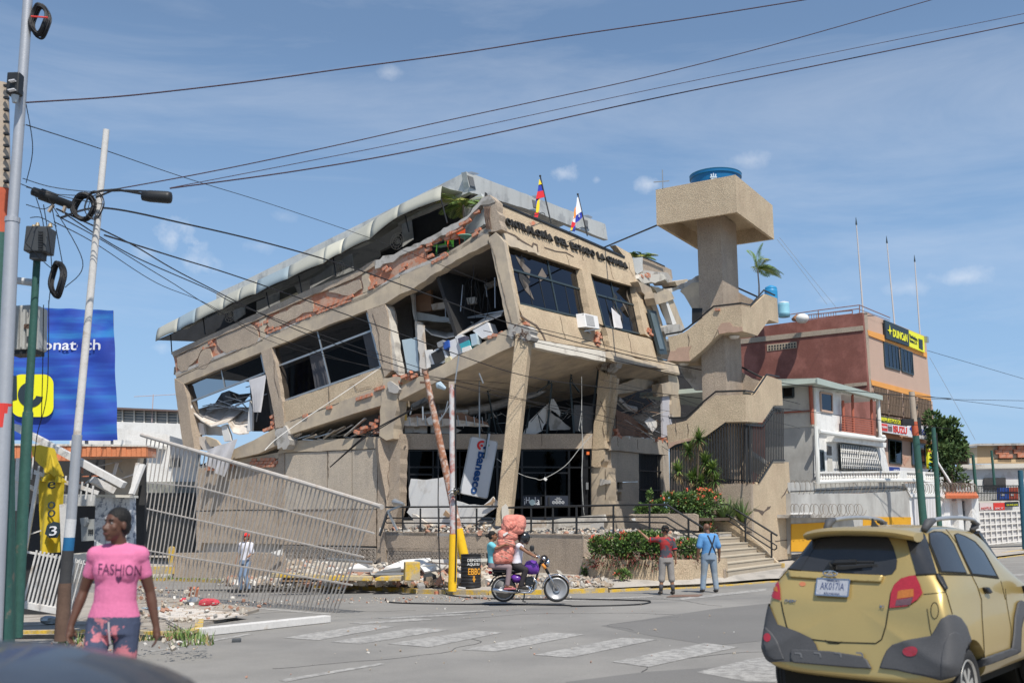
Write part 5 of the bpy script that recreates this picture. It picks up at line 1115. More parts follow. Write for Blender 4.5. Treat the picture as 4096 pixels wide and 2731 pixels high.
rubble('rubble','sparse crumbs of rubble scattered over the crossing',[V((-4,24,GZ(-4,24)+.02)),V((5,25,GZ(5,25)+.02)),V((3,13,GZ(3,13)+.02)),V((-3,12,GZ(-3,12)+.02))],160,.015,.05,.0,(4,1,2,1,2))
# ================= red-brown building on the right =================
REDW=mat('wall_redbrown',(.22,.085,.065),.16,.5,25,.2,.5,20,c2=(.34,.14,.11),m2=(.45,.7),s2=.8,streak=.15); PINK=mat('wall_pink_tan',(.50,.35,.27),.06,.5,20,.05,.15,20); ORG=mat('band_orange',(.72,.33,.09),.08,1,20,.05,.1)
cr=V((20.4,58,0)); RLp=vpl(cr,(-.8,.6)); RRp=vpl(cr,(.64,.77)); RD=V((.64,.77,0)); LD=V((-.8,.6,0))
RB=thing('red_brown_building','four storey red brown building with orange bands and rooftop antennas behind the stair tower','building',cr-UP*.6)
def rb(n,mb,m,par=None): return ob(n,mb,m,par or RB)
rb('wall',slab(RLp,'K',(40,908,957,785,1030,1750,1040,2250,40,2250),.3,o=.02),REDW)
rb('wall',slab(RRp,'K',(957,783,992,786,1400,950,1410,1095,1435,1395,1500,2200,1060,2250,1015,1500),.3,vec=LD),PINK)
mb=MB(); mb.prism([hit(q('K',*c)[0],RRp)-UP*.3 for c in ((960,790),(1398,955))]+[hit(q('K',1398,955)[0],RRp)-UP*.3+LD*18,hit(q('K',960,790)[0],RRp)-UP*.3+LD*18],UP*.15); rb('roof',mb,CONC)
rb('band',slab(RLp,'K',(40,975,960,875,963,908,40,1010),.06,o=-.04),STUCG); rb('band',slab(RLp,'K',(830,1281,985,1267,988,1290,850,1305),.06,o=-.04),STUCG)
rb('corner_strip',slab(RRp,'K',(957,783,992,784,1060,2000,1030,2000),.08,o=-.06,vec=LD),STUCG)
rb('band',slab(RRp,'K',(994,905,1130,948,1408,1062,1410,1097,1000,942),.1,o=-.08),ORG); rb('band',slab(RRp,'K',(1018,1252,1434,1360,1438,1398,1024,1288),.1,o=-.08),ORG)
vb=rb('vent_grille',slab(RLp,'K',(292,1008,498,986,499,1030,294,1053),.05,o=-.01),mat('vent_tan',(.45,.36,.26),0,1,1,0,0))
for i in range(10):
    for j in range(2):
        x=303+i*19.7; y=1015+j*19-(i*19.7)*.107; ob('vent_hole',slab(RLp,'K',(x,y,x+11,y-1,x+11,y+12,x,y+13),.05,o=-.02),DARK,vb)
def rwin(pl,vw,quad,mull=(),tran=(),par=None,glass=None,fm=None,back=True):
    c=q(vw,*quad); P=[hit(x,offp(pl,-.03)) for x in c]
    def bi(s_,t_): return (P[0]*(1-s_)+P[1]*s_)*(1-t_)+(P[3]*(1-s_)+P[2]*s_)*t_
    mb=MB(); fm=fm or DKF
    for a,b in ((0,1),(1,2),(2,3),(3,0)): mb.bar(P[a],P[b],.09,.09,up=pl[1])
    W_=ob('window',mb,fm,par)
    for s_ in mull: ob('frame_bar',MB().bar(bi(s_,0),bi(s_,1),.06,.07,up=pl[1]),fm,W_)
    for t_ in tran: ob('frame_bar',MB().bar(bi(0,t_),bi(1,t_),.06,.07,up=pl[1]),fm,W_)
    if back: ob('recess',MB().add([x+pl[1]*.02 for x in P],[(0,1,2,3)]),DARK,W_)
    S_=[0]+list(mull)+[1]
    for i in range(len(S_)-1): ob('pane',MB().add([bi(S_[i],0)-pl[1]*.01,bi(S_[i+1],0)-pl[1]*(.01+rnd(0,.02)),bi(S_[i+1],1)-pl[1]*.01,bi(S_[i],1)-pl[1]*.01],[(0,1,2,3)]),glass or GLASSB,W_)
    return W_
rwin(RRp,'K',(1105,992,1205,1025,1220,1188,1115,1158),(.3,.55,.8),par=RB); rwin(RRp,'K',(1220,1032,1302,1062,1312,1218,1232,1190),(.3,.6,.85),par=RB)
GRL=mat('rusty_grille',(.12,.085,.06),.3,3,20,.2,.1)
for i in range(4):
    x0=970+i*115; x1=x0+106; 
    def gy(x,b): return (85+(x-970)*.26) if b==0 else (295+(x-970)*.165)
    g=rb('window_grille',slab(RRp,'M',(x0,gy(x0,0),x1,gy(x1,0),x1+12,gy(x1,1),x0+10,gy(x0,1)),.05,o=-.02),mat('grille_backing',(.10,.085,.075),.4,1.5,10,.3,0))
    for k in range(9):
        x=x0+6+k*12; p=hit(q('M',x,gy(x,0)+4)[0],offp(RRp,-.15)); r_=hit(q('M',x+8,gy(x,1)-6)[0],offp(RRp,-.5)); r2=hit(q('M',x+8,gy(x,1)+2)[0],offp(RRp,-.1)); ob('bar',MB().tube([p,r_,r2],.045,5),GRL,g)
    for f in (.2,.55,.85): 
        p=[hit(q('M',x,gy(x,0)*(1-f)+gy(x,1)*f)[0],offp(RRp,-.15-.35*f)) for x in (x0+4,x1+6)]; ob('rail',MB().bar(p[0],p[1],.06),GRL,g)
    rb('pier',slab(RRp,'M',(x1,gy(x1,0),x1+9,gy(x1,0),x1+19,gy(x1,1),x1+10,gy(x1,1)),.2,o=-.12),PINK)
rb('band',slab(RRp,'M',(1040,458,1432,515,1434,542,1045,487),.1,o=-.1),mat('band_brown',(.42,.22,.12),.1,1,10,.05,.1))
rwin(RRp,'M',(1085,505,1185,520,1188,695,1092,685),(.5,),par=RB); rwin(RRp,'M',(1265,530,1370,545,1375,710,1270,700),(.5,),par=RB)
rb('spall',slab(RRp,'M',(1185,570,1200,600,1215,640,1250,640,1235,680,1215,710,1200,680,1195,650,1180,610),.03,o=-.02,j=3,seg=8),mat('spall',(.5,.3,.22),.3,5,30,.2,.2))
# antennas, roof rail, tanks
for (x0,y0,x1,y1,l_) in [(915,162,963,785,'tallest thin pale antenna mast, left one on the red brown roof'),(1128,290,1182,862,'middle thin pale antenna mast behind the battery sign'),(1322,420,1359,935,'right thin pale antenna mast at the end of the battery sign')]:
    p1=hit(q('K',x1,y1)[0],offp(RRp,.4)); p0=at(*q('K',x0,y0)[0],p1.y); t=thing('antenna_mast',l_,'antenna',p1,'antenna masts on the red brown roof')
    ob('mast',MB().tube([p1-UP*.3,p1.lerp(p0,.5),p0],[.05,.045,.03],6),mat('mast_pale',(.55,.5,.47),0,1,1,0,0),t); ob('tip',MB().tube([p0-UP*.1,p0+UP*.4],[.06,.01],6),DKF,t)
rr=mat('rail_rust',(.25,.13,.10),.2,3,10,.1,0)
mb=MB()
def kp(x,y,o=.3,pl=None): return hit(q('K',x,y)[0],offp(pl or RLp,o))
for a,b in (((400,806),(650,768)),((650,768),(938,732)),((650,795),(938,757)),((580,800),(888,770)),((585,830),(888,793))): mb.tube([kp(*a),kp(*b)],.03,5)
for k in range(12): mb.tube([kp(585+k*17,800-k*1.6),kp(586+k*17,828-k*1.9)],.02,4)
for x,y0,y1 in ((650,768,830),(938,732,790),(888,770,795)): mb.tube([kp(x,y0),kp(x,y1)],.03,5)
mb.tube([kp(938,732),hit(q('K',1150,820)[0],offp(RRp,.2))],.03,5); mb.tube([kp(942,765),hit(q('K',1150,840)[0],offp(RRp,.2))],.02,5)
rb('roof_rail',mb,rr)
for (x,y0,y1,w_,Y,l_,c_) in [(328,604,800,90,60,'tall blue drum tank on the roof behind the upper stair landing',(.03,.25,.48)),(413,712,815,80,58,'pale blue tank with white lid on the roof behind the stair landing',(.25,.50,.60))]:
    p0=at(*q('K',x,y1)[0],Y); p1=at(*q('K',x,y0)[0],Y); r_=w_/1.7425/FOC*Y/2; h=p1.z-p0.z; t=thing('roof_tank',l_,'water tank',p0,'tanks on the far roof')
    ob('body',MB().lathe([(r_,0),(r_,h*.2),(r_*1.02,h*.22),(r_,h*.24),(r_,h*.8),(r_*.95,h*.93)],p0,n=24),mat('tk'+l_[:4].strip(),c_,.1,1,10,.05,0,rough=.45),t,smooth=True); ob('lid',MB().lathe([(r_*.97,h*.9),(r_*.9,h*.97),(.1,h*1.04),(0,h*1.04)],p0,n=24),WHT if 'white' in l_ else MC['tkTall'.lower()] if 'tktall' in MC else WHT,t,smooth=True)
p=at(*q('K',538,812)[0],59); ob('roof_dome',MB().ball(p-UP*.12,(.4,.4,.3)),WHT,label='white domed tank lid beside the ladder on the red brown roof',cat='tank lid',smooth=True)
t=rb('roof_clutter',slab((V((0,59,0)),V((0,1,0))),'K',(480,815,500,795,560,800,580,830,540,838,490,830),.6,j=2),mat('rust_sheet',(.35,.18,.1),.2,2,10,.1,0))
p=hit(q('K',1404,972)[0],offp(RRp,-.3)); ob('flood_lamp',MB().box(p,(.35,.2,.4),R(50)),ALU,label='grey flood lamp at the right end of the battery sign',cat='flood lamp')
# signs on the red building
def sign(name,label,pl,vw,quad,m,o=-.2,th=.12,cat='sign'):
    t=thing(name,label,cat,hit(q(vw,*quad[-2:])[0],offp(pl,o))); ob('board',slab(pl,vw,quad,th,o=o),m,t); return t
SD=mat('sign_charcoal',(.025,.04,.05),0,1,1,0,0,rough=.5); SY=mat('sign_yellow',(.80,.78,.03),0,1,1,0,0,rough=.5); SW=mat('sign_white',(.72,.72,.74),0,1,1,0,0,rough=.5); SR_=mat('sign_red',(.62,.05,.04),0,1,1,0,0,rough=.5); SN=mat('sign_navy',(.03,.06,.25),0,1,1,0,0,rough=.5)
s1=sign('battery_sign','long charcoal and yellow sign at the roof edge of the red brown building',RRp,'K',(1115,835,1280,905,1285,1020,1125,965),SD)
ob('board',slab(RRp,'K',(1281,906,1388,950,1393,1063,1286,1020),.12,o=-.2),SY,s1)
def q4text(s_,pl,vw,bl,br,tl,m,par,o=-.22,**k):
    a,b,c=[hit(q(vw,*x)[0],offp(pl,o)) for x in (bl,br,tl)]; ex_=b-a; ey_=c-a
    return ob(k.pop('name','lettering'),textbox(s_,a,ex_.normalized(),ey_.normalized(),-pl[1],W=ex_.length,H=ey_.length,ext=.01,**k),m,par)
q4text('DUNCaN',RRp,'K',(1172,953),(1272,990),(1170,898),SY,s1,off=.03)
p=[hit(q('K',*c)[0],offp(RRp,-.23)) for c in ((1148,870),(1153,905),(1167,912),(1153,918),(1150,942),(1145,915),(1130,905),(1145,903))]; ob('emblem',MB().prism(p,-RRp[1]*.01),SY,s1)
q4text('Distribuidora',RRp,'K',(1288,958),(1342,985),(1286,932),SD,s1); q4text('Rotuto, C.A.',RRp,'K',(1290,992),(1340,1012),(1288,966),SD,s1)
ob('battery_picture',slab(RRp,'K',(1350,965,1378,975,1380,1045,1354,1030),.02,o=-.23),SD,s1)
s2=sign('spare_parts_sign','yellow on dark diesel parts sign above the red lettered white board',RRp,'M',(1025,315,1230,357,1232,402,1028,370),mat('sign_olive',(.06,.07,.05),0,1,1,0,0),o=-.6)
q4text('REPUESTOS DIESEL',RRp,'M',(1030,360),(1222,392),(1030,328),SY,s2,o=-.62,off=.02)
s3=sign('truck_sign','white sign board with large red letters on the red brown building',RRp,'M',(1028,373,1241,404,1242,477,1030,442),SW,o=-.6)
q4text('ISUZU',RRp,'M',(1125,447),(1232,463),(1123,392),SR_,s3,o=-.62,off=.03); ob('red_patch',slab(RRp,'M',(1032,378,1078,384,1080,440,1034,434),.02,o=-.62),SR_,s3); q4text('CUMMINS',RRp,'M',(1036,412),(1075,418),(1035,396),SW,s3,o=-.64)
ob('dark_patch',slab(RRp,'M',(1082,385,1115,390,1117,443,1085,438),.02,o=-.62),mat('sign_grey',(.15,.13,.13),0,1,1,0,0),s3); q4text('CAPEQ',RRp,'M',(1084,402),(1113,406),(1083,390),SW,s3,o=-.64)
s4=sign('truck_sign','white sign board with large navy blue letters right of the red lettered board',RRp,'M',(1244,405,1250,375,1460,412,1432,514,1246,482),SW,o=-.62)
q4text('IVECO',RRp,'M',(1308,462),(1405,475),(1305,415),SN,s4,o=-.64,off=.03); ob('emblem',slab(RRp,'M',(1252,420,1268,395,1275,425,1290,430,1270,462,1268,440),.02,o=-.64),SN,s4)
s5=sign('wall_poster','yellow paint poster on the lower wall of the red brown building',RRp,'M',(1390,543,1440,552,1447,762,1402,745),SY,o=-.15,cat='poster'); q4text('Ávila',RRp,'M',(1396,600),(1432,606),(1395,575),SR_,s5,o=-.17); ob('picture',slab(RRp,'M',(1405,680,1440,686,1444,740,1408,732),.02,o=-.17),mat('poster_teal',(.05,.3,.3),.3,6,10,.1,0),s5)
s6=sign('shop_sign','low white and navy shop sign over the street floor of the red brown building',RRp,'M',(1090,715,1440,738,1440,765,1090,770),SW,o=-.3); ob('navy_patch',slab(RRp,'M',(1092,717,1175,722,1175,766,1094,768),.02,o=-.32),SN,s6); q4text('SKF',RRp,'M',(1128,764),(1168,764),(1128,738),SW,s6,o=-.34)
# ================= white house and street wall =================
WHW=mat('whitewash',(.74,.73,.70),.06,.8,16,.12,.5,12,c2=(.60,.58,.54),m2=(.5,.75),s2=1.5,streak=.2); CRM=mat('cream_wall',(.60,.57,.50),.05,.6,10,.03,.1,c2=(.52,.49,.44),s2=1); GRW=mat('grey_render',(.46,.45,.42),.10,.5,20,.06,.2,20,c2=(.36,.345,.32),m2=(.45,.65),s2=.7,streak=.3)
WL=vpl((11.2,40),(.64,.77)); hc=hit(q('M',500,300)[0],offp(WL,1.2)); hc.z=0
HR=vpl(hc,(.64,.77)); HL=vpl(hc,(-.8,.6))
WH=thing('white_house','white two storey house with green metal roof, red balcony and white balustrade','house',hc-UP*.6)
def wh(n,mb,m,par=None): return ob(n,mb,m,par or WH)
RF_=mat('metal_roof',(.38,.43,.38),.06,1,20,.04,.05,rough=.5)
wh('wall',slab(HL,'M',(120,80,500,68,503,140,510,400,120,425),.2),CRM); wh('wall',slab(HL,'M',(120,425,510,398,530,900,120,930),.25,o=.03),GRW)
wh('wall',slab(HR,'M',(500,66,712,125,722,460,520,440),.2,vec=LD),WHW)
wh('roof',MB().prism([hit(q('M',*c)[0],offp(HR,-.6)) for c in ((528,60),(1040,190),(1040,165),(530,22))],LD*9),RF_)
rb_=MB()
for k in range(30): 
    p=[hit(q('M',528-k*11,y-k*-.25)[0],offp(HL,-.65)) for y in (24,66)]; rb_.bar(p[0],p[1],.08,.05)
wh('roof_ribs',rb_,mat('metal_roof_dark',(.30,.34,.31),0,1,1,0,0))
wh('fascia',slab(offp(HR,-.6),'M',(528,20,1040,160,1042,196,530,68),.05,o=-.02),RF_)
rwin(HL,'M',(253,85,338,82,340,172,258,175),par=WH,glass=GLASS); rwin(HR,'M',(550,135,640,150,643,292,556,275),par=WH,glass=GLASSB,fm=PINK)
RST=mat('red_oxide_steel',(.36,.11,.07),.1,2,20,.05,0)
wh('downpipe',MB().tube(on(offp(HL,-.15),'M',472,68,482,240,490,385),.09,8),RST); wh('stripe',MB().bar(*on(offp(HL,-.05),'M',200,297,470,280),.07),RST)
wh('balcony_back',slab(HR,'M',(712,190,985,195,990,470,722,440),.1,o=1.6),REDW); wh('balcony_floor',slab(HR,'M',(720,440,985,478,985,495,720,455),1.8,o=-.3,vec=LD),WHW); wh('balcony_ceiling',slab(HR,'M',(712,130,1000,195,1000,202,712,140),1.8,o=-.2,vec=LD),WHT)
for x,y0,y1 in ((802,152,455),(950,190,470),(728,200,440)): wh('post',MB().bar(*on(offp(HR,-.2),'M',x,y0,x+10,y1),.1),RST)
for k in range(7): wh('balcony_rail',MB().bar(*on(offp(HR,-.22),'M',722,322+k*19,975,360+k*18),.05),RST)
pc=mat('pipe_white',(.72,.72,.68),0,1,1,0,0,rough=.5)
wh('downpipe',MB().tube(on(offp(HR,-.35),'M',1003,190,1012,340,1022,482),.1,8),pc); wh('downpipe',MB().tube(on(offp(HR,-.4),'M',1022,482,1050,482,1056,495,1045,508,860,486,690,465,540,440),.1,8),pc)
wh('lower_wall',slab(HR,'M',(530,450,720,468,1045,540,1092,755,545,770),.2,o=.15,vec=LD),WHW); wh('eave_box',slab(HR,'M',(662,476,1070,530,1066,566,720,522,662,520),.5,o=-.25),WHW)
wh('lower_wall',slab(HL,'M',(500,450,532,445,545,770,505,800),.1,o=-.03),WHW)
for quad in ((712,545,850,558,868,745,722,738),(865,562,985,575,1030,750,880,742)):
    W_=rwin(HR,'M',quad,(.5,),par=WH)
    c=q('M',*quad)
    for k in range(11):
        f=k/10; tx=c[0][0]*(1-f)+c[1][0]*f; ty=c[0][1]*(1-f)+c[1][1]*f; bx=c[3][0]*(1-f)+c[2][0]*f; by=c[3][1]*(1-f)+c[2][1]*f
        P=[hit((tx,ty),offp(HR,-.1)),hit((tx*.3+bx*.7,ty*.3+by*.7),offp(HR,-.42)),hit((tx*.08+bx*.92,ty*.08+by*.92),offp(HR,-.4)),hit((bx,by),offp(HR,-.1))]; ob('grille_bar',MB().tube(P,.022,5),WHT,W_)
    for f in (.2,.5,.82): ob('grille_bar',MB().tube([hit((c[0][0]*(1-f)+c[3][0]*f,c[0][1]*(1-f)+c[3][1]*f),offp(HR,-.35)),hit((c[1][0]*(1-f)+c[2][0]*f,c[1][1]*(1-f)+c[2][1]*f),offp(HR,-.35))],.025,5),WHT,W_)
rwin(HR,'M',(538,590,572,595,580,745,545,745),par=WH,glass=GLASS); wh('niche',slab(HR,'M',(608,553,640,558,642,628,610,625),.05,o=.1),INTER); wh('door',slab(HR,'M',(612,640,645,645,650,760,616,760),.05,o=.1),CRM)
for k in range(3): wh('grille_bar',MB().tube(on(offp(HR,.1),'M',545+k*10,595,552+k*10,745),.02,5),WHT)
# balustrade with turned balusters
BP=vpl(hit(q('M',545,800)[0],offp(WL,.25)),(.64,.77))
wh('balustrade_rail',slab(BP,'M',(540,757,1205,748,1460,762,1460,774,1205,762,540,769),.2,o=-.02),WHT); wh('balustrade_base',slab(BP,'M',(535,828,1205,812,1465,822,1465,838,1205,826,535,842),.2,o=-.02),WHT)
p0,p1=on(BP,'M',560,830,560,770); hb=p1.z-p0.z
bm_=MB().lathe([(.06,0),(.08,hb*.1),(.05,hb*.18),(.09,hb*.38),(.08,hb*.5),(.045,hb*.75),(.07,hb*.9),(.07,hb)],n=10).mesh('baluster'); fixn(bm_); bm_.materials.append(WHT); [setattr(p,'use_smooth',True) for p in bm_.polygons]
for k in range(46):
    x=556+k*21.5 if k<30 else 1212+(k-30)*16; y=(829-(x-545)*.024) if x<1205 else 812+(x-1205)*.045
    b=bpy.data.objects.new('baluster',bm_); COL.objects.link(b); b.parent=WH; b.location=hit(q('M',x,y)[0],offp(BP,.08))-WO[WH]
for x,y0,y1 in ((1178,748,815),(1205,748,815),(1350,755,822)): wh('balustrade_pier',slab(BP,'M',(x,y0,x+24,y0,x+24,y1,x,y1),.28,o=-.05),WHW)
wh('drain_pipe',MB().tube(on(offp(WL,-.15),'M',515,400,525,640,535,838,890,822,1360,824),.09,8),pc)
wh('podium_wall',slab(WL,'M',(300,840,535,838,1210,826,1212,850,1242,912,318,932,300,900),.3,o=.1),GRW)
SWL=thing('street_wall','long stained grey street wall topped with coiled razor wire','wall',hit(q('M',800,1150)[0],WL)-UP*.8)
def sw(n,mb,m,par=None): return ob(n,mb,m,par or SWL)
sw('wall',slab(WL,'M',(318,925,890,925,1245,905,1262,1350,326,1400),.25,o=-.1),GRW)
sw('ledge',slab(WL,'M',(318,1092,480,1090,890,1094,884,1112,318,1118),.7,o=-.6),CONC); sw('painted_base',slab(WL,'M',(890,1110,1262,1112,1264,1350,890,1360),.03,o=-.13),mat('wall_yellow',(.66,.33,.02),.08,1,20,.05,.1)); sw('painted_base',slab(WL,'M',(326,1166,640,1150,640,1380,326,1380),.03,o=-.13),MC['wall_yellow'])
sw('white_bar',MB().bar(*on(offp(WL,-.65),'M',318,1084,482,1081),.06),WHT)
wire=mat('razor_wire',(.20,.17,.14),.2,5,20,.1,0)
def helix(vw,x0,y0,x1,y1,pl,n,r,name='razor_wire',par=None,th=.012):
    a,b=on(pl,vw,x0,y0,x1,y1); d=(b-a); e=d.normalized(); s_=e.cross(UP).normalized(); pts=[]
    for i in range(n*12+1):
        t=i/(n*12); an=2*PI*i/12; pts.append(a+d*t+UP*(math.sin(an)*r)+s_*(math.cos(an)*r*.6)+e*math.sin(an*.5)*.1)
    return ob(name,MB().tube(pts,th,3,cap=False),wire,par)
helix('M',320,885,1210,868,WL,26,.3,par=SWL); helix('M',320,1060,885,1055,offp(WL,-.6),16,.25,par=SWL)
helix('M',1215,870,1500,905,WL,16,.3,par=SWL,th=.018); helix('M',1225,900,1510,925,offp(WL,.2),16,.3,par=SWL,th=.018)
sw('rail',MB().tube(on(WL,'M',320,912,1150,880,1240,898),.025,5),BLKM)
# white gateway block, tiled gate house, far lane
GT=thing('white_garage','white walled garage front with two pale doors behind the green poles','garage',hit(q('M',1380,1160)[0],WL)-UP*.6)
ob('wall',slab(WL,'M',(1212,848,1460,838,1530,940,1565,1000,1575,1350,1270,1350,1245,905),.25,o=-.05),WHW,GT)
for c in ((1276,965,1362,962,1370,1330,1284,1330),(1380,965,1455,965,1464,1330,1388,1330)): 
    d_=ob('garage_door',slab(WL,'M',c,.05,o=-.09),mat('door_pale',(.62,.60,.60),.05,1,10,.03,0),GT)
    for k in range(4):
        x=c[0]+8+k*22; ob('panel_seam',slab(WL,'M',(x,c[1]+3,x+3,c[1]+3,x+9,1320,x+6,1320),.02,o=-.1),GRW,d_)
ob('arch_band',slab(WL,'M',(1235,900,1262,930,1500,925,1545,960,1550,985,1500,950,1265,955),.15,o=-.15),WHW,GT)
GH=thing('gate_house','small white gate house with red tiled canopy and grey metal door','gate',hit(q('M',1660,1250)[0],WL)-UP*.5)
TIL=mat('roof_tile',(.55,.17,.08),.15,3,20,.1,.2)
def gh(n,c,th,o,m): return ob(n,slab(WL,'M',c,th,o=o),m,GH)
gh('wall',(1520,955,1790,955,1812,1360,1560,1350),.2,.3,WHW); gh('pillar',(1520,950,1560,950,1585,1350,1545,1350),.4,-.1,WHW); gh('pillar',(1735,958,1783,958,1805,1345,1760,1335),.5,-.2,WHW); gh('pillar',(1625,985,1660,985,1690,1330,1650,1330),.3,0,WHW)
gh('door',(1672,985,1732,985,1748,1275,1690,1275),.05,.2,mat('door_grey',(.10,.105,.11),.2,2,10,.1,0)); gh('gap',(1618,985,1632,985,1652,1240,1640,1240),.05,.2,DARK)
for k in range(5):
    gh('door_ornament',(1678+k*11,1000,1682+k*11,1000,1684+k*11,1060,1680+k*11,1060),.03,.17,ALU); gh('door_ornament',(1688+k*11,1165,1691+k*11,1165,1693+k*11,1225,1690+k*11,1225),.03,.17,ALU)
for k in range(24):
    x=1535+k*10; p=[hit(q('M',x,925)[0],offp(WL,.6)),hit(q('M',x+14,953)[0],offp(WL,-.5))]; ob('tile',MB().tube(p,.1,6),TIL,GH)
helix('M',1500,885,1765,890,offp(WL,.2),22,.32,par=GH,th=.02)
# ================= distant buildings and tree on the right =================
FP=(V((0,74,0)),V((0,1,0)))
FB=thing('far_flats','far low block with brick upper floor and caged balcony at the right edge','building',hit(q('M',1900,1300)[0],FP)-UP*1)
def fb_(n,c,m,th=.3,o=0,par=None): return ob(n,slab(FP,'M',c,th,o=o),m,par or FB)
TAN=mat('far_tan',(.50,.36,.21),.08,.5,10,.05,0)
fb_('upper_wall',(1715,560,1780,558,1782,692,1722,692),mat('far_cream',(.6,.5,.36),.05,.5,10,.03,0)); fb_('upper_wall',(1780,558,1905,553,1915,690,1782,692),TAN); fb_('upper_wall',(1905,553,2400,540,2400,655,1915,660),RUB[4]); fb_('upper_wall',(1915,650,2400,645,2400,690,1915,692),TAN)
bricks(FB,FP,'M',(1922,560,2035,555,2035,645,1925,650),o=-.1,w=.5,h=.3,d=.2,skip=.02,loose=.02,rot=0); bricks(FB,FP,'M',(2065,555,2350,548,2350,640,2068,645),o=-.1,w=.5,h=.3,d=.2,skip=.02,loose=.02,rot=0)
fb_('roof_slab',(1690,545,1790,535,2400,530,2400,545,1790,552,1690,560),CONC,12,-.5); fb_('canopy',(1540,578,1780,556,1780,562,1540,586),ALU,6,-1); fb_('back_wall',(1560,580,1720,570,1720,700,1560,700),mat('far_brown',(.2,.14,.1),.1,1,10,.05,0),.2,5)
fb_('floor_slab',(1640,700,2400,686,2400,722,1640,728),CONCL,.3,-.4); fb_('lower_wall',(1490,722,2400,712,2400,1400,1490,1400),mat('far_white',(.60,.60,.58),.06,.6,10,.05,0,c2=(.5,.49,.46)),.3,.1)
for c in ((1520,810,1685,810,1685,862,1520,862),(1833,805,2005,803,2008,895,1838,895),(2250,800,2350,800,2350,860,2250,860)):
    w_=fb_('window',c,DARK,.05,-.02)
    for k in range(6): ob('louvre',slab(FP,'M',(c[0],c[1]+5+k*9,c[2],c[1]+5+k*9,c[2],c[1]+9+k*9,c[0],c[1]+9+k*9),.05,o=-.06),INTER,w_)
mb=MB()
for k in range(30): mb.bar(*on(offp(FP,-1.2),'M',1778+k*12,868,1780+k*12,985),.04)
for y in (868,925,985): mb.bar(*on(offp(FP,-1.2),'M',1775,y,2130,y-4),.06)
ob('balcony_cage',mb,BLKM,FB); fb_('balcony_slab',(1775,985,2140,982,2140,998,1775,1000),CONCL,1.3,-1.3)
for c,m_,l_ in (((1957,882,2025,880,2028,985,1960,982),mat('bin_blue',(.03,.10,.45),.05,1,10,.03,0),'blue plastic crate stack on the far caged balcony'),((2030,880,2105,878,2108,988,2032,985),mat('bin_red',(.50,.10,.06),.05,1,10,.03,0),'red plastic crate stack on the far caged balcony')):
    t=thing('crate',l_,'crate',hit(q('M',c[6],c[7])[0],offp(FP,-.6)),'crates on the far balcony'); ob('body',slab(FP,'M',c,.5,o=-.9),m_,t); ob('print',slab(FP,'M',(c[0]+10,930,c[0]+40,930,c[0]+40,945,c[0]+10,945),.02,o=-.93),SW,t)
FG=thing('lattice_gate','white lattice gate of the far yard at the right edge','gate',hit(q('M',1960,1330)[0],offp(FP,-6)))
FPg=vpl(hit(q('M',1815,1340)[0],offp(FP,-8)),(.94,.34))
ob('backing',slab(FPg,'M',(1790,1066,2300,1050,2300,1290,1818,1340),.03,o=.1),mat('gate_sheet',(.52,.50,.49),.1,1.5,10,.05,0),FG)
for k in range(14): x=1795+k*42; ob('bar',MB().bar(*on(FPg,'M',x,1066-(x-1790)*.03,x+18,1335-(x-1815)*.1),.06),WHT,FG)
for k in range(6): ob('bar',MB().bar(*on(FPg,'M',1793+k*4,1070+k*52,2300,1055+k*45),.06),WHT,FG)
for c,m_,tx,l_,cm in (((1800,1000,1905,998,1908,1056,1803,1060),mat('sign_pinkish',(.62,.52,.50),0,1,1,0,0),'MOTUL','pale board with red lettering above the lattice gate',SR_),((1908,1000,1995,998,1998,1055,1912,1057),SR_,'SKY','red board with white swoosh above the lattice gate',SW),((1998,994,2105,990,2108,1028,2000,1031),SD,'DUNCAN','small dark and yellow board above the lattice gate',SY)):
    s_=sign('shop_board',l_,FP,'M',c,m_,o=-1.3); q4text(tx,FP,'M',(c[0]+14,c[7]-8 if tx!='MOTUL' else 1055),(c[2]-8,c[5]-8),(c[0]+14,c[1]+(36 if tx!='DUNCAN' else 16)),cm,s_,o=-1.33)
# tree between the buildings
def tree(label,base,h,cr_,n,L_=.4,group=None):
    t=thing('leafy_tree',label,'tree',base,group); c=base+UP*h
    ob('trunk',MB().tube([base,base.lerp(c,.5)+V((.2,0,0)),c],[.22,.16,.08],8).tube([base.lerp(c,.5),c+V((cr_[0]*.5,0,.3))],[.1,.03],6).tube([base.lerp(c,.4),c+V((-cr_[0]*.5,0,.2))],[.1,.03],6),MC['bark'],t)
    ms=[MB(),MB(),MB()]; cl=[(c+V((rnd(-1,1)*cr_[0]*.7,rnd(-1,1)*cr_[1]*.7,rnd(-1,1)*cr_[2]*.75)),rnd(.3,.5)) for _ in range(17)]
    for i in range(n):
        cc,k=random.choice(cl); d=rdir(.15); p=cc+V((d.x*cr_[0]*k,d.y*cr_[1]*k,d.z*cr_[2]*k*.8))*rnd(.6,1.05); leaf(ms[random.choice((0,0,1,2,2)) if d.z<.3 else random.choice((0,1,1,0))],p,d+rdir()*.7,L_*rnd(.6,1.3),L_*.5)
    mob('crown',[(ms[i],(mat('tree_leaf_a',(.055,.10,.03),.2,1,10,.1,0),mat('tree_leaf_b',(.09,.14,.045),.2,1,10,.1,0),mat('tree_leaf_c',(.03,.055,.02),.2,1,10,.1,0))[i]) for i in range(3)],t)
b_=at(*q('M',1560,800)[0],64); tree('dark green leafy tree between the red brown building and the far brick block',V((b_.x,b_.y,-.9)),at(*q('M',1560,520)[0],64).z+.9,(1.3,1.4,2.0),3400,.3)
b_=at(*q('M',1600,800)[0],62); tree('lower bushy tree in front of the far white wall',V((b_.x-.2,b_.y,-.9)),at(*q('M',1590,700)[0],62).z+.9,(1.0,1.0,1.3),1300,.28)
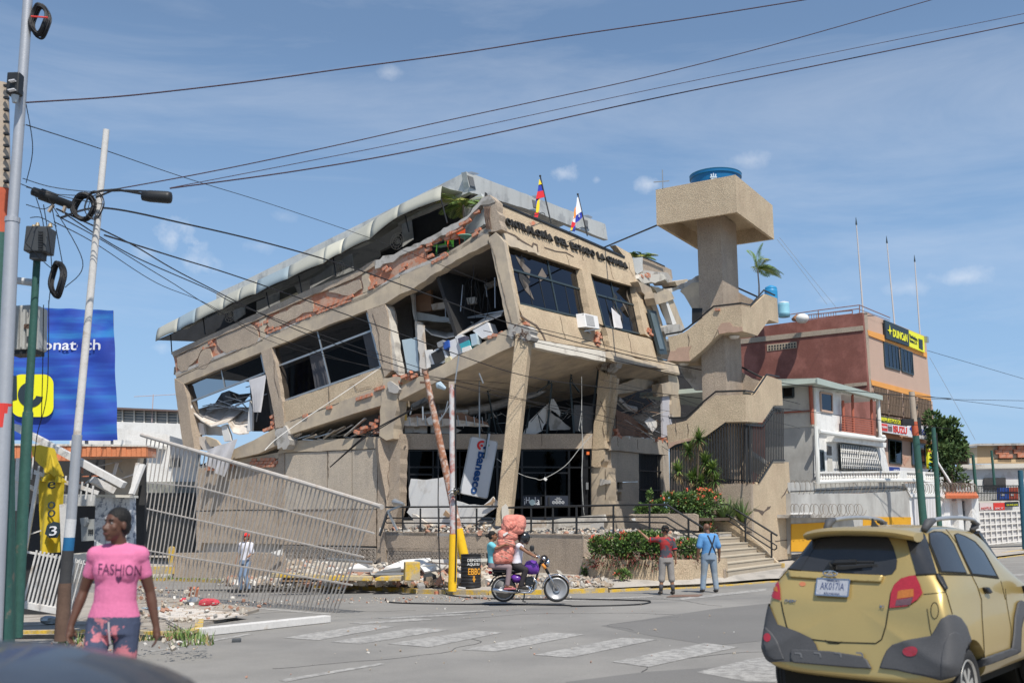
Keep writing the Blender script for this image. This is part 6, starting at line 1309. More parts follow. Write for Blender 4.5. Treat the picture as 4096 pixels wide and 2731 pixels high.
# far pavement on the right
mb=MB(); P=[gr(*p)+UP*.14 for p in q('M',1700,1375,1815,1345,2148,1312,2500,1285,2500,1345,2148,1387,1880,1427,1760,1440)]; mb.prism(P,-UP*.14); ob('pavement',mb,PAV,kind='structure')
mb=MB(); P=[gr(*p)+UP*.145 for p in q('M',1880,1427,2148,1387,2500,1345,2500,1339,2148,1382,1878,1421)]; mb.prism(P,-UP*.1); ob('kerb',mb,YEL,kind='structure')
# utility poles at the right
GRN=mat('pole_green',(.035,.10,.082),.15,2,20,.15,.1,c2=(.16,.13,.10),m2=(.6,.7),s2=4,rough=.6); TPO=mat('pole_tan',(.40,.33,.26),.15,3,20,.1,.1); RPO=mat('pole_red',(.45,.10,.05),.15,3,20,.1,.1)
def pole(label,vw,pts,Y,rads,mats_,name='utility_pole',group=None):
    P=[at(*q(vw,*p)[0],Y) for p in pts]; t=thing(name,label,'pole',P[-1],group)
    for i in range(len(P)-1): ob('shaft',MB().tube([P[i],P[i+1]],[rads[i],rads[i+1]],12),mats_[i],t,smooth=True,ang=50)
    return t,P
gp_='utility poles beside the gold car'
tq1,_P=pole('thicker green utility pole with red band and bare top beside the truck signs','M',[(1267,130),(1287,365),(1300,475),(1386,1450)],46,[.13,.14,.15,.19],[TPO,RPO,GRN],group=gp_)
ob('bracket',MB().box(at(*q('M',1235,370)[0],46),(.55,.25,.3)).box(at(*q('M',1325,400)[0],46),(.15,.15,.8)).box(at(*q('M',1295,255)[0],46),(.2,.15,.12)),BLKM,tq1)
tq2,_P=pole('thin green utility pole right of the thicker one','M',[(1437,410),(1450,600),(1503,1450)],49,[.10,.11,.13],[GRN,GRN],group=gp_); ob('bracket',MB().box(at(*q('M',1455,525)[0],49),(.15,.15,.9)),BLKM,tq2)
tq3,_P=pole('dark blue green pole at the right edge in front of the far flats','M',[(2118,745),(2166,1400)],60,[.14,.2],[mat('pole_teal',(.03,.10,.15),.1,2,10,.1,0)],group=gp_)
pole('thin dark pole before the far white wall','M',[(1747,625),(1775,930)],62,[.09,.1],[GRN],name='thin_pole'); pole('leaning pale pole in front of the small tree','M',[(1462,590),(1470,680),(1575,850)],58,[.06,.06,.07],[pc,pc],name='thin_pole')
pole('thin dark pole on the far balcony','M',[(1893,590),(1917,860)],70,[.08,.09],[GRN],name='thin_pole')
# ================= left background =================
BWP=(V((0,62,0)),V((0,1,0)))
LB=thing('white_warehouse','distant long white building with a band of louvred windows behind the blue billboard','building',hit(q('B',1000,1500)[0],BWP)-UP*2)
def lb(n,c,m,th=.3,o=0,par=None,pl=BWP): return ob(n,slab(pl,'B',c,th,o=o),m,par or LB)
lb('wall',(780,1368,1300,1385,1320,1900,780,1900),WHW); lb('roof',(780,1268,1240,1288,1300,1290,1300,1300,1240,1300,780,1282),mat('roof_rust',(.14,.10,.09),.1,1,10,.05,0),8,-.3); lb('window_band',(780,1282,1300,1300,1300,1390,780,1370),mat('louvre_grey',(.20,.22,.23),.15,1.5,10,.1,0),.1,.25)
for x in (848,930,1000,1080,1160,1232): lb('mullion',(x,1285,x+9,1285,x+9,1390,x,1388),CRM,.1,.1)
for k in range(4): lb('louvre',(790,1295+k*20,1300,1312+k*20,1300,1316+k*20,790,1299+k*20),CRM,.05,.2)
p=on(BWP,'B',1068,1180,1058,1375); ob('aerial',MB().tube(p,.03,5).tube(on(BWP,'B',935,1195,1225,1180),.02,5),mat('aerial_pink',(.5,.4,.38),0,1,1,0,0),label='thin television aerial standing on the distant white building',cat='aerial')
# nearer white annex seen through the fence and dark gated carport
AP=(V((0,46,0)),V((0,1,0)))
AN=thing('white_annex','low white annex with small barred window behind the fallen fence','building',hit(q('D',100,900)[0],AP))
def an(n,vw,c,m,th=.3,o=0): return ob(n,slab(AP,vw,c,th,o=o),m,AN)
an('wall','D',(-560,-20,90,60,330,130,345,395,-560,395),WHW); an('eave','D',(-30,130,90,142,90,165,-30,155),WHW,.6,-.4)
an('window','D',(135,228,205,228,205,290,135,290),DARK,.1,-.05)
for k in range(7): an('bar','D',(135+k*10,205,138+k*10,205,138+k*10,290,135+k*10,290),WHT,.04,-.12)
OLG=mat('olive_render',(.24,.24,.21),.12,.6,20,.06,.2,c2=(.30,.30,.27)); an('beam','D',(-560,393,345,393,330,475,-560,470),OLG,.4,-.2)
an('back','D',(-560,470,330,475,330,930,-560,930),DARK,.2,.6)
CGp=(V((0,45.4,0)),V((0,1,0)))
CG=thing('sliding_gate','black barred gate of the dark carport beside the tan wall','gate',hit(q('D',150,900)[0],CGp))
for k in range(46): x=-60+k*8.3; ob('bar',MB().bar(*on(CGp,'D',x,472,x+1,905),.06,.04),BLKM,CG)
for y in (475,555,885): ob('rail',MB().bar(*on(CGp,'D',-60,y,325,y),.09,.06),BLKM,CG)
ob('clutter',slab(CGp,'D',(180,560,320,555,320,900,185,900),.05,o=.6),INTER,CG)
# low wall, yellow posts, island kerbs, grass strip
lw_=[at(*q('D',158,1040)[0],33.5),at(*q('D',915,1050)[0],32.2)]
PW2=vpl(lw_[0],(lw_[1]-lw_[0])); ob('low_wall',slab(PW2,'D',(155,890,600,884,905,893,918,1070,155,1060),.35),STUCG,label='low grey pebble wall behind the man in the red cap',cat='wall')
ob('bollard',slab(PW2,'D',(128,850,140,843,155,850,155,975,128,975),.14,o=-.1),YEL,label='slim yellow post at the left end of the low wall',cat='bollard'); ob('island_kerb',slab(PW2,'D',(-300,985,150,985,150,1035,-300,1040),.3,o=-.15),YEL,label='yellow kerb block at the left of the low wall',cat='kerb')
p=[gr(*x)+UP*.12 for x in q('D',830,1035,1180,1075,1560,1082,1745,1090,1745,1062,1560,1052,1180,1050,830,1025)]
for c,z,l_ in (((840,1060,1180,1068,1180,1040,840,1030),.12,'long yellow kerb of the forecourt island, left piece'),((1185,1082,1545,1085,1545,1052,1185,1046),.13,'long yellow kerb of the forecourt island, middle piece')):
    P=[at(*x,29.6) for x in q('D',*c)]; ob('island_kerb',MB().prism([P[0],P[1],P[2],P[3]],V((0,.3,0))),YEL,label=l_,cat='kerb',bev=.02)
P=[at(*x,29.0) for x in q('J',0,1105,285,1105,303,1075,303,1050,40,1060,0,1075)]; ob('island_kerb',MB().prism(P,V((0,.5,0))),YEL,label='yellow kerb end piece just left of the square yellow bollard',cat='kerb',bev=.02)
b=at(*q('J',383,1098)[0],28.7); ob('bollard',MB().box(b+UP*.26,(.42,.42,.5),R(12)),YEL,label='short square yellow concrete bollard in the rubble left of the poles',cat='bollard',bev=.02)
GRS=[LEAF[0],LEAF[1],DRY]
def grass(label,quad,n,h):
    ms=[MB(),MB(),MB()]
    for i in range(n):
        s_,t_=random.random(),random.random(); p=(quad[0]*(1-s_)+quad[1]*s_)*(1-t_)+(quad[3]*(1-s_)+quad[2]*s_)*t_
        if noise.noise(p*1.1)<-.15: continue
        a=rnd(0,6.3); d=V((math.cos(a)*.5,math.sin(a)*.5,1)); s2=V((-math.sin(a),math.cos(a),0))*.012; L_=h*rnd(.4,1.2)
        ms[random.choice((0,1,1,2))].add([p-s2,p+s2,p+d*L_],[(0,1,2)])
    return mob('grass',[(m_,GRS[i]) for i,m_ in enumerate(ms) if m_.v],kind='stuff',label=label,cat='grass')
gq=[gr(*p)+UP*.13 for p in q('D',-60,1050,790,1060,800,1108,-60,1095)]
grass('grass strip along the pavement edge behind the fallen fence',gq,6000,.16)
# ================= billboard =================
BBp=(V((0,38,0)),V((0,1,0)))
BB=thing('billboard','large blue advertising canvas with white lettering and yellow emblem at the left','billboard',hit(q('B',400,1500)[0],BBp))
def bbmat():
    m=bpy.data.materials.new('canvas_blue'); m.use_nodes=True; t=m.node_tree; N=t.nodes; L=t.links.new; b=N['Principled BSDF']; tcn=N.new('ShaderNodeTexCoord')
    mp_=N.new('ShaderNodeMapping'); mp_.inputs['Scale'].default_value=(.12,1,1.6); L(tcn.outputs['Object'],mp_.inputs[0]); n=N.new('ShaderNodeTexNoise'); n.inputs['Scale'].default_value=1.3; n.inputs['Detail'].default_value=4; L(mp_.outputs[0],n.inputs[0])
    r=N.new('ShaderNodeValToRGB'); r.color_ramp.elements[0].position=.38; r.color_ramp.elements[0].color=(.012,.04,.30,1); r.color_ramp.elements[1].position=.68; r.color_ramp.elements[1].color=(.03,.20,.50,1); e=r.color_ramp.elements.new(.5); e.color=(.02,.075,.40,1)
    L(n.outputs[0],r.inputs[0]); L(r.outputs[0],b.inputs['Base Color']); b.inputs['Roughness'].default_value=.55; return m
nx,ny=60,40; c=q('B',-160,562,790,594,821,1502,-160,1497); P=[hit(x,BBp) for x in c]; g=[]
def bbp(s_,t_,o=0):
    p=(P[0]*(1-s_)+P[1]*s_)*(1-t_)+(P[3]*(1-s_)+P[2]*s_)*t_
    a=s_*1.0+t_*.45
    return p+V((0,-o+.05*math.sin(a*34)*(1-t_)**1.2*(.3+s_)+.03*math.sin((s_*1-t_*.8)*17)+.02*noise.noise(V((s_*6,t_*6,0))),0))
for j in range(ny+1):
    for i in range(nx+1): g.append(bbp(i/nx,j/ny))
mb=MB(); mb.add(g,[(j*(nx+1)+i,j*(nx+1)+i+1,(j+1)*(nx+1)+i+1,(j+1)*(nx+1)+i) for j in range(ny) for i in range(nx)]); ob('canvas',mb,bbmat(),BB,smooth=True)
def bconform(m_,o): # lay a flat print on the rippled canvas
    ex_=P[1]-P[0]; ez_=P[3]-P[0]
    for k,v in enumerate(m_.v):
        s_=(v-P[0]).dot(ex_.normalized())/ex_.length; t_=(v-P[0]).dot(ez_.normalized())/ez_.length; w_=bbp(max(0,min(1,s_)),max(0,min(1,t_)),o); m_.v[k]=V((v.x,w_.y-(0 if False else 0),v.z))
    return m_
a,b_,c_=[hit(x,BBp) for x in q('B',302,872,704,872,302,800)]
ob('lettering',bconform(textbox('onatech',a,V((1,0,0)),UP,V((0,-1,0)),W=(b_-a).length,H=(c_-a).length,ext=.003,off=.012),.05),SW,BB)
def rrect(vw,x0,y0,x1,y1,r,n=6):
    pts=[]
    for cx,cy,a0 in ((x1-r,y0+r,-90),(x1-r,y1-r,0),(x0+r,y1-r,90),(x0+r,y0+r,180)):
        for k in range(n+1): an=R(a0+90*k/n); pts.append((cx+r*math.cos(an),cy+r*math.sin(an)))
    return [q(vw,*p)[0] for p in pts]
ob('emblem_field',slab((V((0,37.86,0)),V((0,1,0))),'S',rrect('B',78,1040,372,1336,70),.02),mat('emblem_yellow',(.78,.74,.02),0,1,1,0,0),BB)
def arc(vw,cx,cy,r0,r1,a0,a1,n=24): 
    o_=[(cx+r1*math.cos(R(a0+(a1-a0)*k/n)),cy+r1*math.sin(R(a0+(a1-a0)*k/n))) for k in range(n+1)]; i_=[(cx+r0*math.cos(R(a0+(a1-a0)*k/n)),cy+r0*math.sin(R(a0+(a1-a0)*k/n))) for k in range(n,-1,-1)]
    return [q(vw,*p)[0] for p in o_+i_]
e2=(V((0,37.84,0)),V((0,1,0)))
for pts in (arc('B',212,1182,40,88,10,250),q('B',78,1050,116,1050,118,1215,80,1225)): ob('emblem_letter',slab(e2,'S',pts,.015),SD,BB)
for x in (60,330,600,780): ob('strut',MB().bar(*on(offp(BBp,.5),'B',x,600,x+4,1600),.1),STEEL,BB)
# brick kiosk below the billboard with soldier course beam
KP=(V((0,17.5,0)),V((0,1,0)))
KI=thing('brick_kiosk','ruined brick kiosk with orange brick lintel beneath the billboard','kiosk',hit(q('C',480,1000)[0],KP))
def ki(n,c,m,th=.3,o=0,vw='C'): return ob(n,slab(KP,vw,c,th,o=o),m,KI)
ki('lintel',(70,120,890,128,890,188,70,212),BRKD,.5,.03)
KB=mat('soldier_brick',(.62,.22,.10),.12,4,20,.1,.2); _bm.clear()
for k in range(27):
    x=72+k*30.3; ob('brick',slab(KP,'C',(x,123,x+28,123,x+28,190-(0 if k>13 else -10),x,190-(0 if k>13 else -10)),.1,o=rnd(-.01,.01)),KB,KI)
ki('ledge',(70,112,700,116,890,122,890,130,70,124),CONCL,.6,-.02); ki('beam',(380,420,600,420,600,490,380,490),GRW,.4,.2); ki('side_pier',(640,200,840,190,800,420,640,430),BEAM,.3,.6)
ki('back',(-60,190,880,190,880,860,460,870,440,1150,-60,1150),DARK,.1,1.2); ki('counter',(440,780,580,775,580,830,440,835),CONCL,.8,.2); ki('brick_row',(330,195,430,200,430,215,350,215),KB,.2,-.03); ki('corner_block',(690,90,760,90,760,118,690,118),WHT,.3,.0)
for k in range(40):
    p=hit(q('C',rnd(430,800),rnd(230,420))[0],offp(KP,rnd(.2,1.8))); a=rnd(0,PI); L_=rnd(.1,.5); ob('debris_strip',MB().bar(p,p+V((math.cos(a)*L_,rnd(-.1,.2),math.sin(a)*L_*.7)),rnd(.02,.09),.02),random.choice([CONC,OFFW,BRK,CONC,INTER,ALU]),KI)
POS=mat('poster_pillar',(.60,.60,.60),.1,6,30,.25,.1,c2=(.20,.22,.26),m2=(.52,.56),s2=7)
t=thing('poster_pillar','white pillar covered with torn posters left of the woman','pillar',hit(q('C',620,760)[0],offp(KP,-2))); ob('shaft',slab(offp(KP,-2),'C',(582,430,682,436,668,735,572,735),.25),POS,t); ob('cap',slab(offp(KP,-2.05),'C',(580,420,790,425,790,440,580,436),.35),CRM,t)
t=thing('poster_pillar','second poster covered pillar directly behind the head of the woman','pillar',hit(q('C',740,760)[0],offp(KP,-1.9))); ob('shaft',slab(offp(KP,-1.9),'C',(692,430,790,426,792,735,700,735),.25),POS,t)
ph=thing('payphone','grey pay telephone in the dark kiosk opening','telephone',hit(q('C',530,760)[0],offp(KP,-1))); PHM=mat('phone_grey',(.30,.31,.30),.05,3,10,.05,0,rough=.5)
ob('body',slab(offp(KP,-1),'C',(492,575,570,570,572,700,495,705),.2),PHM,ph); ob('handset',slab(offp(KP,-1.1),'C',(486,565,520,560,528,590,515,615,490,600),.1),PHM,ph); ob('hood',slab(offp(KP,-.9),'C',(380,425,580,425,580,490,380,490),.5),GRW,ph)
for k in range(9): x=536+(k%3)*11; y=632+(k//3)*11; ob('key',slab(offp(KP,-1.02),'C',(x,y,x+7,y,x+7,y+7,x,y+7),.02),BLKM,ph)
# collapsed white gate frame at the left
LGp=(V((0,15,0)),V((0,1,0))); LG=thing('broken_gate','twisted off white steel gate leaning at the left under the billboard','gate',hit(q('C',280,1150)[0],LGp))
GW=mat('gate_white',(.60,.58,.55),.08,2,20,.1,.1,c2=(.42,.36,.30),m2=(.58,.7),s2=3)
def lg(n,x0,y0,x1,y1,w,o0=0,o1=0,m=GW,h=None): 
    a,b=q('C',x0,y0,x1,y1); return ob(n,MB().bar(hit(a,offp(LGp,o0)),hit(b,offp(LGp,o1)),w,h or w*.6),m,LG)
lg('top_beam',95,10,755,365,.15); lg('frame_beam',180,275,600,412,.10,-.3); lg('frame_beam',60,310,400,490,.09,-.5); lg('bottom_beam',140,1088,445,1142,.14,-.4,-.4); lg('frame_beam',165,770,500,830,.05,-.4,-.2); lg('post',385,480,410,1100,.09,-.5,-.4); lg('post',840,230,800,430,.06,.3,.2); lg('post',870,240,800,420,.08,.2)
lg('post',235,290,100,1090,.05,-.4,-.4); lg('beam_stub',560,330,690,400,.16,.2,.4)
for k in range(12): x=205+k*33; lg('bar',x,235+k*12 if k>0 else 190,x-14,330+k*12,.024,-.1,-.1)
for k in range(14): x=195+k*24; lg('bar',x+30,760+k*5,x-55,1090+k*3,.026,-.42,-.42)
for k in range(6): lg('bar',440+k*25,830+k*4,415+k*14,1130-k*30,.04,-.3,-.1)
lg('bar',110,200,95,520,.05,-.3,-.3); lg('bar',70,700,250,640,.03,-.4,-.3)
# yellow banner tangled in it
YB=mat('banner_yellow',(.60,.43,.03),.06,1,20,.04,.15,6,rough=.5)
bn=thing('banner','crumpled yellow advertising banner with black lettering hanging inside the broken gate','banner',hit(q('C',310,770)[0],LGp))
BNp=offp(LGp,-.3)
for (tl_,tr2,br,bl,f) in (((195,135),(325,150),(378,310),(262,285),2),((232,330),(395,345),(385,770),(232,782),1.6),((245,290),(370,300),(395,350),(235,340),2)): ob('cloth',cloth(BNp,'C',tl_,tr2,br,bl,0,amp=.05,nx=14,ny=10,fold=f),YB,bn,smooth=True)
ob('cloth',slab(BNp,'C',(192,130,240,118,325,140,378,300,330,312,240,240,195,180),.03,o=-.03,j=2),YB,bn)
e_=offp(BNp,-.14); ob('emblem',slab(e_,'C',(285,610,325,585,370,595,368,640,345,685,300,685,272,660),.02),SD,bn); q4text('3',e_,'C',(300,672),(345,668),(302,615),SW,bn,o=-.02)
for s_,y in (('e',388),('o',510),('o',560)): q4text(s_,e_,'C',(290,y),(335,y-4),(292,y-44),SD,bn,o=0)
# ================= left utility poles =================
SIL=mat('pole_silver',(.40,.41,.43),.06,2,20,.05,.1,rough=.45,metal=.35); RST2=mat('pole_rust',(.12,.075,.055),.2,3,20,.15,.2); BLU=mat('pole_blue',(.02,.13,.28),.1,3,10,.1,0); PWH=mat('pole_white',(.55,.55,.55),.1,3,20,.1,.1)
gl_='utility poles at the left edge'
t1,_=pole('tall silver steel pole nearest to the left edge, leaning right','A',[(178,-60),(155,300),(78,1380)],12,[.06,.062,.066],[SIL,SIL],group=gl_)
a=at(*q('A',78,1380)[0],12); b=at(*q('S',-30,2660)[0],12); ob('shaft',MB().tube([a,a.lerp(b,.01),b],[.08,.082,.095],14),SIL,t1,smooth=True,ang=50); ob('collar',MB().tube([a+UP*.03,a-UP*.03],.09,14),SIL,t1); ob('sticker',MB().tube([at(*q('B',24,1246)[0],12),at(*q('B',10,1412)[0],12)],.098,14),SR_,t1)
t2,_=pole('green street pole carrying the dark transformer box','B',[(268,60),(225,800),(195,1300)],13,[.045,.05,.055],[GRN,GRN],group=gl_); a=at(*q('B',195,1300)[0],13); b=at(*q('C',100,1290)[0],13); ob('shaft',MB().tube([a,a.lerp(b,.01),b],[.062,.068,.075],12),GRN,t2,smooth=True,ang=50)
t3,_=pole('grey lamp pole with cable coil and a blue painted band near its foot','A',[(667,815),(600,1500)],14,[.045,.05],[GW],group=gl_)
for (p0,p1,r0_,r1_,m_) in ((('A',600,1500),('C',470,60),.05,.055,GW),(('C',470,60),('C',433,570),.068,.07,SIL),(('C',433,570),('C',422,682),.072,.072,PWH),(('C',422,682),('C',414,762),.074,.074,BLU),(('C',414,762),('C',395,960),.076,.08,mat('pole_soot',(.05,.05,.052),.2,3,20,.1,.1)),(('C',395,960),('C',375,1310),.085,.1,RST2)):
    ob('shaft',MB().tube([at(*q(*p0)[0],14),at(*q(*p1)[0],14)],[r0_,r1_],12),m_,t3,smooth=True,ang=50)
t4,_=pole('thick concrete pole with red and green paint cut by the left edge','A',[(5,530),(12,1190),(2,1470)],12.6,[.10,.11,.12],[TPO,RPO],group=gl_); a=at(*q('A',2,1470)[0],12.6); b=at(*q('C',-40,1350)[0],12.6); ob('shaft',MB().tube([a,b],[.13,.24],12),GRN,t4,smooth=True,ang=50)
for k in range(9): ob('bracket',MB().box(at(*q('A',40,540+k*75)[0],12.5),(.06,.05,.03),0,rnd(-.3,.3)),BLKM,t4)
t5=thing('green_post','broad green painted steel post at the left edge in front of the broken gate','post',at(*q('C',60,1350)[0],12.8)); ob('shaft',MB().tube([at(*q('C',62,-60)[0],12.8),at(*q('C',50,1300)[0],12.8)],[.05,.095],10),GRN,t5,smooth=True,ang=50)
tr=thing('transformer','dark grey finned transformer box high on the green pole','transformer',at(*q('B',280,220)[0],12.9)); TRM=mat('transformer_dark',(.06,.065,.07),.1,3,10,.05,0,rough=.5)
ob('body',MB().bar(at(*q('B',290,25)[0],12.9),at(*q('B',270,200)[0],12.9),.30,.26),TRM,tr,bev=.015); ob('foot',MB().bar(at(*q('B',268,200)[0],12.9),at(*q('B',264,245)[0],12.9),.16,.15),TRM,tr)
for k in range(8): y=50+k*17; ob('slot',MB().bar(at(*q('B',268,y)[0],12.74),at(*q('B',298,y+1)[0],12.74),.02),BLKM,tr)
for x,y in ((262,-15),(235,0),(330,10),(350,-10),(215,10)): ob('insulator',MB().tube([at(*q('B',x,y+25)[0],12.9),at(*q('B',x,y)[0],12.9)],[.035,.02],8),mat('insulator',(.25,.18,.08),.1,5,10,.1,0,rough=.3),tr)
tk_=thing('transformer_tank','pale grey oil transformer tank hanging between the silver and the green pole','transformer',at(*q('B',190,890)[0],13.4)); ob('body',MB().bar(at(*q('B',195,575)[0],13.4),at(*q('B',188,880)[0],13.4),.40,.36),mat('tank_pale',(.42,.42,.40),.1,2,20,.1,.1,c2=(.30,.22,.16),m2=(.62,.7),s2=4),tk_,bev=.03)
for k in range(4): ob('fin',MB().bar(at(*q('B',130+k*45,590)[0],13.15),at(*q('B',124+k*45,865)[0],13.15),.03,.05),MC['tank_pale'],tk_)
ob('underside',MB().bar(at(*q('B',188,880)[0],13.4),at(*q('B',187,910)[0],13.4),.34,.3),BLKM,tk_); ob('rusty_mark',MB().bar(at(*q('B',195,690)[0],13.12),at(*q('B',194,722)[0],13.12),.1,.02),RST2,tk_)
ob('arm',MB().tube([at(*q('B',60,380)[0],13.2),at(*q('B',230,402)[0],13.2)],.05,8),PWH,t2)
CB=mat('cable_black',(.02,.02,.022),.2,5,10,.1,0,rough=.6)
def coil(label,vw,cx,cy,rx,ry,Y,n,r,tilt=0):
    mb=MB(); c=at(*q(vw,cx,cy)[0],Y); s_=VW[vw][2]; k=Y/FOC/s_
    for j in range(n):
        dx,dz,dr=rnd(-.1,.1)*rx*k,rnd(-.06,.06)*ry*k,rnd(.82,1.05); y0=rnd(-.08,.08)
        pts=[c+V((math.cos(a)*rx*k*dr+dx+math.sin(a)*tilt*k,y0+.02*math.sin(a*3),math.sin(a)*ry*k*dr+dz)) for a in [2*PI*i/28 for i in range(29)]]; mb.tube(pts,r,5,cap=False)
    return ob('cable_coil',mb,CB,label=label,cat='cable coil',group='coiled spare cable on the left poles')
coil('coil of black cable at the very top of the silver pole','A',245,125,55,108,12,14,.012); coil('round coil of black cable where the lamp arm joins the lamp pole','A',525,1300,72,88,13.8,16,.013); coil('narrow long coil of black cable hanging left of the lamp pole over the billboard','B',402,378,46,128,13,12,.012); coil('loose thin cable loop left of the lamp pole','A',600,1290,60,90,13.7,4,.006)
ob('red_tie',MB().tube([at(*q('A',195,105)[0],11.9),at(*q('A',300,112)[0],11.9)],.012,5),SR_,label='red tie strap across the topmost cable coil',cat='strap')
lm=thing('street_lamp','black capsule street lamp on a long arm at the top of the lamp pole','street lamp',at(*q('A',985,1230)[0],13.6)); 
a=at(*q('A',895,1228)[0],13.6); b=at(*q('A',1070,1240)[0],13.6); ob('head',MB().tube([a-(b-a)*.02,a,a.lerp(b,.25),a.lerp(b,.9),b,b+(b-a)*.04],[.03,.07,.085,.088,.08,.03],16),BLKM,lm,smooth=True); ob('arm',MB().tube([at(*q('A',x,y)[0],13.8) for x,y in ((560,1215),(640,1197),(730,1190),(800,1200),(900,1218))],.018,6).tube([at(*q('A',x,y)[0],13.8) for x,y in ((600,1240),(700,1198),(800,1195),(920,1200))],.014,6),BLKM,lm)
cl_=thing('splice_case','long black cable splice case hanging left of the cable coil','splice case',at(*q('A',330,1250)[0],13.2)); a=at(*q('A',195,1195)[0],13.2); b=at(*q('A',450,1290)[0],13.5); ob('body',MB().tube([a,a.lerp(b,.03),a.lerp(b,.2),a.lerp(b,.22),a.lerp(b,.6),a.lerp(b,.62),a.lerp(b,.97),b],[.03,.06,.065,.085,.085,.06,.06,.03],14),BLKM,cl_,smooth=True); ob('bracket',MB().bar(at(*q('A',335,1285)[0],13.3),at(*q('A',305,1330)[0],13.3),.05,.03).bar(at(*q('A',410,1295)[0],13.3),at(*q('A',395,1335)[0],13.3),.05,.03),TPO,cl_)
cs=thing('splice_case','short black splice case strapped to the silver pole','splice case',at(*q('A',95,640)[0],11.8)); ob('body',MB().bar(at(*q('A',100,465)[0],11.8),at(*q('A',90,600)[0],11.8),.16,.14),BLKM,cs,bev=.02); ob('cap',MB().tube([at(*q('A',95,600)[0],11.8),at(*q('A',92,645)[0],11.8)],[.05,.03],10),ALU,cs); ob('tape',MB().bar(at(*q('A',60,512)[0],11.7),at(*q('A',95,505)[0],11.7),.06,.01).bar(at(*q('A',55,570)[0],11.7),at(*q('A',95,562)[0],11.7),.06,.01),SW,cs)
# ================= cables =================
def spline(P,n=8):
    out_=[]
    for i in range(len(P)-1):
        p0=P[max(i-1,0)]; p1=P[i]; p2=P[i+1]; p3=P[min(i+2,len(P)-1)]
        for k in range(n):
            t=k/n; out_.append(.5*((2*p1)+(p2-p0)*t+(2*p0-5*p1+4*p2-p3)*t*t+(3*p1-p0-3*p2+p3)*t**3))
    return out_+[P[-1]]
def cable(label,vw,pts,Y0,Y1,r=.012,m=None,name='overhead_cable',group='overhead cables'):
    n=len(pts)//2; P=[at(*q(vw,pts[2*i],pts[2*i+1])[0],Y0+(Y1-Y0)*i/(n-1)) for i in range(n)]
    return ob(name,MB().tube(spline(P),r,5),m or CB,label=label,cat='cable',group=group)
CP=mat('cable_plum',(.06,.035,.045),.1,5,10,.1,0)
cable('topmost thick overhead cable leaving the silver pole to the upper right','W',(60,236,250,224,400,209,600,185,800,157,1060,122,1300,84,1580,43,1850,0,2100,-42),12,17,.011,CP)
cable('second overhead cable, rising from the lamp pole to the upper right corner area','W',(270,434,430,405,600,371,800,328,1000,283,1250,229,1500,174,1800,97,2140,0,2400,-75),14,19,.009,CP)
cable('thin upper strand of the lowest overhead pair crossing the sky','W',(390,432,700,372,1000,312,1500,205,1900,124,2352,32,2500,0),14,19,.006,CP)
cable('thick lower strand of the lowest overhead pair crossing the sky','W',(390,433,700,390,1000,336,1500,227,1900,146,2352,53,2500,22),14,19,.011,CP)
cable('thin wire sloping down from the silver pole behind the lamp pole','W',(60,287,240,345,430,410,640,475,900,565,1130,655),12,34,.008)
cable('thick cable sloping across the facade to the right poles, upper one','W',(140,500,245,478,430,515,620,560,800,612,1000,682,1170,742,1380,800,1550,838,1800,880,2040,905,2185,915),13,46,.018)
cable('second thick cable sloping across the facade','W',(240,540,400,590,560,640,860,745,1175,855,1350,885,1530,905,1800,938,2185,985),14,46,.014)
cable('third cable fanning from the lamp pole across the facade','W',(130,480,300,560,440,640,700,765,980,862),13,30,.013); cable('fourth cable fanning from the lamp pole across the middle window','W',(150,492,300,585,480,665,560,705,800,790,980,850),13,30,.010)
cable('fifth thin cable fanning down across the left bay','W',(130,495,240,555,380,640,560,745,800,830,1000,868,1200,885,1540,945),13,44,.009); cable('sixth thin cable fanning down across the left bay','W',(125,510,220,560,360,650,480,700,640,790,900,850,1370,930,1800,1000),13,44,.008)
cable('long low wire from the rusty pole to the right poles, upper','F',(370,370,700,430,1110,550,1600,650,1900,735,2400,900),31,40,.01); cable('long low wire from the rusty pole to the right poles, lower','F',(380,385,800,500,1120,560,1600,690,1900,760,2400,930),31,40,.01); cable('third low wire from the rusty pole','F',(375,395,760,480,1130,590,1605,650),31,38,.008)
cable('wire crossing the right wing just above the bar screen','I',(0,310,400,400,620,470,1040,560,1140,590),38,44,.008)
cable('wire from the corner joint running right past the stair tower, upper','F',(1100,0,1500,95,1845,190,2100,250,2600,370),33,42,.014); cable('wire from the corner joint running right past the stair tower, lower','F',(800,40,1200,130,1600,215,1845,275,2300,370,2900,500),33,42,.012)
cable('wire crossing in front of the middle stair parapet','I',(0,180,250,240,600,330,1040,425,1140,450),38,44,.012)
cable('white hanging wire left of the tan wall','E',(1810,920,1500,1130,1200,1330,990,1480,900,1568),36,34,.012,WHT,'hanging_wire','loose wires on the facade'); 
cable('black thick service cable dropping from the rusty pole to the left, upper strand','F',(400,545,240,640,50,740,-90,830,-290,1010,-330,1045),31,36,.025,None,'service_cable','fallen service cables'); cable('black thick service cable dropping from the rusty pole to the left, lower strand','F',(390,560,230,650,40,760,-100,850,-300,1020),31,36,.02,None,'service_cable','fallen service cables')
cable('loose white wire looping over the bank door','F',(900,985,1000,1060,1100,1110,1180,1130,1240,1135,1400,1040,1510,910,1600,810),37,38,.012,mat('wire_grey',(.4,.4,.38),0,1,1,0,0),'hanging_wire','loose wires on the facade'); ob('junction_box',MB().box(at(*q('F',1257,1135)[0],37.4),(.12,.08,.1),0,0,.6),WHT,label='small white junction box hanging over the bank door',cat='junction box')
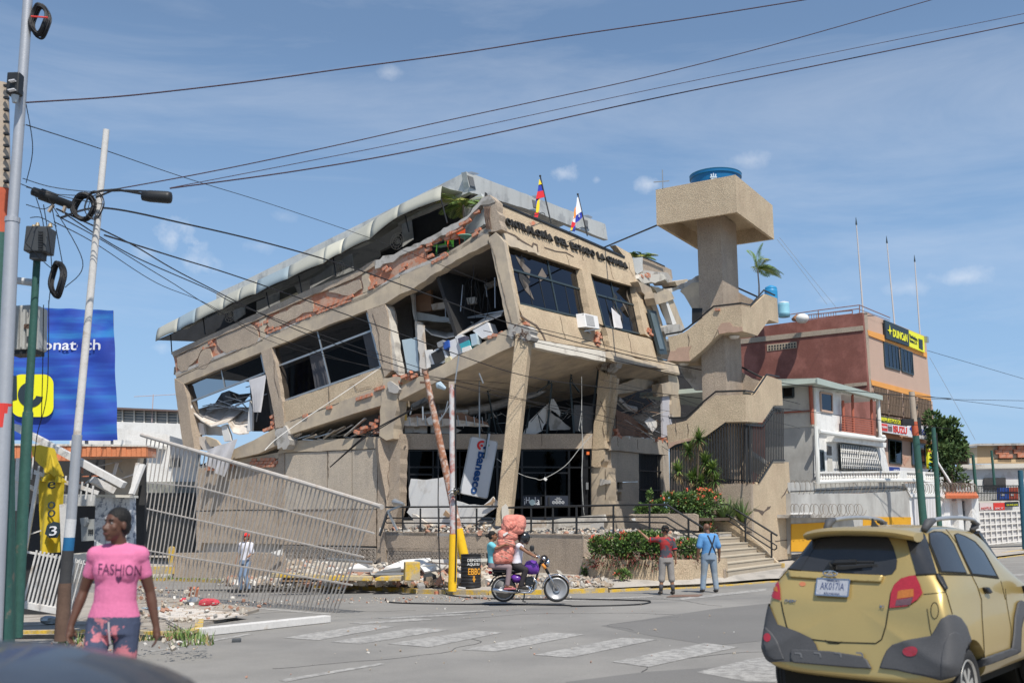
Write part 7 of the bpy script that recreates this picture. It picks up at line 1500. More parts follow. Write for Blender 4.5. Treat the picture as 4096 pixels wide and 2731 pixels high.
cable('bundle of pale wires dangling beside the right pier, left strand','F',(1525,550,1522,650,1505,760,1512,780),38,38,.012,MC['wire_grey'],'hanging_wire','loose wires on the facade'); cable('bundle of pale wires dangling beside the right pier, long strand','F',(1525,380,1527,680,1530,1000,1530,1200,1535,1330,1545,1400),38,38,.008,MC['wire_grey'],'hanging_wire','loose wires on the facade'); cable('bundle of pale wires dangling beside the right pier, wavy strand','F',(1520,700,1535,900,1525,1100,1532,1250,1540,1360),38,38,.012,MC['wire_grey'],'hanging_wire','loose wires on the facade')
TWN=['bundle hanging straight beside the silver pole', 'left of the green pole', 'short loop at the far left edge', 'loop left of the cable coil', 'sagging toward the pale oil tank', 'joining the two left poles', 'from the left edge to the coil', 'along the splice case', 'over the blue billboard emblem', 'down the green pole to the ground', 'beside the upper silver pole', 'crossing the transformer', 'from the silver pole to the lamp']
for k,(a) in enumerate([(120,480,135,560,150,640),(100,470,118,600,112,700),(80,445,100,520,92,600),(110,455,190,600,150,660),(60,560,110,610,130,620),(60,470,100,480,120,470),(40,420,120,445,230,450),(60,430,160,455,240,470),(100,700,98,850,95,960),(112,690,108,900,85,1000,75,1100),(60,240,75,340,60,420),(70,500,95,500,130,520),(52,410,120,430,210,440,280,432)]):
    cable('thin dark wire '+TWN[k],'W',a,12.5,13.2,.006,None,'tangled_wire','thin wires tangled around the left poles')
for (a,l_) in (((2060,915,2352,920),'level thin wire at the right edge over the tree'),((2130,805,2352,870),'upper sagging wire from the flood lamp to the right edge'),((2090,905,2352,938),'lower sagging wire at the right edge')): cable(l_,'W',a,50,55,.012)
for (a,l_) in (((2135,820,2180,900,2240,1010),'thin stay wire falling right of the red brown building'),((1785,550,1840,620,1900,700),'thin stay wire falling from the tower box, left'),((1790,545,1850,620,1920,705),'thin stay wire falling from the tower box, right')): cable(l_,'W',a,50,58,.009,MC['wire_grey'])
G_=[gr(*p)+UP*.03 for p in q('J',110,1300,140,1335,400,1350,900,1358,1500,1362,2000,1372)+q('O',0,1322,400,1316,700,1304,820,1285,830,1272,780,1262,400,1250,0,1243)+q('J',2000,1305,1200,1300,800,1268)]
PD_=[at(*p,Y) for p,Y in zip(q('J',740,1215,705,1120,680,1000,668,700,660,300,662,0)+q('F',466,700,468,590),(27.6,28.2,28.6,29,30,30.5,31,31))]
ob('fallen_cable',MB().tube(spline(G_+PD_,5),.017,6),CB,label='long black cable dropping from the poles and looping over the road by the motorcycle',cat='cable')
# ================= fallen white fence =================
fb0=gr(*q('D',60,1215)[0]); fb1=gr(*q('D',1300,1310)[0]); LFp=vpl(fb1,(fb1-fb0)); LFp=(fb1,LFp[1])
FNC=thing('fallen_fence','long off white steel bar fence torn loose and leaning across the left of the street','fence',(fb0+fb1)/2)
FW=mat('fence_paint',(.47,.43,.385),.08,3,20,.1,.1,c2=(.42,.33,.25),m2=(.56,.7),s2=4)
def fe(n,a,w,h=None,o=0): P=on(offp(LFp,o),'D',*a); return ob(n,MB().bar(P[0],P[1],w,h),FW,FNC)
P=on(LFp,'D',-60,68,1100,412); ob('top_tube',MB().tube(P,.055,8),FW,FNC); P=on(LFp,'D',1100,412,1612,568); ob('top_tube',MB().tube(P,.05,8).tube([P[1],P[1]+(P[1]-P[0]).normalized()*.02],.06,8),FW,FNC)
for a in ((330,430,1560,752),(-60,572,1490,918),(320,930,1408,1112),(-80,860,320,932),(-60,395,330,430)): fe('rail',a,.045,.03,-.03)
for k in range(56):
    t=k/55; xt=-20+1580*t; yt=80+(xt+20)*.3005; xb=xt-150-112*t+rnd(-4,4); yb=1150+150*t+20*math.sin(t*9)+rnd(-6,6)
    fe('bar',(xt,yt+8,xb,yb),.026,.026,rnd(-.02,.02))
P=[hit(p,offp(LFp,.5)) for p in q('D',985,446,1050,395,1180,290,1480,0)]; ob('leaning_post',MB().tube(on(LFp,'C',805,240,640,1160),.04,8),FW,FNC)
# near left verge with debris
vg=[gr(*p) for p in q('D',-900,1150,-60,1200,330,1235,760,1300,520,1370,345,1405,330,1470,250,1500,60,1500,-200,1480,-1000,1490)]
mb=MB(); mb.prism([p-UP*.1 for p in vg],UP*.17); ob('pavement',mb,mat('verge_concrete',(.36,.32,.27),.15,1.2,30,.2,.4,30,c2=(.25,.21,.17),s2=1.5),kind='structure')
mb=MB(); e=[gr(*p)+UP*.125 for p in q('D',345,1405,335,1470,250,1503,60,1503,-200,1484,-1000,1494)]
for a,b in zip(e,e[1:]): mb.bar(a,b,.14,.05)
ob('kerb',mb,YEL,kind='structure')
rubble('rubble','sparse rubble and dust on the verge under the fallen fence',[V((*gr(*q('D',-100,1200)[0]).xy,-.3)),V((*gr(*q('D',900,1330)[0]).xy,-.22)),V((*gr(*q('D',330,1480)[0]).xy,-.13)),V((*gr(*q('D',-300,1480)[0]).xy,-.12))],420,.015,.14,.0,(4,2,3,1,3))
rubble('rubble','rubble tangled in the broken gate at the left edge',[V((-6.8,15.2,-.15)),V((-4.4,15.6,-.12)),V((-4.2,14,-.12)),V((-6.4,13.4,-.12))],120,.03,.15,.05,(3,4,2,1,3))
grass('grass tufts growing at the yellow kerb right of the woman',[gr(*p)+UP*.12 for p in q('D',120,1450,330,1470,260,1530,100,1540)],300,.09); grass('grass tufts under the broken gate',[V((-6.4,14.6,-.1)),V((-4.4,15.2,-.1)),V((-4.1,14.2,-.1)),V((-6,13.2,-.1))],700,.14)
def gbox(name,label,cat,vw,a,b,w,h,m,dz=0,grp=None): 
    p=gr(*q(vw,*a)[0]); r_=gr(*q(vw,*b)[0]); return ob(name,MB().bar(p+UP*(h/2+dz),r_+UP*(h/2+dz),w,h),m,label=label,cat=cat,group=grp,bev=.01)
gbox('metal_beam','long white steel channel lying on the road edge below the fallen fence','beam','D',(320,1478),(1235,1378),.2,.13,GW,.02)
gbox('metal_rod','thin pale rod leaning over the kerb right of the woman','rod','D',(110,1400),(285,1510),.035,.03,FW,.12)
P=[gr(*p)+UP*.085 for p in q('D',-60,1350,150,1300,480,1330,680,1355,470,1386,150,1392)]; ob('flat_panel',MB().prism(P,UP*.03),OFFW,label='flat pale board with bluish edges lying on the verge',cat='board')
P=[gr(*p)+UP*.08 for p in q('D',-60,1300,110,1290,420,1330,300,1345)]; ob('flat_panel',MB().prism(P,UP*.02),LBLUE,label='pale blue strip of board on the verge behind the flat board',cat='board')
def lump(name,label,cat,vw,x,y,r,m,dz=.1):
    c=gr(*q(vw,x,y)[0])+UP*(dz+r[2]*.5); mb=MB().ball(c,r,12,6)
    for i,v in enumerate(mb.v): d=v-c; mb.v[i]=c+d*(1+.4*noise.noise(v*9))
    return ob(name,mb,m,label=label,cat=cat,smooth=False)
lump('plastic_bag','crumpled silver bag on the verge beside the red bag','bag','D',295,1268,(.22,.12,.1),ALU); lump('plastic_bag','crumpled red bag on the verge','bag','D',405,1278,(.25,.14,.1),mat('bag_red',(.5,.06,.08),.2,5,20,.1,0)); lump('plastic_bag','small pink red bag left of the silver bag','bag','D',245,1252,(.15,.1,.06),MC['bag_red'])
lump('plastic_bag','silver foil bag caught under the broken gate','bag','C',300,1235,(.2,.1,.1),ALU,.1)
gbox('dark_box','small dark plastic box lying on the road below the fallen beam','box','D',(570,1515),(635,1512),.18,.06,TRM); gbox('brick','loose hollow brick on the pavement near the kerb end','brick','D',(1600,1100),(1635,1098),.14,.14,BRK,.12); gbox('brick','broken brick lying on the road in front of the kerb','brick','J',(625,1248),(660,1246),.1,.09,BRK,.0)
bl=gr(*q('D',300,1225)[0])+UP*.12; ob('brick',MB().box(bl+UP*.12,(.3,.2,.24),.4,.3),BRK,label='upright clay block on the verge under the fallen fence',cat='brick')
# loose boards on the pavement rubble
def board(label,vw,c,Y,th,m,dY=0,name='fallen_board'): 
    P=[at(*p,Y+(dY if i in (0,1) else 0)) for i,p in enumerate(q(vw,*c))]; return ob(name,MB().prism(P,V((0,.03,-th))),m,label=label,cat='board')
board('large white bent board on the rubble left of the square bollard','J',(300,880,575,862,590,890,470,940,310,975,80,985,110,955),30.5,.04,WHT,1)
board('crumpled white board on the rubble right of the square bollard','J',(470,945,530,915,640,925,750,935,700,975,520,1008),29.6,.05,WHT,.6)
board('long white plank behind the rusty pole','J',(590,878,895,874,895,918,760,920,600,905),31,.04,WHT,0); board('short cream board at the right of the drum','J',(1100,868,1175,868,1172,900,1100,905),30,.05,CRM,0)
board('grey tube shaped gutter on the rubble at the left','J',(20,1005,270,955,272,990,20,1018),30,.12,ALU,0); board('dark grey profile on the rubble at the left','J',(0,1020,300,1015,300,1040,0,1040),29.8,.05,STEEL,0)
board('dark slate fragment in the rubble under the white boards','J',(505,1035,580,1010,640,1040,560,1075,510,1070),29.4,.1,TRM,0); board('pale concrete fragment beside the kerb in the rubble','J',(440,1125,500,1115,525,1150,460,1160),28.4,.1,CONC,0)
board('small white slat at the foot of the poles','J',(868,1160,948,1172,946,1184,872,1172),27.9,.03,WHT,0); board('pointed white shard sticking up against the terrace wall','J',(1895,985,1935,995,1970,1040,1930,1040),30.0,.04,CONCL,0)
board('long white board behind the low wall end','D',(840,885,925,862,920,900,890,905),32.0,.05,WHT,0); board('tan plywood sheet on the road behind the fallen fence','D',(930,1045,1180,1045,1110,1085,905,1085),29.6,.03,mat('ply_tan',(.42,.28,.17),.1,2,20,.05,0),.5)
board('dark metal strip crossing the forecourt rubble','D',(900,1085,1560,1040,1740,1035,1740,1045,1560,1052,905,1095),30.2,.05,TRM,0); board('white metal strip leaning by the vent blocks','D',(1225,920,1420,932,1550,945,1550,958,1420,945,1225,932),33,.06,ALU,0); board('cream stone slab in the rubble by the vent blocks','D',(1245,950,1390,945,1400,970,1260,980),33.5,.12,CONCL,0)
board('white crumpled sheet by the yellow kerb of the forecourt','D',(1370,1000,1450,960,1520,965,1560,985,1550,1005),31,.08,WHT,.3); board('white panel edge at the far right of the forecourt','D',(1590,1020,1700,960,1742,950,1742,1000,1640,1025),31,.08,WHT,.3)
# terrace wreckage
TP=offp(RP1,.55)
ob('broken_board',slab(TP,'F',(250,1200,265,1132,300,1135,380,1140,470,1128,548,1115,556,1200,560,1285,640,1305,690,1322,800,1328,835,1300,870,1265,895,1295,918,1328,850,1375,760,1440,690,1502,640,1460,560,1475,420,1482,300,1440,235,1380,262,1330,250,1270),.05,j=1.5),WHT,label='huge torn white ceiling panel dumped on the terrace left of the corner column',cat='panel')
ob('broken_board',slab(offp(TP,-.1),'F',(855,1300,872,1268,880,1300,860,1325,830,1328,800,1330),.04),MC['ply_tan'],label='brown torn back of the ceiling panel tip',cat='panel'); ob('broken_board',slab(offp(TP,-.1),'F',(520,1365,570,1415,560,1425,500,1400),.04,j=2),MC['ply_tan'],label='small brown tear in the huge ceiling panel',cat='panel')
ob('broken_board',slab(offp(TP,-.15),'F',(270,1390,330,1420,420,1480,300,1475),.1,j=3),OFFW,label='crumpled plaster strips under the huge torn panel',cat='panel')
ob('broken_board',slab(offp(RP2,.5),'F',(1050,1440,1110,1435,1250,1440,1250,1496,1090,1490),.15),OFFW,label='cream board lying on the terrace right of the column foot',cat='panel'); ob('broken_board',slab(offp(RP2,.6),'F',(1260,1445,1400,1420,1690,1395,1702,1450,1500,1475,1300,1490),.15,j=1),CONCL,label='long grey white slab lying on the terrace before the bank door',cat='panel')
ob('broken_board',slab(offp(RP2,.4),'O',(620,340,660,335,662,365,640,362),.05),WHT,label='small white scrap standing on the terrace near the planter',cat='panel')
for co,l_ in (((35,1552,95,1372),'bent grey steel arm at the left end of the terrace, left leg'),((95,1372,215,1322),'bent grey steel arm at the left end of the terrace, upper part'),((98,1375,165,1515),'bent grey steel arm at the left end of the terrace, right leg')): P=on(offp(PT,-.3),'F',*co); ob('bent_arm',MB().bar(P[0],P[1],.07),TRM if 'left leg' in l_ else ALU,label=l_,cat='steel arm')
P=on(offp(PT,-.4),'F',130,1300,210,1318); ob('lamp_head',MB().tube([P[0],P[0].lerp(P[1],.2),P[1]],[.06,.13,.05],10),ALU,label='fallen grey lamp head at the left end of the terrace',cat='lamp head')
# hanging bank sign
bs=thing('bank_sign','tall white rounded bank sign with blue lettering hanging tilted before the dark shop front','sign',hit(q('F',730,1260)[0],offp(PF,-1.4))); BSp=offp(PF,-1.4)
cnr=q('F',712,818,906,858,828,1280,628,1240); pts=[]
for i in range(4):
    a,b,c=cnr[i-1],cnr[i],cnr[(i+1)%4]
    def tow(p,t,d): L_=math.hypot(t[0]-p[0],t[1]-p[1]); return (p[0]+(t[0]-p[0])*d/L_,p[1]+(t[1]-p[1])*d/L_)
    A_,B_=tow(b,a,11),tow(b,c,11)
    for k in range(5): u_=k/4; pts.append(tuple(A_[j]*(1-u_)**2+b[j]*2*u_*(1-u_)+B_[j]*u_*u_ for j in (0,1)))
ob('board',slab(BSp,'S',pts,.12),mat('sign_face',(.55,.56,.58),.04,1,5,.03,0,rough=.4),bs)
ob('rim',MB().tube([hit(p,offp(BSp,.0)) for p in pts+pts[:1]],.02,6),ALU,bs)
BK=mat('bank_blue',(.02,.07,.20),0,1,1,0,0); BR=mat('bank_red',(.62,.04,.04),0,1,1,0,0); BGn=mat('bank_green',(.02,.25,.13),0,1,1,0,0)
q4text('Banesco',BSp,'F',(764,930),(703,1240),(826,942),BK,bs,o=-.02,off=.035)
e_=offp(BSp,-.025)
ob('logo',slab(e_,'S',arc('F',790,887,20,36,110,300),.015),BR,bs); ob('logo',slab(e_,'S',arc('F',788,888,.1,10,0,360,12),.015),BR,bs); ob('logo',slab(e_,'S',arc('F',808,905,.1,10,0,360,12),.012),BK,bs); ob('logo',slab(e_,'S',arc('F',836,886,.1,9,0,360,12),.012),BGn,bs)
ob('strut',MB().bar(*on(offp(BSp,-.1),'F',845,800,815,985),.07,.04),STEEL,bs); ob('strut',MB().bar(*on(offp(BSp,-.08),'F',832,800,806,980),.04,.04),DKF,bs)
P=[hit(q('F',768,300)[0],offp(PF,-1.2)),hit(q('F',772,830)[0],BSp)]; ob('hanging_wire',MB().tube(P,.028,6),ALU,label='straight grey rod holding the tilted bank sign from the soffit',cat='wire')
# rusty and red-white poles with yellow feet
RSTP=mat('pole_peeling',(.36,.16,.09),.2,3,20,.2,.2,c2=(.55,.50,.45),m2=(.46,.66),s2=6); RWP=mat('pole_redwhite',(.55,.53,.52),.1,3,20,.1,.1,c2=(.42,.13,.10),m2=(.48,.60),s2=2.5)
YP=mat('pole_yellow',(.80,.48,.02),.08,2,10,.08,.1)
pa_=at(*q('F',370,340)[0],30.3); pb_=at(*q('J',868,560)[0],30.3); pc_=at(*q('J',938,870)[0],30.3); t=thing('leaning_pole','rust stained pole with yellow foot leaning left over the drum','pole',V((pc_.x,pc_.y,-.3)))
ob('shaft',MB().tube([pa_,pb_],[.085,.125],12),RSTP,t,smooth=True,ang=50); pc2=pb_+(pc_-pb_)*1.75; ob('foot',MB().tube([pb_,pc2],[.14,.15],14),YP,t,smooth=True,ang=50)
ob('cap_bracket',MB().box(pa_,(.2,.12,.12)).box(pa_-UP*.35,(.3,.1,.06)),RST2,t)
pa_=at(*q('F',566,440)[0],28); pb_=at(*q('J',820,615)[0],28); pc_=at(*q('J',808,1170)[0],28); t=thing('street_pole','upright peeling white and red pole with yellow foot in front of the bank','pole',pc_)
ob('shaft',MB().tube([pa_,pb_],[.072,.10],12),RWP,t,smooth=True,ang=50); ob('foot',MB().tube([pb_,pc_-UP*.1],[.115,.12],14),YP,t,smooth=True,ang=50); ob('cap_bracket',MB().box(pa_,(.16,.12,.18)),TPO,t); ob('conduit',MB().tube([pa_+V((.1,-.05,0)),at(*q('J',850,640)[0],27.9),at(*q('J',838,1110)[0],27.9)],.022,6),BLKM,t)
npl=ob('number_plate',slab((V((0,27.75,0)),V((0,1,0))),'J',(815,160,872,160,868,180,835,215,822,200),.02),YEL,label='small yellow number plate strapped to the upright pole',cat='plate'); ob('figures',textbox('80',at(*q('J',818,204)[0],27.73),V((1,0,0)),UP,V((0,-1,0)),W=.2,H=.2,ext=.004,off=.02),BLKM,npl)
ob('clamp',MB().tube([at(*q('J',x,y)[0],27.85) for x,y in ((765,180),(800,150),(850,145),(855,165))],.02,5).tube([at(*q('J',x,y)[0],27.85) for x,y in ((770,210),(800,180),(850,180))],.02,5),STEEL,label='wire clamp binding the leaning pole to the upright pole',cat='clamp')
P=[at(*q('F',x,y)[0],30) for x,y in ((450,430),(470,440),(520,470),(525,455),(500,440))]; ob('lamp_head',MB().tube([P[0],P[1],P[2]],[.03,.12,.05],8),LBLUE,label='blue grey lamp head hanging between the two pole tops',cat='lamp head')
P=[at(*q('F',x,y)[0],30) for x,y in ((270,610),(390,550))]; ob('splice_case',MB().tube([P[0],P[0].lerp(P[1],.1),P[0].lerp(P[1],.9),P[1]],[.03,.11,.11,.03],10),BLKM,label='black splice case hanging left of the rusty pole top',cat='splice case')
# drum
dc=at(*q('J',996,1172)[0],28.6); dc=V((dc.x,dc.y+.29,dc.z)); rD=.283; hD=.90; t=thing('oil_drum','black ribbed oil drum with hand painted lettering beside the yellow pole foot','drum',dc)
pr=[(rD,0),(rD+.01,.01),(rD,.03)]
for z in (.12,.2,.3,.42,.5,.6,.72,.8): pr+=[(rD,z-.02),(rD+.012,z),(rD,z+.02)]
pr+=[(rD,hD-.03),(rD+.012,hD-.01),(rD+.01,hD),(rD-.02,hD),(rD-.03,.1),(0,.1)]
ob('body',MB().lathe(pr,dc,n=40),mat('drum_black',(.022,.022,.024),.2,4,20,.2,.1,rough=.55),t,smooth=True,ang=35)
def ondrum(s_,z,h,x0,wd,m):
    mm=textbox(s_,V((0,0,0)),V((1,0,0)),V((0,1,0)),V((0,0,1)),W=wd,H=h,ext=.003,off=.018); 
    mm.v=[V((dc.x+math.sin((x0+v.x)/rD)*(rD+.016+v.z),dc.y-math.cos((x0+v.x)/rD)*(rD+.016+v.z),dc.z+z+v.y)) for v in mm.v]; ob('lettering',mm,m,t)
DW=mat('drum_white',(.7,.7,.68),0,1,1,0,0); DO=mat('drum_orange',(.75,.35,.04),0,1,1,0,0)
ondrum('DEPOSITE',.70,.085,-.08,.42,DW); ondrum('AQUI SU',.585,.085,-.09,.36,DW); ondrum('EBBO',.345,.18,-.06,.38,DO); ondrum('V',.14,.10,.055,.09,DO); ondrum('II',.20,.12,.075,.045,DO)
# air conditioner on the right facade
ACp=offp(PR,-.36); t=thing('air_conditioner','white window air conditioner under the two right office windows','air conditioner',hit(q('G',1700,1420)[0],ACp))
ob('body',slab(ACp,'G',(1640,1278,1745,1302,1762,1402,1656,1385),.38,vec=dL),mat('ac_white',(.72,.71,.69),.03,1,10,.02,0,rough=.4),t,bev=.01); ob('grille',slab(ACp,'G',(1650,1290,1712,1304,1726,1382,1664,1372),.02,o=-.015,vec=dL),mat('ac_grey',(.35,.35,.35),.3,60,60,.3,0),t)
ob('side_grille',slab(vpl(hit(q('G',1640,1278)[0],ACp),dL),'G',(1610,1298,1636,1284,1650,1370,1622,1375),.02,o=-.02),INTER,t); ob('bracket',MB().bar(*on(offp(ACp,.05),'G',1640,1420,1760,1400),.04).bar(*on(offp(ACp,.3),'G',1600,1365,1690,1435),.04),ALU,t)
# flags
def flag(label,pole_,bits,pln):
    t=thing('flag',label,'flag',hit(q('G',pole_[2],pole_[3])[0],pln),'flags on the fascia edge'); P=on(pln,'G',*pole_); ob('pole',MB().tube(P,.03,8).ball(P[0],.05),BLKM,t)
    for c,m_,o_ in bits: ob('cloth_stripe',slab(offp(pln,o_),'G',c,.015,j=.8,seg=12),m_,t)
FY=mat('flag_yellow',(.80,.60,.03),0,1,1,0,0); FBl=mat('flag_blue',(.03,.05,.35),0,1,1,0,0); FR=mat('flag_red',(.65,.03,.04),0,1,1,0,0); FWh=mat('flag_white',(.72,.72,.76),0,1,1,0,0); FO=mat('flag_orange',(.75,.28,.05),0,1,1,0,0)
flag('drooping yellow blue red tricolour flag on a short pole over the fascia',(1295,205,1380,572),[((1290,228,1300,250,1308,268,1284,274),FY,0),((1284,274,1308,268,1320,318,1276,326),FBl,.03),((1276,326,1320,318,1332,368,1290,380,1264,384),FR,0),((1264,384,1290,378,1285,430,1284,480,1272,490,1262,430),FBl,.05),((1274,400,1290,382,1288,470,1276,492,1264,490,1268,430),FY,.02),((1256,492,1286,486,1276,530,1250,524),FR,.04)],offp(PR,.4))
flag('drooping white blue and orange flag on a short pole over the fascia',(1590,348,1665,672),[((1586,372,1592,370,1620,482,1578,512,1576,460),FWh,0),((1566,460,1578,440,1578,520,1558,540),FO,.03),((1576,512,1622,484,1624,530,1600,555,1574,572),FBl,.02),((1556,520,1576,512,1570,580,1548,600),FWh,.05),((1546,562,1574,572,1560,610,1538,606),FR,.03),((1538,606,1562,608,1560,628,1534,632),FY,.04),((1562,600,1572,590,1568,640,1545,632),FBl,.0)],offp(PR,.4))
c=hit(q('G',1600,517)[0],offp(PR,.36)); ob('flag_star',MB().prism([c+ (PR[1].cross(UP).normalized()*math.sin(k*PI/5)+UP*math.cos(k*PI/5))*(.1 if k%2==0 else .04) for k in range(10)],-PR[1]*.01),FWh,[o for o in bpy.data.objects if o.name.startswith('flag') and o.get('category')=='flag'][-1])
for co in ((1205,520,1260,510,1310,490,1330,500,1335,525),(1525,640,1590,620,1625,605,1645,615)): bp('flag_bracket',MB().tube(on(offp(PR,-.3),'G',*co),.015,5),BLKM)
# flat brown patch lying on the road behind the men's feet
P=[gr(*p)+UP*.02 for p in q('O',1010,1218,1090,1196,1415,1190,1370,1212)]; ob('brown_road_patch',MB().prism(P,UP*.01),mat('dull_brown',(.20,.13,.10),.2,2,20,.2,.2),label='flat rusty drain grate in the road behind the two standing men',cat='drain grate')
# ================= people =================
def bake(o):
    dg=bpy.context.evaluated_depsgraph_get(); dg.update(); me=bpy.data.meshes.new_from_object(o.evaluated_get(dg)); mats=[m for m in o.data.materials]
    o.modifiers.clear(); o.data=me; return me
class Blob(MB):
    def lim(s,P,r,n=12): # tapered limb with round joints
        P=[V(p) for p in P]
        for i in range(len(P)-1):
            a,b=P[i],P[i+1]; ra,rb_=r[i],r[i+1]; s.tube([a,a.lerp(b,.5),b],[ra,(ra+rb_)/2,rb_],n)
        for p,x in zip(P,r): s.ball(p,x*1.0,n,8)
        return s
    def ring(s,secs,n=20): # lofted torso: (centre, half width, half depth[, forward dir])
        rings=[]
        for (c,w_,d_,*f) in secs:
            c=V(c); fx=V(f[0]).normalized() if f else V((0,1,0)); sx_=fx.cross(V((0,0,1))).normalized()
            rings.append([c+sx_*(math.cos(2*PI*k/n)*w_)+fx*(math.sin(2*PI*k/n)*d_) for k in range(n)])
        s.loft(rings); return s
def skin_ob(name,b,m,par,M,vox=.012,it=3,**k):
    b.v=[M@v for v in b.v]; o=ob(name,b,m,par,**k)
    r_=o.modifiers.new('r','REMESH'); r_.mode='VOXEL'; r_.voxel_size=vox; r_.use_smooth_shade=True
    s_=o.modifiers.new('s','SMOOTH'); s_.iterations=it; s_.factor=.5
    bake(o); [setattr(p,'use_smooth',True) for p in o.data.polygons]
    if not o.data.materials: o.data.materials.append(m)
    return o
HAIR=mat('hair_black',(.012,.011,.010),.3,30,80,.3,.6,60,rough=.6); EYEW=mat('eye_white',(.22,.20,.19),0,1,1,0,0,rough=.3); LIP=mat('lips',(.13,.05,.045),0,1,1,0,0)
def hand(b,w_,d,side,palm,curl=.45,k=1.):
    """palm and five bent fingers; d points along the hand, palm is the palm normal, side the thumb side"""
    d=V(d).normalized(); palm=V(palm); palm=(palm-d*palm.dot(d)).normalized(); sd_=d.cross(palm).normalized()*side; w_=V(w_)
    c=w_+d*.05*k; b.tube([w_,w_+d*.03*k,w_+d*.085*k],[.024*k,.03*k,.03*k],10)
    for j in (-.022,-.007,.008,.023): b.ball(w_+d*.07*k+sd_*j*k,.015*k,8,6)
    for j,(o_,L_) in enumerate(((.03,.070),(.010,.080),(-.010,.075),(-.029,.058))):
        p=w_+d*.085*k+sd_*o_*k; a=curl; P=[p]
        dd=d.copy()
        for s_ in (.42,.33,.25):
            dd=(dd*math.cos(a)+palm*math.sin(a)).normalized(); P.append(P[-1]+dd*L_*s_*k)
            pn=(palm*math.cos(a)-d*math.sin(a)); a=curl*.8; palm_=palm
        b.lim(P,[.0095*k,.009*k,.0082*k,.007*k],8)
    p=w_+d*.02*k+sd_*.026*k; b.lim([p,p+(d*.6+sd_*.75).normalized()*.035*k,p+(d*.6+sd_*.75).normalized()*.035*k+(d*.9+sd_*.15+palm*.4).normalized()*.03*k,p+(d*.6+sd_*.75).normalized()*.035*k+(d*.9+sd_*.1+palm*.6).normalized()*.052*k],[.013*k,.011*k,.0095*k,.008*k],8)
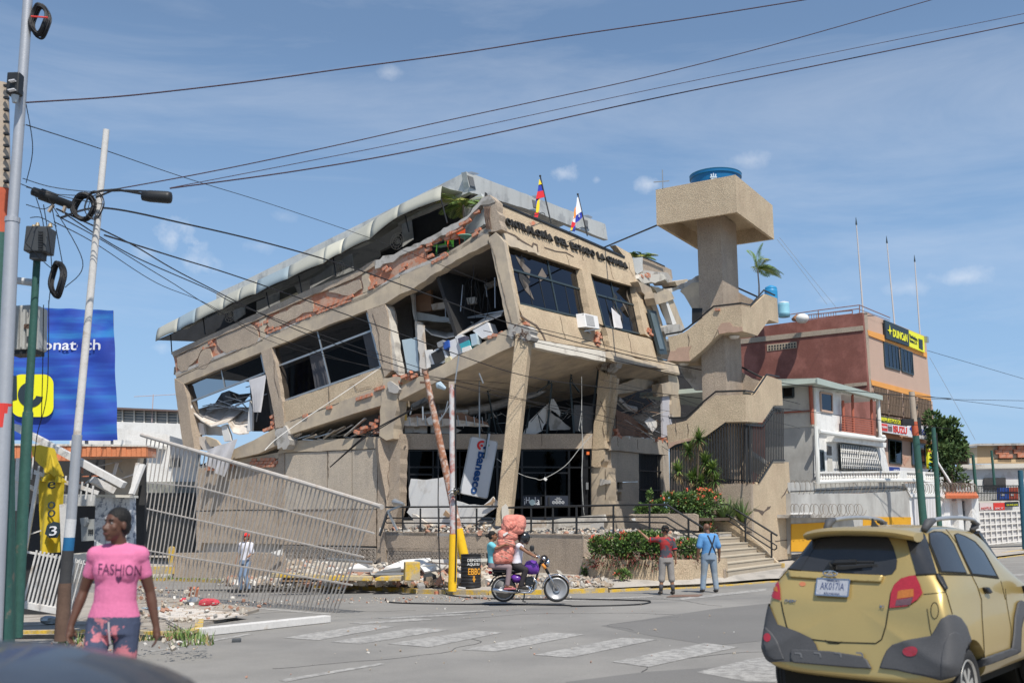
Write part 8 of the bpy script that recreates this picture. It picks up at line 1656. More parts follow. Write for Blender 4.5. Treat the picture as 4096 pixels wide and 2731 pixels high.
def person(label,base,rz,H,J,skin,top,bottom,hair='short',foot=None,vox=.012,shirt_sl=.35,shorts=0,build=1.,yaw=0,pitch=0,slv=.070,hem=0,loc_m=None,female=0,hands=(.4,.4),cap=None,name='person',belly=0,tank=False,shoes_skin=False):
    """J: joints in metres for a 1.75 m body, x to the person's right, y forward, z up"""
    k=H/1.75; root=thing(name,label,'person',base); M=loc_m or (Mx.Translation(V(base))@Mx.Rotation(rz,4,'Z')); M=M@Mx.Scale(k,4)
    D=dict(pel=(0,0,.95),ch=(0,0,1.32),nk=(0,0,1.49),hd=(0,.02,1.62),shR=(.185,0,1.425),shL=(-.185,0,1.425),elR=(.23,-.02,1.13),elL=(-.23,-.02,1.13),wrR=(.24,.06,.89),wrL=(-.24,.06,.89),hR=(0,.1,-1),hL=(0,.1,-1),hipR=(.095,0,.91),hipL=(-.095,0,.91),knR=(.10,.02,.49),knL=(-.10,.02,.49),anR=(.105,-.02,.09),anL=(-.105,-.02,.09),toR=(0,1,0),toL=(0,1,0)); D.update(J)
    D={a:V(b) for a,b in D.items()}; B=build; hw=.165 if female else .15
    pel,ch,nk=D['pel'],D['ch'],D['nk']; sp=(D['shR']-D['shL']).normalized(); fw=sp.cross(V((0,0,1))).normalized()*-1; fw=V((0,0,1)).cross(sp).normalized(); fp=V((0,0,1)).cross((D['hipR']-D['hipL']).normalized()).normalized()
    def torso(b,g=0,z0=0,bust=female):
        up=(nk-pel); L=lambda t:pel+up*t
        S=[(L(-.12),hw*B+g,.11*B+g,fp),(L(0),(hw+.012)*B+g,.118*B+g,fp),(L(.22),.14*B+g,.105*B+g+belly*.6,fp),(L(.45),.138*B+g,.10*B+g+belly,fp),(L(.68),.165*B+g,.115*B+g+belly*.4,fw),(L(.86),.175*B+g,.10*B+g,fw),(L(.95),.12*B+g,.075+g,fw)]
        b.ring(S[z0:]); 
        if bust:
            for s_ in (-1,1): b.ball(L(.64)+sp*.065*s_+fw*.056,(.082+g,.062+g,.09+g))
        for s_ in ('R','L'): b.ball(D['sh'+s_]-V((0,0,.01)),.062*B*(.86 if female else 1)+g,12,8)
        b.lim([L(.88),D['shR']],[.07*B+g,.055*B+g]); b.lim([L(.88),D['shL']],[.07*B+g,.055*B+g])
    b=Blob(); torso(b); b.lim([L_ for L_ in (ch+(nk-ch)*.6,nk,D['hd']-(D['hd']-nk)*.3)],[.075,.058,.055])
    hd=D['hd']; Rh=Mx.Rotation(yaw,3,'Z')@Mx.Rotation(pitch,3,'X')
    def h(x,y,z): return hd+Rh@V((x,y,z))
    b.ball(h(0,-.015,.045),(.076,.096,.088),20,12,Rh); b.ball(h(0,.03,-.03),(.062,.068,.075),18,10,Rh); b.ball(h(0,.058,-.085),(.034,.03,.026),12,8,Rh)
    b.lim([h(0,.076,.028),h(0,.106,-.018)],[.010,.015],8); b.ball(h(.013,.1,-.022),.011,8,6); b.ball(h(-.013,.1,-.022),.011,8,6)
    b.lim([h(-.03,.069,.047),h(.03,.069,.047)],[.012,.012],8); b.lim([h(-.022,.087,-.055),h(.022,.087,-.055)],[.011,.011],8); b.ball(h(.045,.06,-.01),(.025,.02,.025)); b.ball(h(-.045,.06,-.01),(.025,.02,.025))
    for s_ in (-1,1): b.ball(h(.078*s_,-.01,.0),(.012,.022,.032),8,6,Rh)
    for s_ in ('R','L'):
        b.lim([D['sh'+s_],D['sh'+s_].lerp(D['el'+s_],.4),D['el'+s_],D['el'+s_].lerp(D['wr'+s_],.3),D['wr'+s_]],[.056*B,.05*B,.038*B,.040*B,.026*B])
        hand(b,D['wr'+s_],D['h'+s_],1 if s_=='L' else -1,(-.6 if s_=='R' else .6,.2,0) if abs(D['h'+s_].z)>.6 else (0,0,-1),hands[0 if s_=='R' else 1])
        b.lim([D['hip'+s_],D['hip'+s_].lerp(D['kn'+s_],.4),D['kn'+s_],D['kn'+s_].lerp(D['an'+s_],.35),D['an'+s_]],[.092*B,.078*B,.054*B,.056*B,.036*B])
        a,t_=D['an'+s_],D['to'+s_].normalized(); b.lim([a-V((0,0,.03))-t_*.04,a-V((0,0,.05))+t_*.09,a-V((0,0,.06))+t_*.16],[.036,.034,.022])
    skin_ob('body',b,skin,root,M,vox)
    # hair, cap, eyes
    if hair:
        c=Blob()
        if hair=='curly':
            for i in range(70):
                d=rdir(.5); 
                if d.y>.55 and d.z<.5: continue
                c.ball(h(d.x*.085,-.02+d.y*.1,.065+d.z*.096),.031,7,5)
        elif hair!='bald':
            c.ball(h(0,-.024,.056),(.082,.098,.09),20,12,Rh@Mx.Rotation(R(12),3,'X')); c.ball(h(0,-.05,-.0),(.076,.07,.085),16,10,Rh)
            if hair=='bun': c.ball(h(0,-.15,.02),.045,12,8); c.ball(h(0,-.1,.03),.05,12,8)
            if hair=='long': c.ball(h(0,-.07,-.05),(.07,.05,.09),12,8)
        if c.v: skin_ob('hair',c,HAIR,root,M,.008,2)
    for s_ in (-1,1):
        ob('eye',MB().ball(M@h(.03*s_,.0655,.022),.0115*k,8,6),EYEW,root); ob('iris',MB().ball(M@h(.0305*s_,.0735,.022),.0052*k,8,6),HAIR,root)
        e=MB(); e.tube([M@h(.014*s_,.083,.046),M@h(.032*s_,.082,.052),M@h(.048*s_,.070,.047)],.0042*k,5); ob('eyebrow',e,HAIR,root)
    ob('mouth',MB().tube([M@h(-.024,.094,-.056),M@h(-.01,.1015,-.053),M@h(.01,.1015,-.053),M@h(.024,.094,-.056)],[.003*k,.0055*k,.0055*k,.003*k],6),LIP,root)
    # clothes
    if top:
        c=Blob(); torso(c,.014,hem if not tank else 1)
        if not tank:
            for s_ in ('R','L'): e=D['sh'+s_].lerp(D['el'+s_],shirt_sl/.33 if shirt_sl<.33 else 1.0); e=D['sh'+s_].lerp(D['el'+s_],min(shirt_sl*2,1)); c.lim([D['sh'+s_],e],[slv*B,slv*.96*B])
        c.ring([(nk-V((0,0,.06)),.085,.08,fw),(nk-V((0,0,.02)),.066,.064,fw)])
        T=skin_ob('shirt',c,top,root,M,vox); root['_t']=0; del root['_t']
    else: T=None
    if bottom:
        c=Blob(); c.ring([(pel+V((0,0,-.12)),(hw+.01)*B+.014,.12*B+.012,fp),(pel,(hw+.014)*B+.012,.122*B+.01,fp),(pel+(nk-pel)*.14,.146*B+.014,.11*B+.012+belly*.5,fp)])
        for s_ in ('R','L'):
            a,kn,an=D['hip'+s_],D['kn'+s_],D['an'+s_]
            if shorts: c.lim([a,a.lerp(kn,.5),kn,kn.lerp(an,shorts)],[.10*B,.098*B,.092*B,.092*B])
            else: c.lim([a,a.lerp(kn,.4),kn,kn.lerp(an,.4),an.lerp(kn,.04)],[.10*B,.09*B,.072*B,.068*B,.062*B])
        skin_ob('trousers',c,bottom,root,M,vox)
    if foot:
        for s_ in ('R','L'):
            c=Blob(); a,t_=D['an'+s_],D['to'+s_].normalized(); c.lim([a,a-V((0,0,.035))-t_*.03,a-V((0,0,.045))+t_*.08,a-V((0,0,.055))+t_*.165],[.05,.046,.046,.036]); skin_ob('shoe',c,foot,root,M,.012)
    root_data[label]=(M,D,T,h,root); return root,M,D,T,h
root_data={}
def skinm(n,c): return mat(n,c,.06,6,60,.05,.08,80,rough=.5,spec=.4)
# woman in pink in the foreground, walking
PINKT=mat('pink_cotton',(.62,.17,.31),.05,5,60,.06,.5,9,rough=.9,bd=.02); PAT=mat('floral_trousers',(.06,.075,.125),.1,5,30,.1,.1,c2=(.50,.17,.20),m2=(.535,.55),s2=4.6)
wx=at(*q('S',478,2140)[0],6.9).x
mb=MB().prism([V((-5,5,-.3)),V((-1.5,5,-.3)),V((-1.5,7.9,-.3)),V((-5,7.9,-.3))],UP*.43); ob('pavement',mb,PAV,kind='structure')
w_=person('woman in a pink printed T-shirt and patterned trousers walking in the left foreground',(wx,6.9,.13),R(186),1.57,dict(hd=(.02,.035,1.62),shR=(.162,0,1.405),shL=(-.162,0,1.405),elR=(.25,-.06,1.14),wrR=(.30,.02,.90),elL=(-.235,-.06,1.13),wrL=(-.30,-.04,.88),knR=(.10,.16,.50),anR=(.10,.05,.12),knL=(-.10,-.0,.49),anL=(-.1,-.22,.12),hR=(0,.2,-1),hL=(-.15,.05,-1)),skinm('skin_dark',(.105,.048,.03)),PINKT,PAT,'pull',vox=.0075,shirt_sl=.26,slv=.054,hem=1,build=1.0,female=1,yaw=R(-34),foot=BLKM)
M,D,T,h=w_[1:]
bv=BVHTree.FromPolygons([v.co.copy() for v in T.data.vertices],[tuple(p.vertices) for p in T.data.polygons])
def stick(mm,T,root,dirw,m,name='lettering',off=.004): # press a flat print on the cloth
    W0=WO[T]; bad=0
    for i,v in enumerate(mm.v):
        z_=v.dot(dirw); d_=(v-CAM).normalized(); l_=bv.ray_cast(v-W0-d_*1.,d_)
        if l_[0] is not None: mm.v[i]=l_[0]+W0-d_*off
    return ob(name,mm,m,T)
INKT=mat('print_purple',(.10,.03,.08),0,1,1,0,0)
for ch,xx in zip('FASHIO',(390,425,480,533,585,612)): pass
a=at(*q('C',596,905)[0],6.7); b_=at(*q('C',850,918)[0],6.7)
def finegrid(mm,n=2):
    bm=bmesh.new(); me=mm.mesh('x'); bm.from_mesh(me); bpy.data.meshes.remove(me)
    bmesh.ops.triangulate(bm,faces=bm.faces)
    for _ in range(n): bmesh.ops.subdivide_edges(bm,edges=[e for e in bm.edges if e.calc_length()>.012],cuts=1)
    mm.v=[v.co.copy() for v in bm.verts]; mm.f=[tuple(x.index for x in f.verts) for f in bm.faces]; bm.verts.index_update(); mm.f=[tuple(x.index for x in f.verts) for f in bm.faces]; bm.free(); return mm
stick(finegrid(textbox('FASHION',a,(b_-a).normalized(),UP,V((0,-1,0)),W=(b_-a).length*1.03,H=.07,ext=0)),T,None,V((0,1,0)),INKT)
c=at(*q('C',722,935)[0],6.7); hp=[c+V((.0155*k_[0]*.9,0,.0155*k_[1])) for k_ in [(0,-1.6),(-1.3,-.2),(-1.5,.7),(-.8,1.2),(0,.6),(.8,1.2),(1.5,.7),(1.3,-.2)]]
stick(finegrid(MB().add(hp,[tuple(range(8))])),T,None,V((0,1,0)),INKT,'heart_print')
# trouser drawstring
pz=M@V((0,.135,.93)); ob('drawstring',MB().tube([pz,pz+V((.01,-.01,-.06)),pz+V((.02,-.0,-.14))],.006,5),mat('string',(.4,.35,.36),0,1,1,0,0),w_[0])
# man in red cap behind the fence
SKM=skinm('skin_medium',(.30,.15,.085)); WT=mat('white_tshirt',(.66,.66,.72),.05,5,40,.03,.3,9); JEAN=mat('pale_jeans',(.20,.27,.38),.12,4,50,.1,.3,30)
b0=at(*q('D',655,1163)[0],29.5)
r1=person('man in red cap, white T-shirt and jeans walking behind the fallen fence',(b0.x,29.5,b0.z),R(160),1.66,dict(elR=(.27,-.08,1.15),wrR=(.31,.02,.93),elL=(-.25,.02,1.15),wrL=(-.16,.2,1.03),knR=(.11,.05,.50),anR=(.17,-.05,.09),knL=(-.11,.12,.50),anL=(-.19,.04,.12)),SKM,WT,JEAN,'short',BLKM,vox=.016,shirt_sl=.42,build=1.02)
M,D,T,h=r1[1:]; CAPR=mat('cap_red',(.70,.03,.03),0,1,1,0,0)
ob('cap',MB().ball(M@h(0,-.01,.075),(.09,.105,.075),16,8,M.to_3x3().normalized()).prism([M@h(-.06,.07,.075),M@h(-.04,.15,.06),M@h(.04,.15,.06),M@h(.06,.07,.075)],V((0,0,.012))),CAPR,r1[0],smooth=True)
# pointing man
SKD=skinm('skin_brown',(.17,.085,.05)); SH1=mat('printed_jersey',(.33,.03,.03),.1,4,30,.1,.2,9,c2=(.06,.065,.08),m2=(.50,.54),s2=2.2); SHT=mat('grey_shorts',(.27,.25,.23),.1,4,40,.1,.4,12); GSK=mat('grey_sock',(.06,.06,.07),.1,5,20,.1,0); SHO=mat('dark_shoe',(.045,.04,.035),.1,5,20,.1,.1)
b0=gr(*q('O',1020,1190)[0])
r2=person('young man with curly hair in a red and dark jersey pointing at the building',(b0.x,b0.y,b0.z+.02),R(8),1.69,dict(hd=(.0,.02,1.63),shL=(-.185,.02,1.43),elL=(-.42,.14,1.42),wrL=(-.60,.24,1.60),hL=(-.5,.2,.5),elR=(.24,-.03,1.13),wrR=(.27,.03,.88),hipR=(.1,0,.91),knR=(.13,.02,.49),anR=(.16,-.02,.09),knL=(-.12,.03,.49),anL=(-.17,.0,.09)),SKM,SH1,SHT,'curly',SHO,vox=.014,shirt_sl=.40,shorts=.25,build=1.0,hands=(.4,.12),yaw=R(-8))
M,D,T,h=r2[1:]
for s_ in 'RL': ob('sock',MB().tube([M@D['an'+s_],M@D['an'+s_].lerp(D['kn'+s_],.42)],[.045,.058],12),GSK,r2[0],smooth=True)
ob('collar',MB().tube([M@(D['nk']+V((math.cos(a)*.068,math.sin(a)*.066,-.03))) for a in [2*PI*i/16 for i in range(17)]],.016,6),FR,r2[0],smooth=True)
for s_ in 'RL': e=D['sh'+s_].lerp(D['el'+s_],.78); f_=D['sh'+s_].lerp(D['el'+s_],.86); ob('cuff',MB().tube([M@e,M@f_],.071,14),FR,r2[0],smooth=True)
ob('yoke',slab((M@V((0,-.17,1.3)),V((0,1,0))),'O',(930,482,1000,476,1090,486,1130,520,1100,570,1060,590,1020,560,960,500),.03,o=.035,j=1),mat('jersey_dark',(.06,.07,.085),0,1,1,0,0),T) if 0 else None
# man in blue shirt with braces
BSH=mat('blue_polo',(.10,.26,.50),.08,4,40,.05,.4,9); b0=gr(*q('O',1495,1165)[0])
r3=person('bald man in blue polo shirt, dark crossed braces and jeans, seen from behind',(b0.x,b0.y,b0.z+.02),R(6),1.76,dict(hd=(-.03,.04,1.625),elR=(.27,-.03,1.13),wrR=(.285,.02,.88),elL=(-.27,-.03,1.13),wrL=(-.30,.03,.89),knR=(.14,.02,.49),anR=(.16,-.04,.09),knL=(-.14,.02,.49),anL=(-.19,.0,.09)),SKD,BSH,mat('washed_jeans',(.22,.29,.37),.14,3,50,.1,.4,16,c2=(.24,.24,.22),m2=(.45,.6),s2=1.5),'bald',SHO,vox=.014,shirt_sl=.42,build=1.16,belly=.03,yaw=R(22),pitch=R(-12))
M,D,T,h=r3[1:]; BRC=mat('brace_dark',(.03,.035,.05),0,1,1,0,0)
bv=BVHTree.FromPolygons([v.co.copy() for v in T.data.vertices],[tuple(p.vertices) for p in T.data.polygons]); W0=WO[T]
for p0,p1 in (((-.10,1.455),(.105,.97)),((.10,1.455),(-.09,.97))):
    L_=[]; 
    for i in range(15):
        t=i/14; v=M@V((p0[0]*(1-t)+p1[0]*t,-.6,p0[1]*(1-t)+p1[1]*t)); y=bv.ray_cast(v-W0,V((0,1,0)))
        if y[0] is not None: L_.append(y[0]+W0+V((0,-.006,0)))
    mb=MB(); 
    for a,b in zip(L_,L_[1:]): mb.bar(a,b+(b-a)*.15,.038,.01,up=(0,1,0))
    ob('brace',mb,BRC,r3[0])
ob('collar',MB().tube([M@(D['nk']+V((math.cos(a)*.074,math.sin(a)*.07,-.02))) for a in [2*PI*i/16 for i in range(17)]],.02,6),BSH,r3[0],smooth=True)
# ================= motorcycle with two riders =================
MY=23.5
def mp(x,y,dy=0): return at(*q('J',x,y)[0],MY+dy)
mc=thing('motorcycle','purple and black motorcycle with spoked alloy wheels carrying two riders and a sack','motorcycle',at(*q('J',1620,1325)[0],MY))
def mo(n,mb,m,**k): return ob(n,mb,m,mc,**k)
TYR=mat('tyre',(.025,.025,.026),.2,8,40,.1,.2,rough=.85); CHR=mat('chrome',(.62,.62,.63),.03,3,20,0,0,rough=.18,metal=1); PUR=mat('purple_paint',(.13,.035,.30),.1,4,10,.05,0,rough=.25,coat=.6); ENG=mat('engine_grey',(.20,.20,.21),.2,10,40,.1,.1,rough=.4,metal=.6)
WHEELM=mat('alloy_wheel',(.38,.38,.38),.05,5,20,0,0,rough=.35,metal=.4)
for (x,y,rx) in ((1345,1188,128),(1897,1185,132)):
    c=mp(x,y); r_=rx/2.6133/FOC*MY; w_=mo('wheel',MB().lathe([(r_-.05,-.025),(r_-.025,-.045),(r_-.004,-.028),(r_,0),(r_-.004,.028),(r_-.025,.045),(r_-.05,.025),(r_-.05,-.025)],c,'Y',40),TYR,smooth=True)
    ob('rim',MB().lathe([(r_-.085,-.03),(r_-.05,-.036),(r_-.045,0),(r_-.05,.036),(r_-.085,.03),(r_-.085,-.03)],c,'Y',40),WHEELM,w_,smooth=True); ob('hub',MB().lathe([(.0,-.07),(.05,-.06),(.06,0),(.05,.06),(0,.07)],c,'Y',20),ENG,w_); ob('brake_disc',MB().lathe([(.05,-.05),(.085,-.052),(.085,-.058),(.05,-.056)],c,'Y',24),CHR,w_)
    for k in range(5):
        a=2*PI*k/5+.3
        for s_ in (-.09,.09): ob('spoke',MB().bar(c+V((math.cos(a)*.04,0,math.sin(a)*.04)),c+V((math.cos(a+s_)*(r_-.09),0,math.sin(a+s_)*(r_-.09))),.018,.03,up=(0,1,0)),WHEELM,w_)
rc,fc=mp(1345,1188),mp(1897,1185)
def fender(n,c,r_,a0,a1,wd,m):
    mb=MB(); L_=[]
    for k in range(15): a=R(a0+(a1-a0)*k/14); L_.append([c+V((math.cos(a)*rr_,y,math.sin(a)*rr_)) for rr_,y in ((r_,-wd),(r_+.02,-wd*.6),(r_+.028,0),(r_+.02,wd*.6),(r_,wd),(r_+.01,wd*.5),(r_+.015,0),(r_+.01,-wd*.5))])
    mb.loft(L_); return mo(n,mb,m,smooth=True)
rw=128/2.6133/FOC*MY
fender('front_fender',fc,rw+.02,22,182,.065,CHR); fender('rear_fender',rc,rw+.03,20,165,.08,BLKM)
def mt(n,pts,r,m,dy=0,nn_=8,**k): return mo(n,MB().tube([mp(x,y,dy) for x,y in zip(pts[::2],pts[1::2])],r,nn_),m,smooth=True)
for dy in (-.09,.09): mt('fork',(1897,1185,1840,1080,1785,975),.022,CHR,dy); mt('fork_cover',(1815,1030,1765,940,1735,880),.032,BLKM,dy)
mt('fork_reflector',(1782,975,1750,925),.036,FO,-.1); mt('shock',(1360,1165,1400,1020),.03,CHR,-.12); mt('shock',(1360,1165,1400,1020),.03,CHR,.12)
mt('frame_tube',(1735,880,1700,960,1560,1000,1400,1030,1230,1045),.022,BLKM); mt('frame_tube',(1735,900,1690,1060,1650,1180,1500,1215,1345,1188),.024,BLKM); mt('swing_arm',(1500,1210,1345,1188),.025,BLKM,-.09); mt('swing_arm',(1500,1210,1345,1188),.025,BLKM,.09)
def msec(n,secs,m,nn_=16): # body loft along the bike: (x,y pixel centre, half height, half width)
    L_=[]
    for (x,y,hh,hw) in secs: c=mp(x,y); L_.append([c+V((0,math.cos(2*PI*k/nn_)*hw,math.sin(2*PI*k/nn_)*hh)) for k in range(nn_)])
    return mo(n,MB().loft(L_),m,smooth=True)
msec('fuel_tank',((1550,975,.05,.07),(1580,965,.14,.12),(1640,960,.17,.14),(1690,965,.15,.13),(1715,985,.06,.07)),PUR); msec('side_cover',((1420,1060,.03,.08),(1450,1075,.10,.12),(1510,1080,.10,.12),(1540,1075,.03,.08)),PUR)
msec('seat',((1225,1000,.02,.07),(1245,1000,.05,.12),(1340,995,.06,.13),(1440,1000,.05,.13),(1540,985,.04,.10),(1560,980,.02,.06)),BLKM); msec('rear_rack',((1190,1030,.01,.08),(1200,1030,.015,.1),(1330,1025,.015,.1)),BLKM)
mt('exhaust_pipe',(1650,1060,1690,1120,1680,1180,1630,1225,1560,1225,1400,1215),.022,CHR,-.14); mo('silencer',MB().tube([mp(1500,1222,-.16),mp(1390,1215,-.16),mp(1385,1214,-.16),mp(1240,1195,-.16),mp(1230,1193,-.16)],[.03,.035,.052,.052,.03],14),CHR,smooth=True)
mo('engine_case',MB().ball(mp(1575,1185,-.05),(.17,.13,.11)).ball(mp(1530,1190,-.1),(.10,.08,.09)),CHR,smooth=True); mo('cylinder_head',MB().bar(mp(1620,1150),mp(1600,1060),.16,.2),ENG,bev=.02)
for k in range(6): mo('cooling_fin',MB().bar(mp(1622-k*4,1140-k*15),mp(1621-k*4,1135-k*15),.2,.24),BLKM)
mt('side_stand',(1560,1225,1560,1270,1545,1315,1575,1322),.016,BLKM,-.1); mt('foot_peg',(1480,1215,1520,1218),.015,BLKM,-.2)
mt('handlebar',(1720,870,1700,845,1655,850,1635,848),.016,CHR,-.22); mt('handlebar',(1720,870,1712,840,1700,842),.016,CHR,.25); mo('handlebar_cross',MB().tube([mp(1700,845,-.22),mp(1712,865,0),mp(1702,842,.25)],.015,8),CHR); mo('headlamp',MB().tube([mp(1775,905),mp(1790,915),mp(1815,915),mp(1822,915)],[.05,.09,.10,.085],16),CHR,smooth=True); mo('indicator',MB().ball(mp(1765,870,-.12),.05,10,6),CHR,smooth=True)
mo('instrument',MB().ball(mp(1768,868),(.09,.08,.08)),GLASS,smooth=True)
mt('mirror_stem',(1680,830,1655,790),.009,BLKM,-.25); mo('mirror',MB().ball(mp(1640,762,-.26),(.055,.02,.075)),BLKM,smooth=True); mt('mirror_stem',(1700,850,1690,815),.008,BLKM,.25)
mo('tail_light',MB().ball(mp(1205,1015),(.05,.06,.04)),FR,smooth=True); mo('chain_guard',slab((V((0,MY-.12,0)),V((0,1,0))),'J',(1350,1100,1420,1090,1480,1180,1430,1210,1370,1200),.03),BLKM); mo('number_bracket',slab((V((0,MY,0)),V((0,1,0))),'J',(1185,1150,1240,1075,1235,1110,1205,1152),.08),BLKM)
# riders face +x
def Rm(x,y,k): return None
JR=lambda *a: V(a)
def rider(label,hipx,hipy,H,J,*a,**k):
    o_=mp(hipx,hipy); kk=H/1.75; base=o_-V((0,0,.95*kk)); return person(label,base,R(-90),H,J,*a,**k)
def rel(hipx,hipy,H,x,y,lat): # side view pixel -> joint in body coords (x right = -Y world when facing +x)
    d=(mp(x,y)-mp(hipx,hipy))/(H/1.75); return V((lat,d.x,.95+d.z))
h1=(1480,930,1.66); g=lambda x,y,l_:rel(*h1,x,y,l_)
SKR=skinm('skin_rider',(.24,.115,.065))
rr1=rider('motorcycle rider in black helmet and white vest leaning to the handlebar',*h1,dict(pel=g(1480,925,0),ch=g(1490,790,0),nk=g(1515,715,0),hd=g(1565,672,0),shR=g(1500,735,.16),shL=g(1500,735,-.16),elR=g(1575,790,.24),elL=g(1585,790,-.24),wrR=g(1650,838,.24),wrL=g(1660,838,-.24),hR=(0,.9,-.25),hL=(0,.9,-.25),hipR=g(1480,945,.09),hipL=g(1480,945,-.09),knR=g(1575,985,.17),knL=g(1575,985,-.17),anR=g(1525,1150,.17),anL=g(1525,1150,-.17)),SKR,mat('white_vest',(.68,.66,.72),.05,5,30,.03,.3,9),mat('black_jeans',(.035,.03,.032),.1,5,30,.1,.2),'short',SHO,vox=.013,tank=True,hands=(.9,.9))
M,D,T,h=rr1[1:]; Mr=M.to_3x3().normalized()
ob('helmet',MB().ball(M@h(0,-.02,.05),(.125,.15,.135),20,12,Mr).prism([M@h(-.09,.09,.075),M@h(-.05,.18,.055),M@h(.05,.18,.055),M@h(.09,.09,.075)],V((0,0,.015))),mat('helmet_black',(.02,.022,.024),0,1,1,0,0,rough=.2,spec=.6),rr1[0],smooth=True); ob('helmet_strap',MB().tube([M@h(.085,.0,-.0),M@h(.07,.03,-.09),M@h(0,.05,-.12),M@h(-.07,.03,-.09),M@h(-.085,0,0)],.008,5),BLKM,rr1[0])
h2=(1245,925,1.60); g=lambda x,y,l_:rel(*h2,x,y,l_)
rr2=rider('pillion woman with hair bun and turquoise top holding the pink sack',*h2,dict(pel=g(1235,915,0),ch=g(1205,800,0),nk=g(1215,700,0),hd=g(1232,640,0),shR=g(1212,722,.15),shL=g(1212,722,-.15),elR=g(1270,760,.27),elL=g(1270,760,-.27),wrR=g(1355,722,.31),wrL=g(1350,730,-.31),hR=(0,.95,.15),hL=(0,.95,.15),hipR=g(1245,940,.09),hipL=g(1245,940,-.09),knR=g(1405,955,.19),knL=g(1405,955,-.19),anR=g(1385,1140,.2),anL=g(1385,1140,-.2)),SKR,mat('turquoise_top',(.16,.48,.54),.05,5,30,.03,.3,9),mat('taupe_trousers',(.26,.19,.20),.1,5,30,.05,.4,9),'bun',None,vox=.013,shirt_sl=.30,female=1,hands=(.25,.25))
M,D,T,h=rr2[1:]
for s_ in 'RL': a=M@(D['an'+s_]-V((0,-.06,.085))); ob('sandal',MB().box(a,(.26,.09,.025)).tube([a+V((.06,-.04,.01)),a+V((.05,0,.05)),a+V((.06,.04,.01))],.01,5),mat('sandal_pink',(.6,.2,.22),0,1,1,0,0),rr2[0])
SK_=mat('sack_salmon',(.68,.25,.19),.10,5,40,.06,1,8,rough=.55,bd=.05,c2=(.56,.17,.13),s2=3); sk=thing('tied_sack','tall salmon pink plastic bundle tied into bulging rolls between the riders','sack',mp(1340,915))
for (x,y,rx,ry) in ((1335,855,.235,.15),(1350,785,.23,.13),(1372,705,.21,.12),(1390,625,.235,.13),(1440,550,.265,.15),(1455,500,.27,.18)):
    c=mp(x,y); mb=MB(); n=44; m_=22; b0=0
    mb.ball(c,(rx*1.1,.27,ry*1.15),n,m_)
    for i,v in enumerate(mb.v):
        d=v-c; n_=V((d.x/rx,d.y/.25,d.z/ry)); f=(.92*n_.length/max(.01,(abs(n_.x)**3.5+abs(n_.y)**3.5+abs(n_.z)**3.5)**(1/3.5)))*(1+.07*noise.noise(V((math.atan2(d.y,d.x)*5,d.z*3,c.z*7)))+.035*noise.noise(d*9+c)); mb.v[i]=c+d*f
    ob('roll',mb,SK_,sk,smooth=True)
kn_=MB(); 
for i in range(6): kn_.ball(mp(1395+i*12,540-(i%3)*14,-.24),(.06,.05,.07),10,6)
ob('knot',kn_,SK_,sk,smooth=True)
for x0,y0,x1,y1 in ((1265,820,1445,880),(1280,745,1450,820),(1285,655,1490,740),(1320,575,1495,650),(1300,650,1480,700),(1340,520,1520,610)): ob('cord',MB().tube([mp(x0,y0,-.16),mp((x0*2+x1)/3,(y0*2+y1)/3+4,-.25),mp((x0+2*x1)/3,(y0+2*y1)/3+4,-.25),mp(x1,y1,-.14)],.008,5),TPO,sk)
ob('label_tag',MB().prism([mp(*p,-.28) for p in ((1340,610),(1385,590),(1392,605),(1352,635),(1338,632))],V((0,.01,0))),WHT,sk)
# ================= gold car =================
cph=R(41); co_=V((3.95,9.93,-.02)); CM=Mx.Translation(co_)@Mx.Rotation(-cph,4,'Z'); CI=CM.inverted()
car=thing('parked_car','gold compact hatchback with grey plastic cladding at the lower right, rear towards the camera','car',co_,rot=-cph)
PAINTG=mat('gold_paint',(.50,.365,.135),.05,1.5,250,.08,.02,300,rough=.36,metal=.45,spec=.5,coat=.5); CLAD=mat('cladding_grey',(.075,.075,.078),.08,3,60,.08,.15,90,rough=.6); CGL=mat('car_glass',(.030,.031,.033),.1,2,10,.1,0,rough=.13,spec=.6); SEAM=mat('seam_dark',(.015,.013,.008),0,1,1,0,0)
def cob(n,mb,m,par=None,**k): return ob(n,mb,m,par or car,local=True,**k)
NP=13
def prof(y,zb,wb,wm,wbelt,zbelt,wr,zr,lean=0):
    h_=[(0,zb),(wb*.75,zb),(wb,zb+.05),(wm*.985,zb+.16),(wm,.52),(wm*.995,.70),(wm*.97,.84),(wbelt,zbelt),(wbelt*.94+wr*.06,zbelt+(zr-zbelt)*.22),(wr*1.07,zbelt+(zr-zbelt)*.62),(wr*.97,zr-.085),(wr*.80,zr-.025),(wr*.4,zr-.004),(0,zr)]
    def L(z): return lean*(0 if z<.55 else ((z-.55)*.16 if z<.98 else .07+(z-.98)*.62)) if lean else 0
    bz=lambda z: (-.05*lean if z<.62 else 0)
    R_=[V((x,y+L(z)+bz(z),z)) for x,z in h_]; return R_+[V((-p.x,p.y,p.z)) for p in R_[-2:0:-1]]
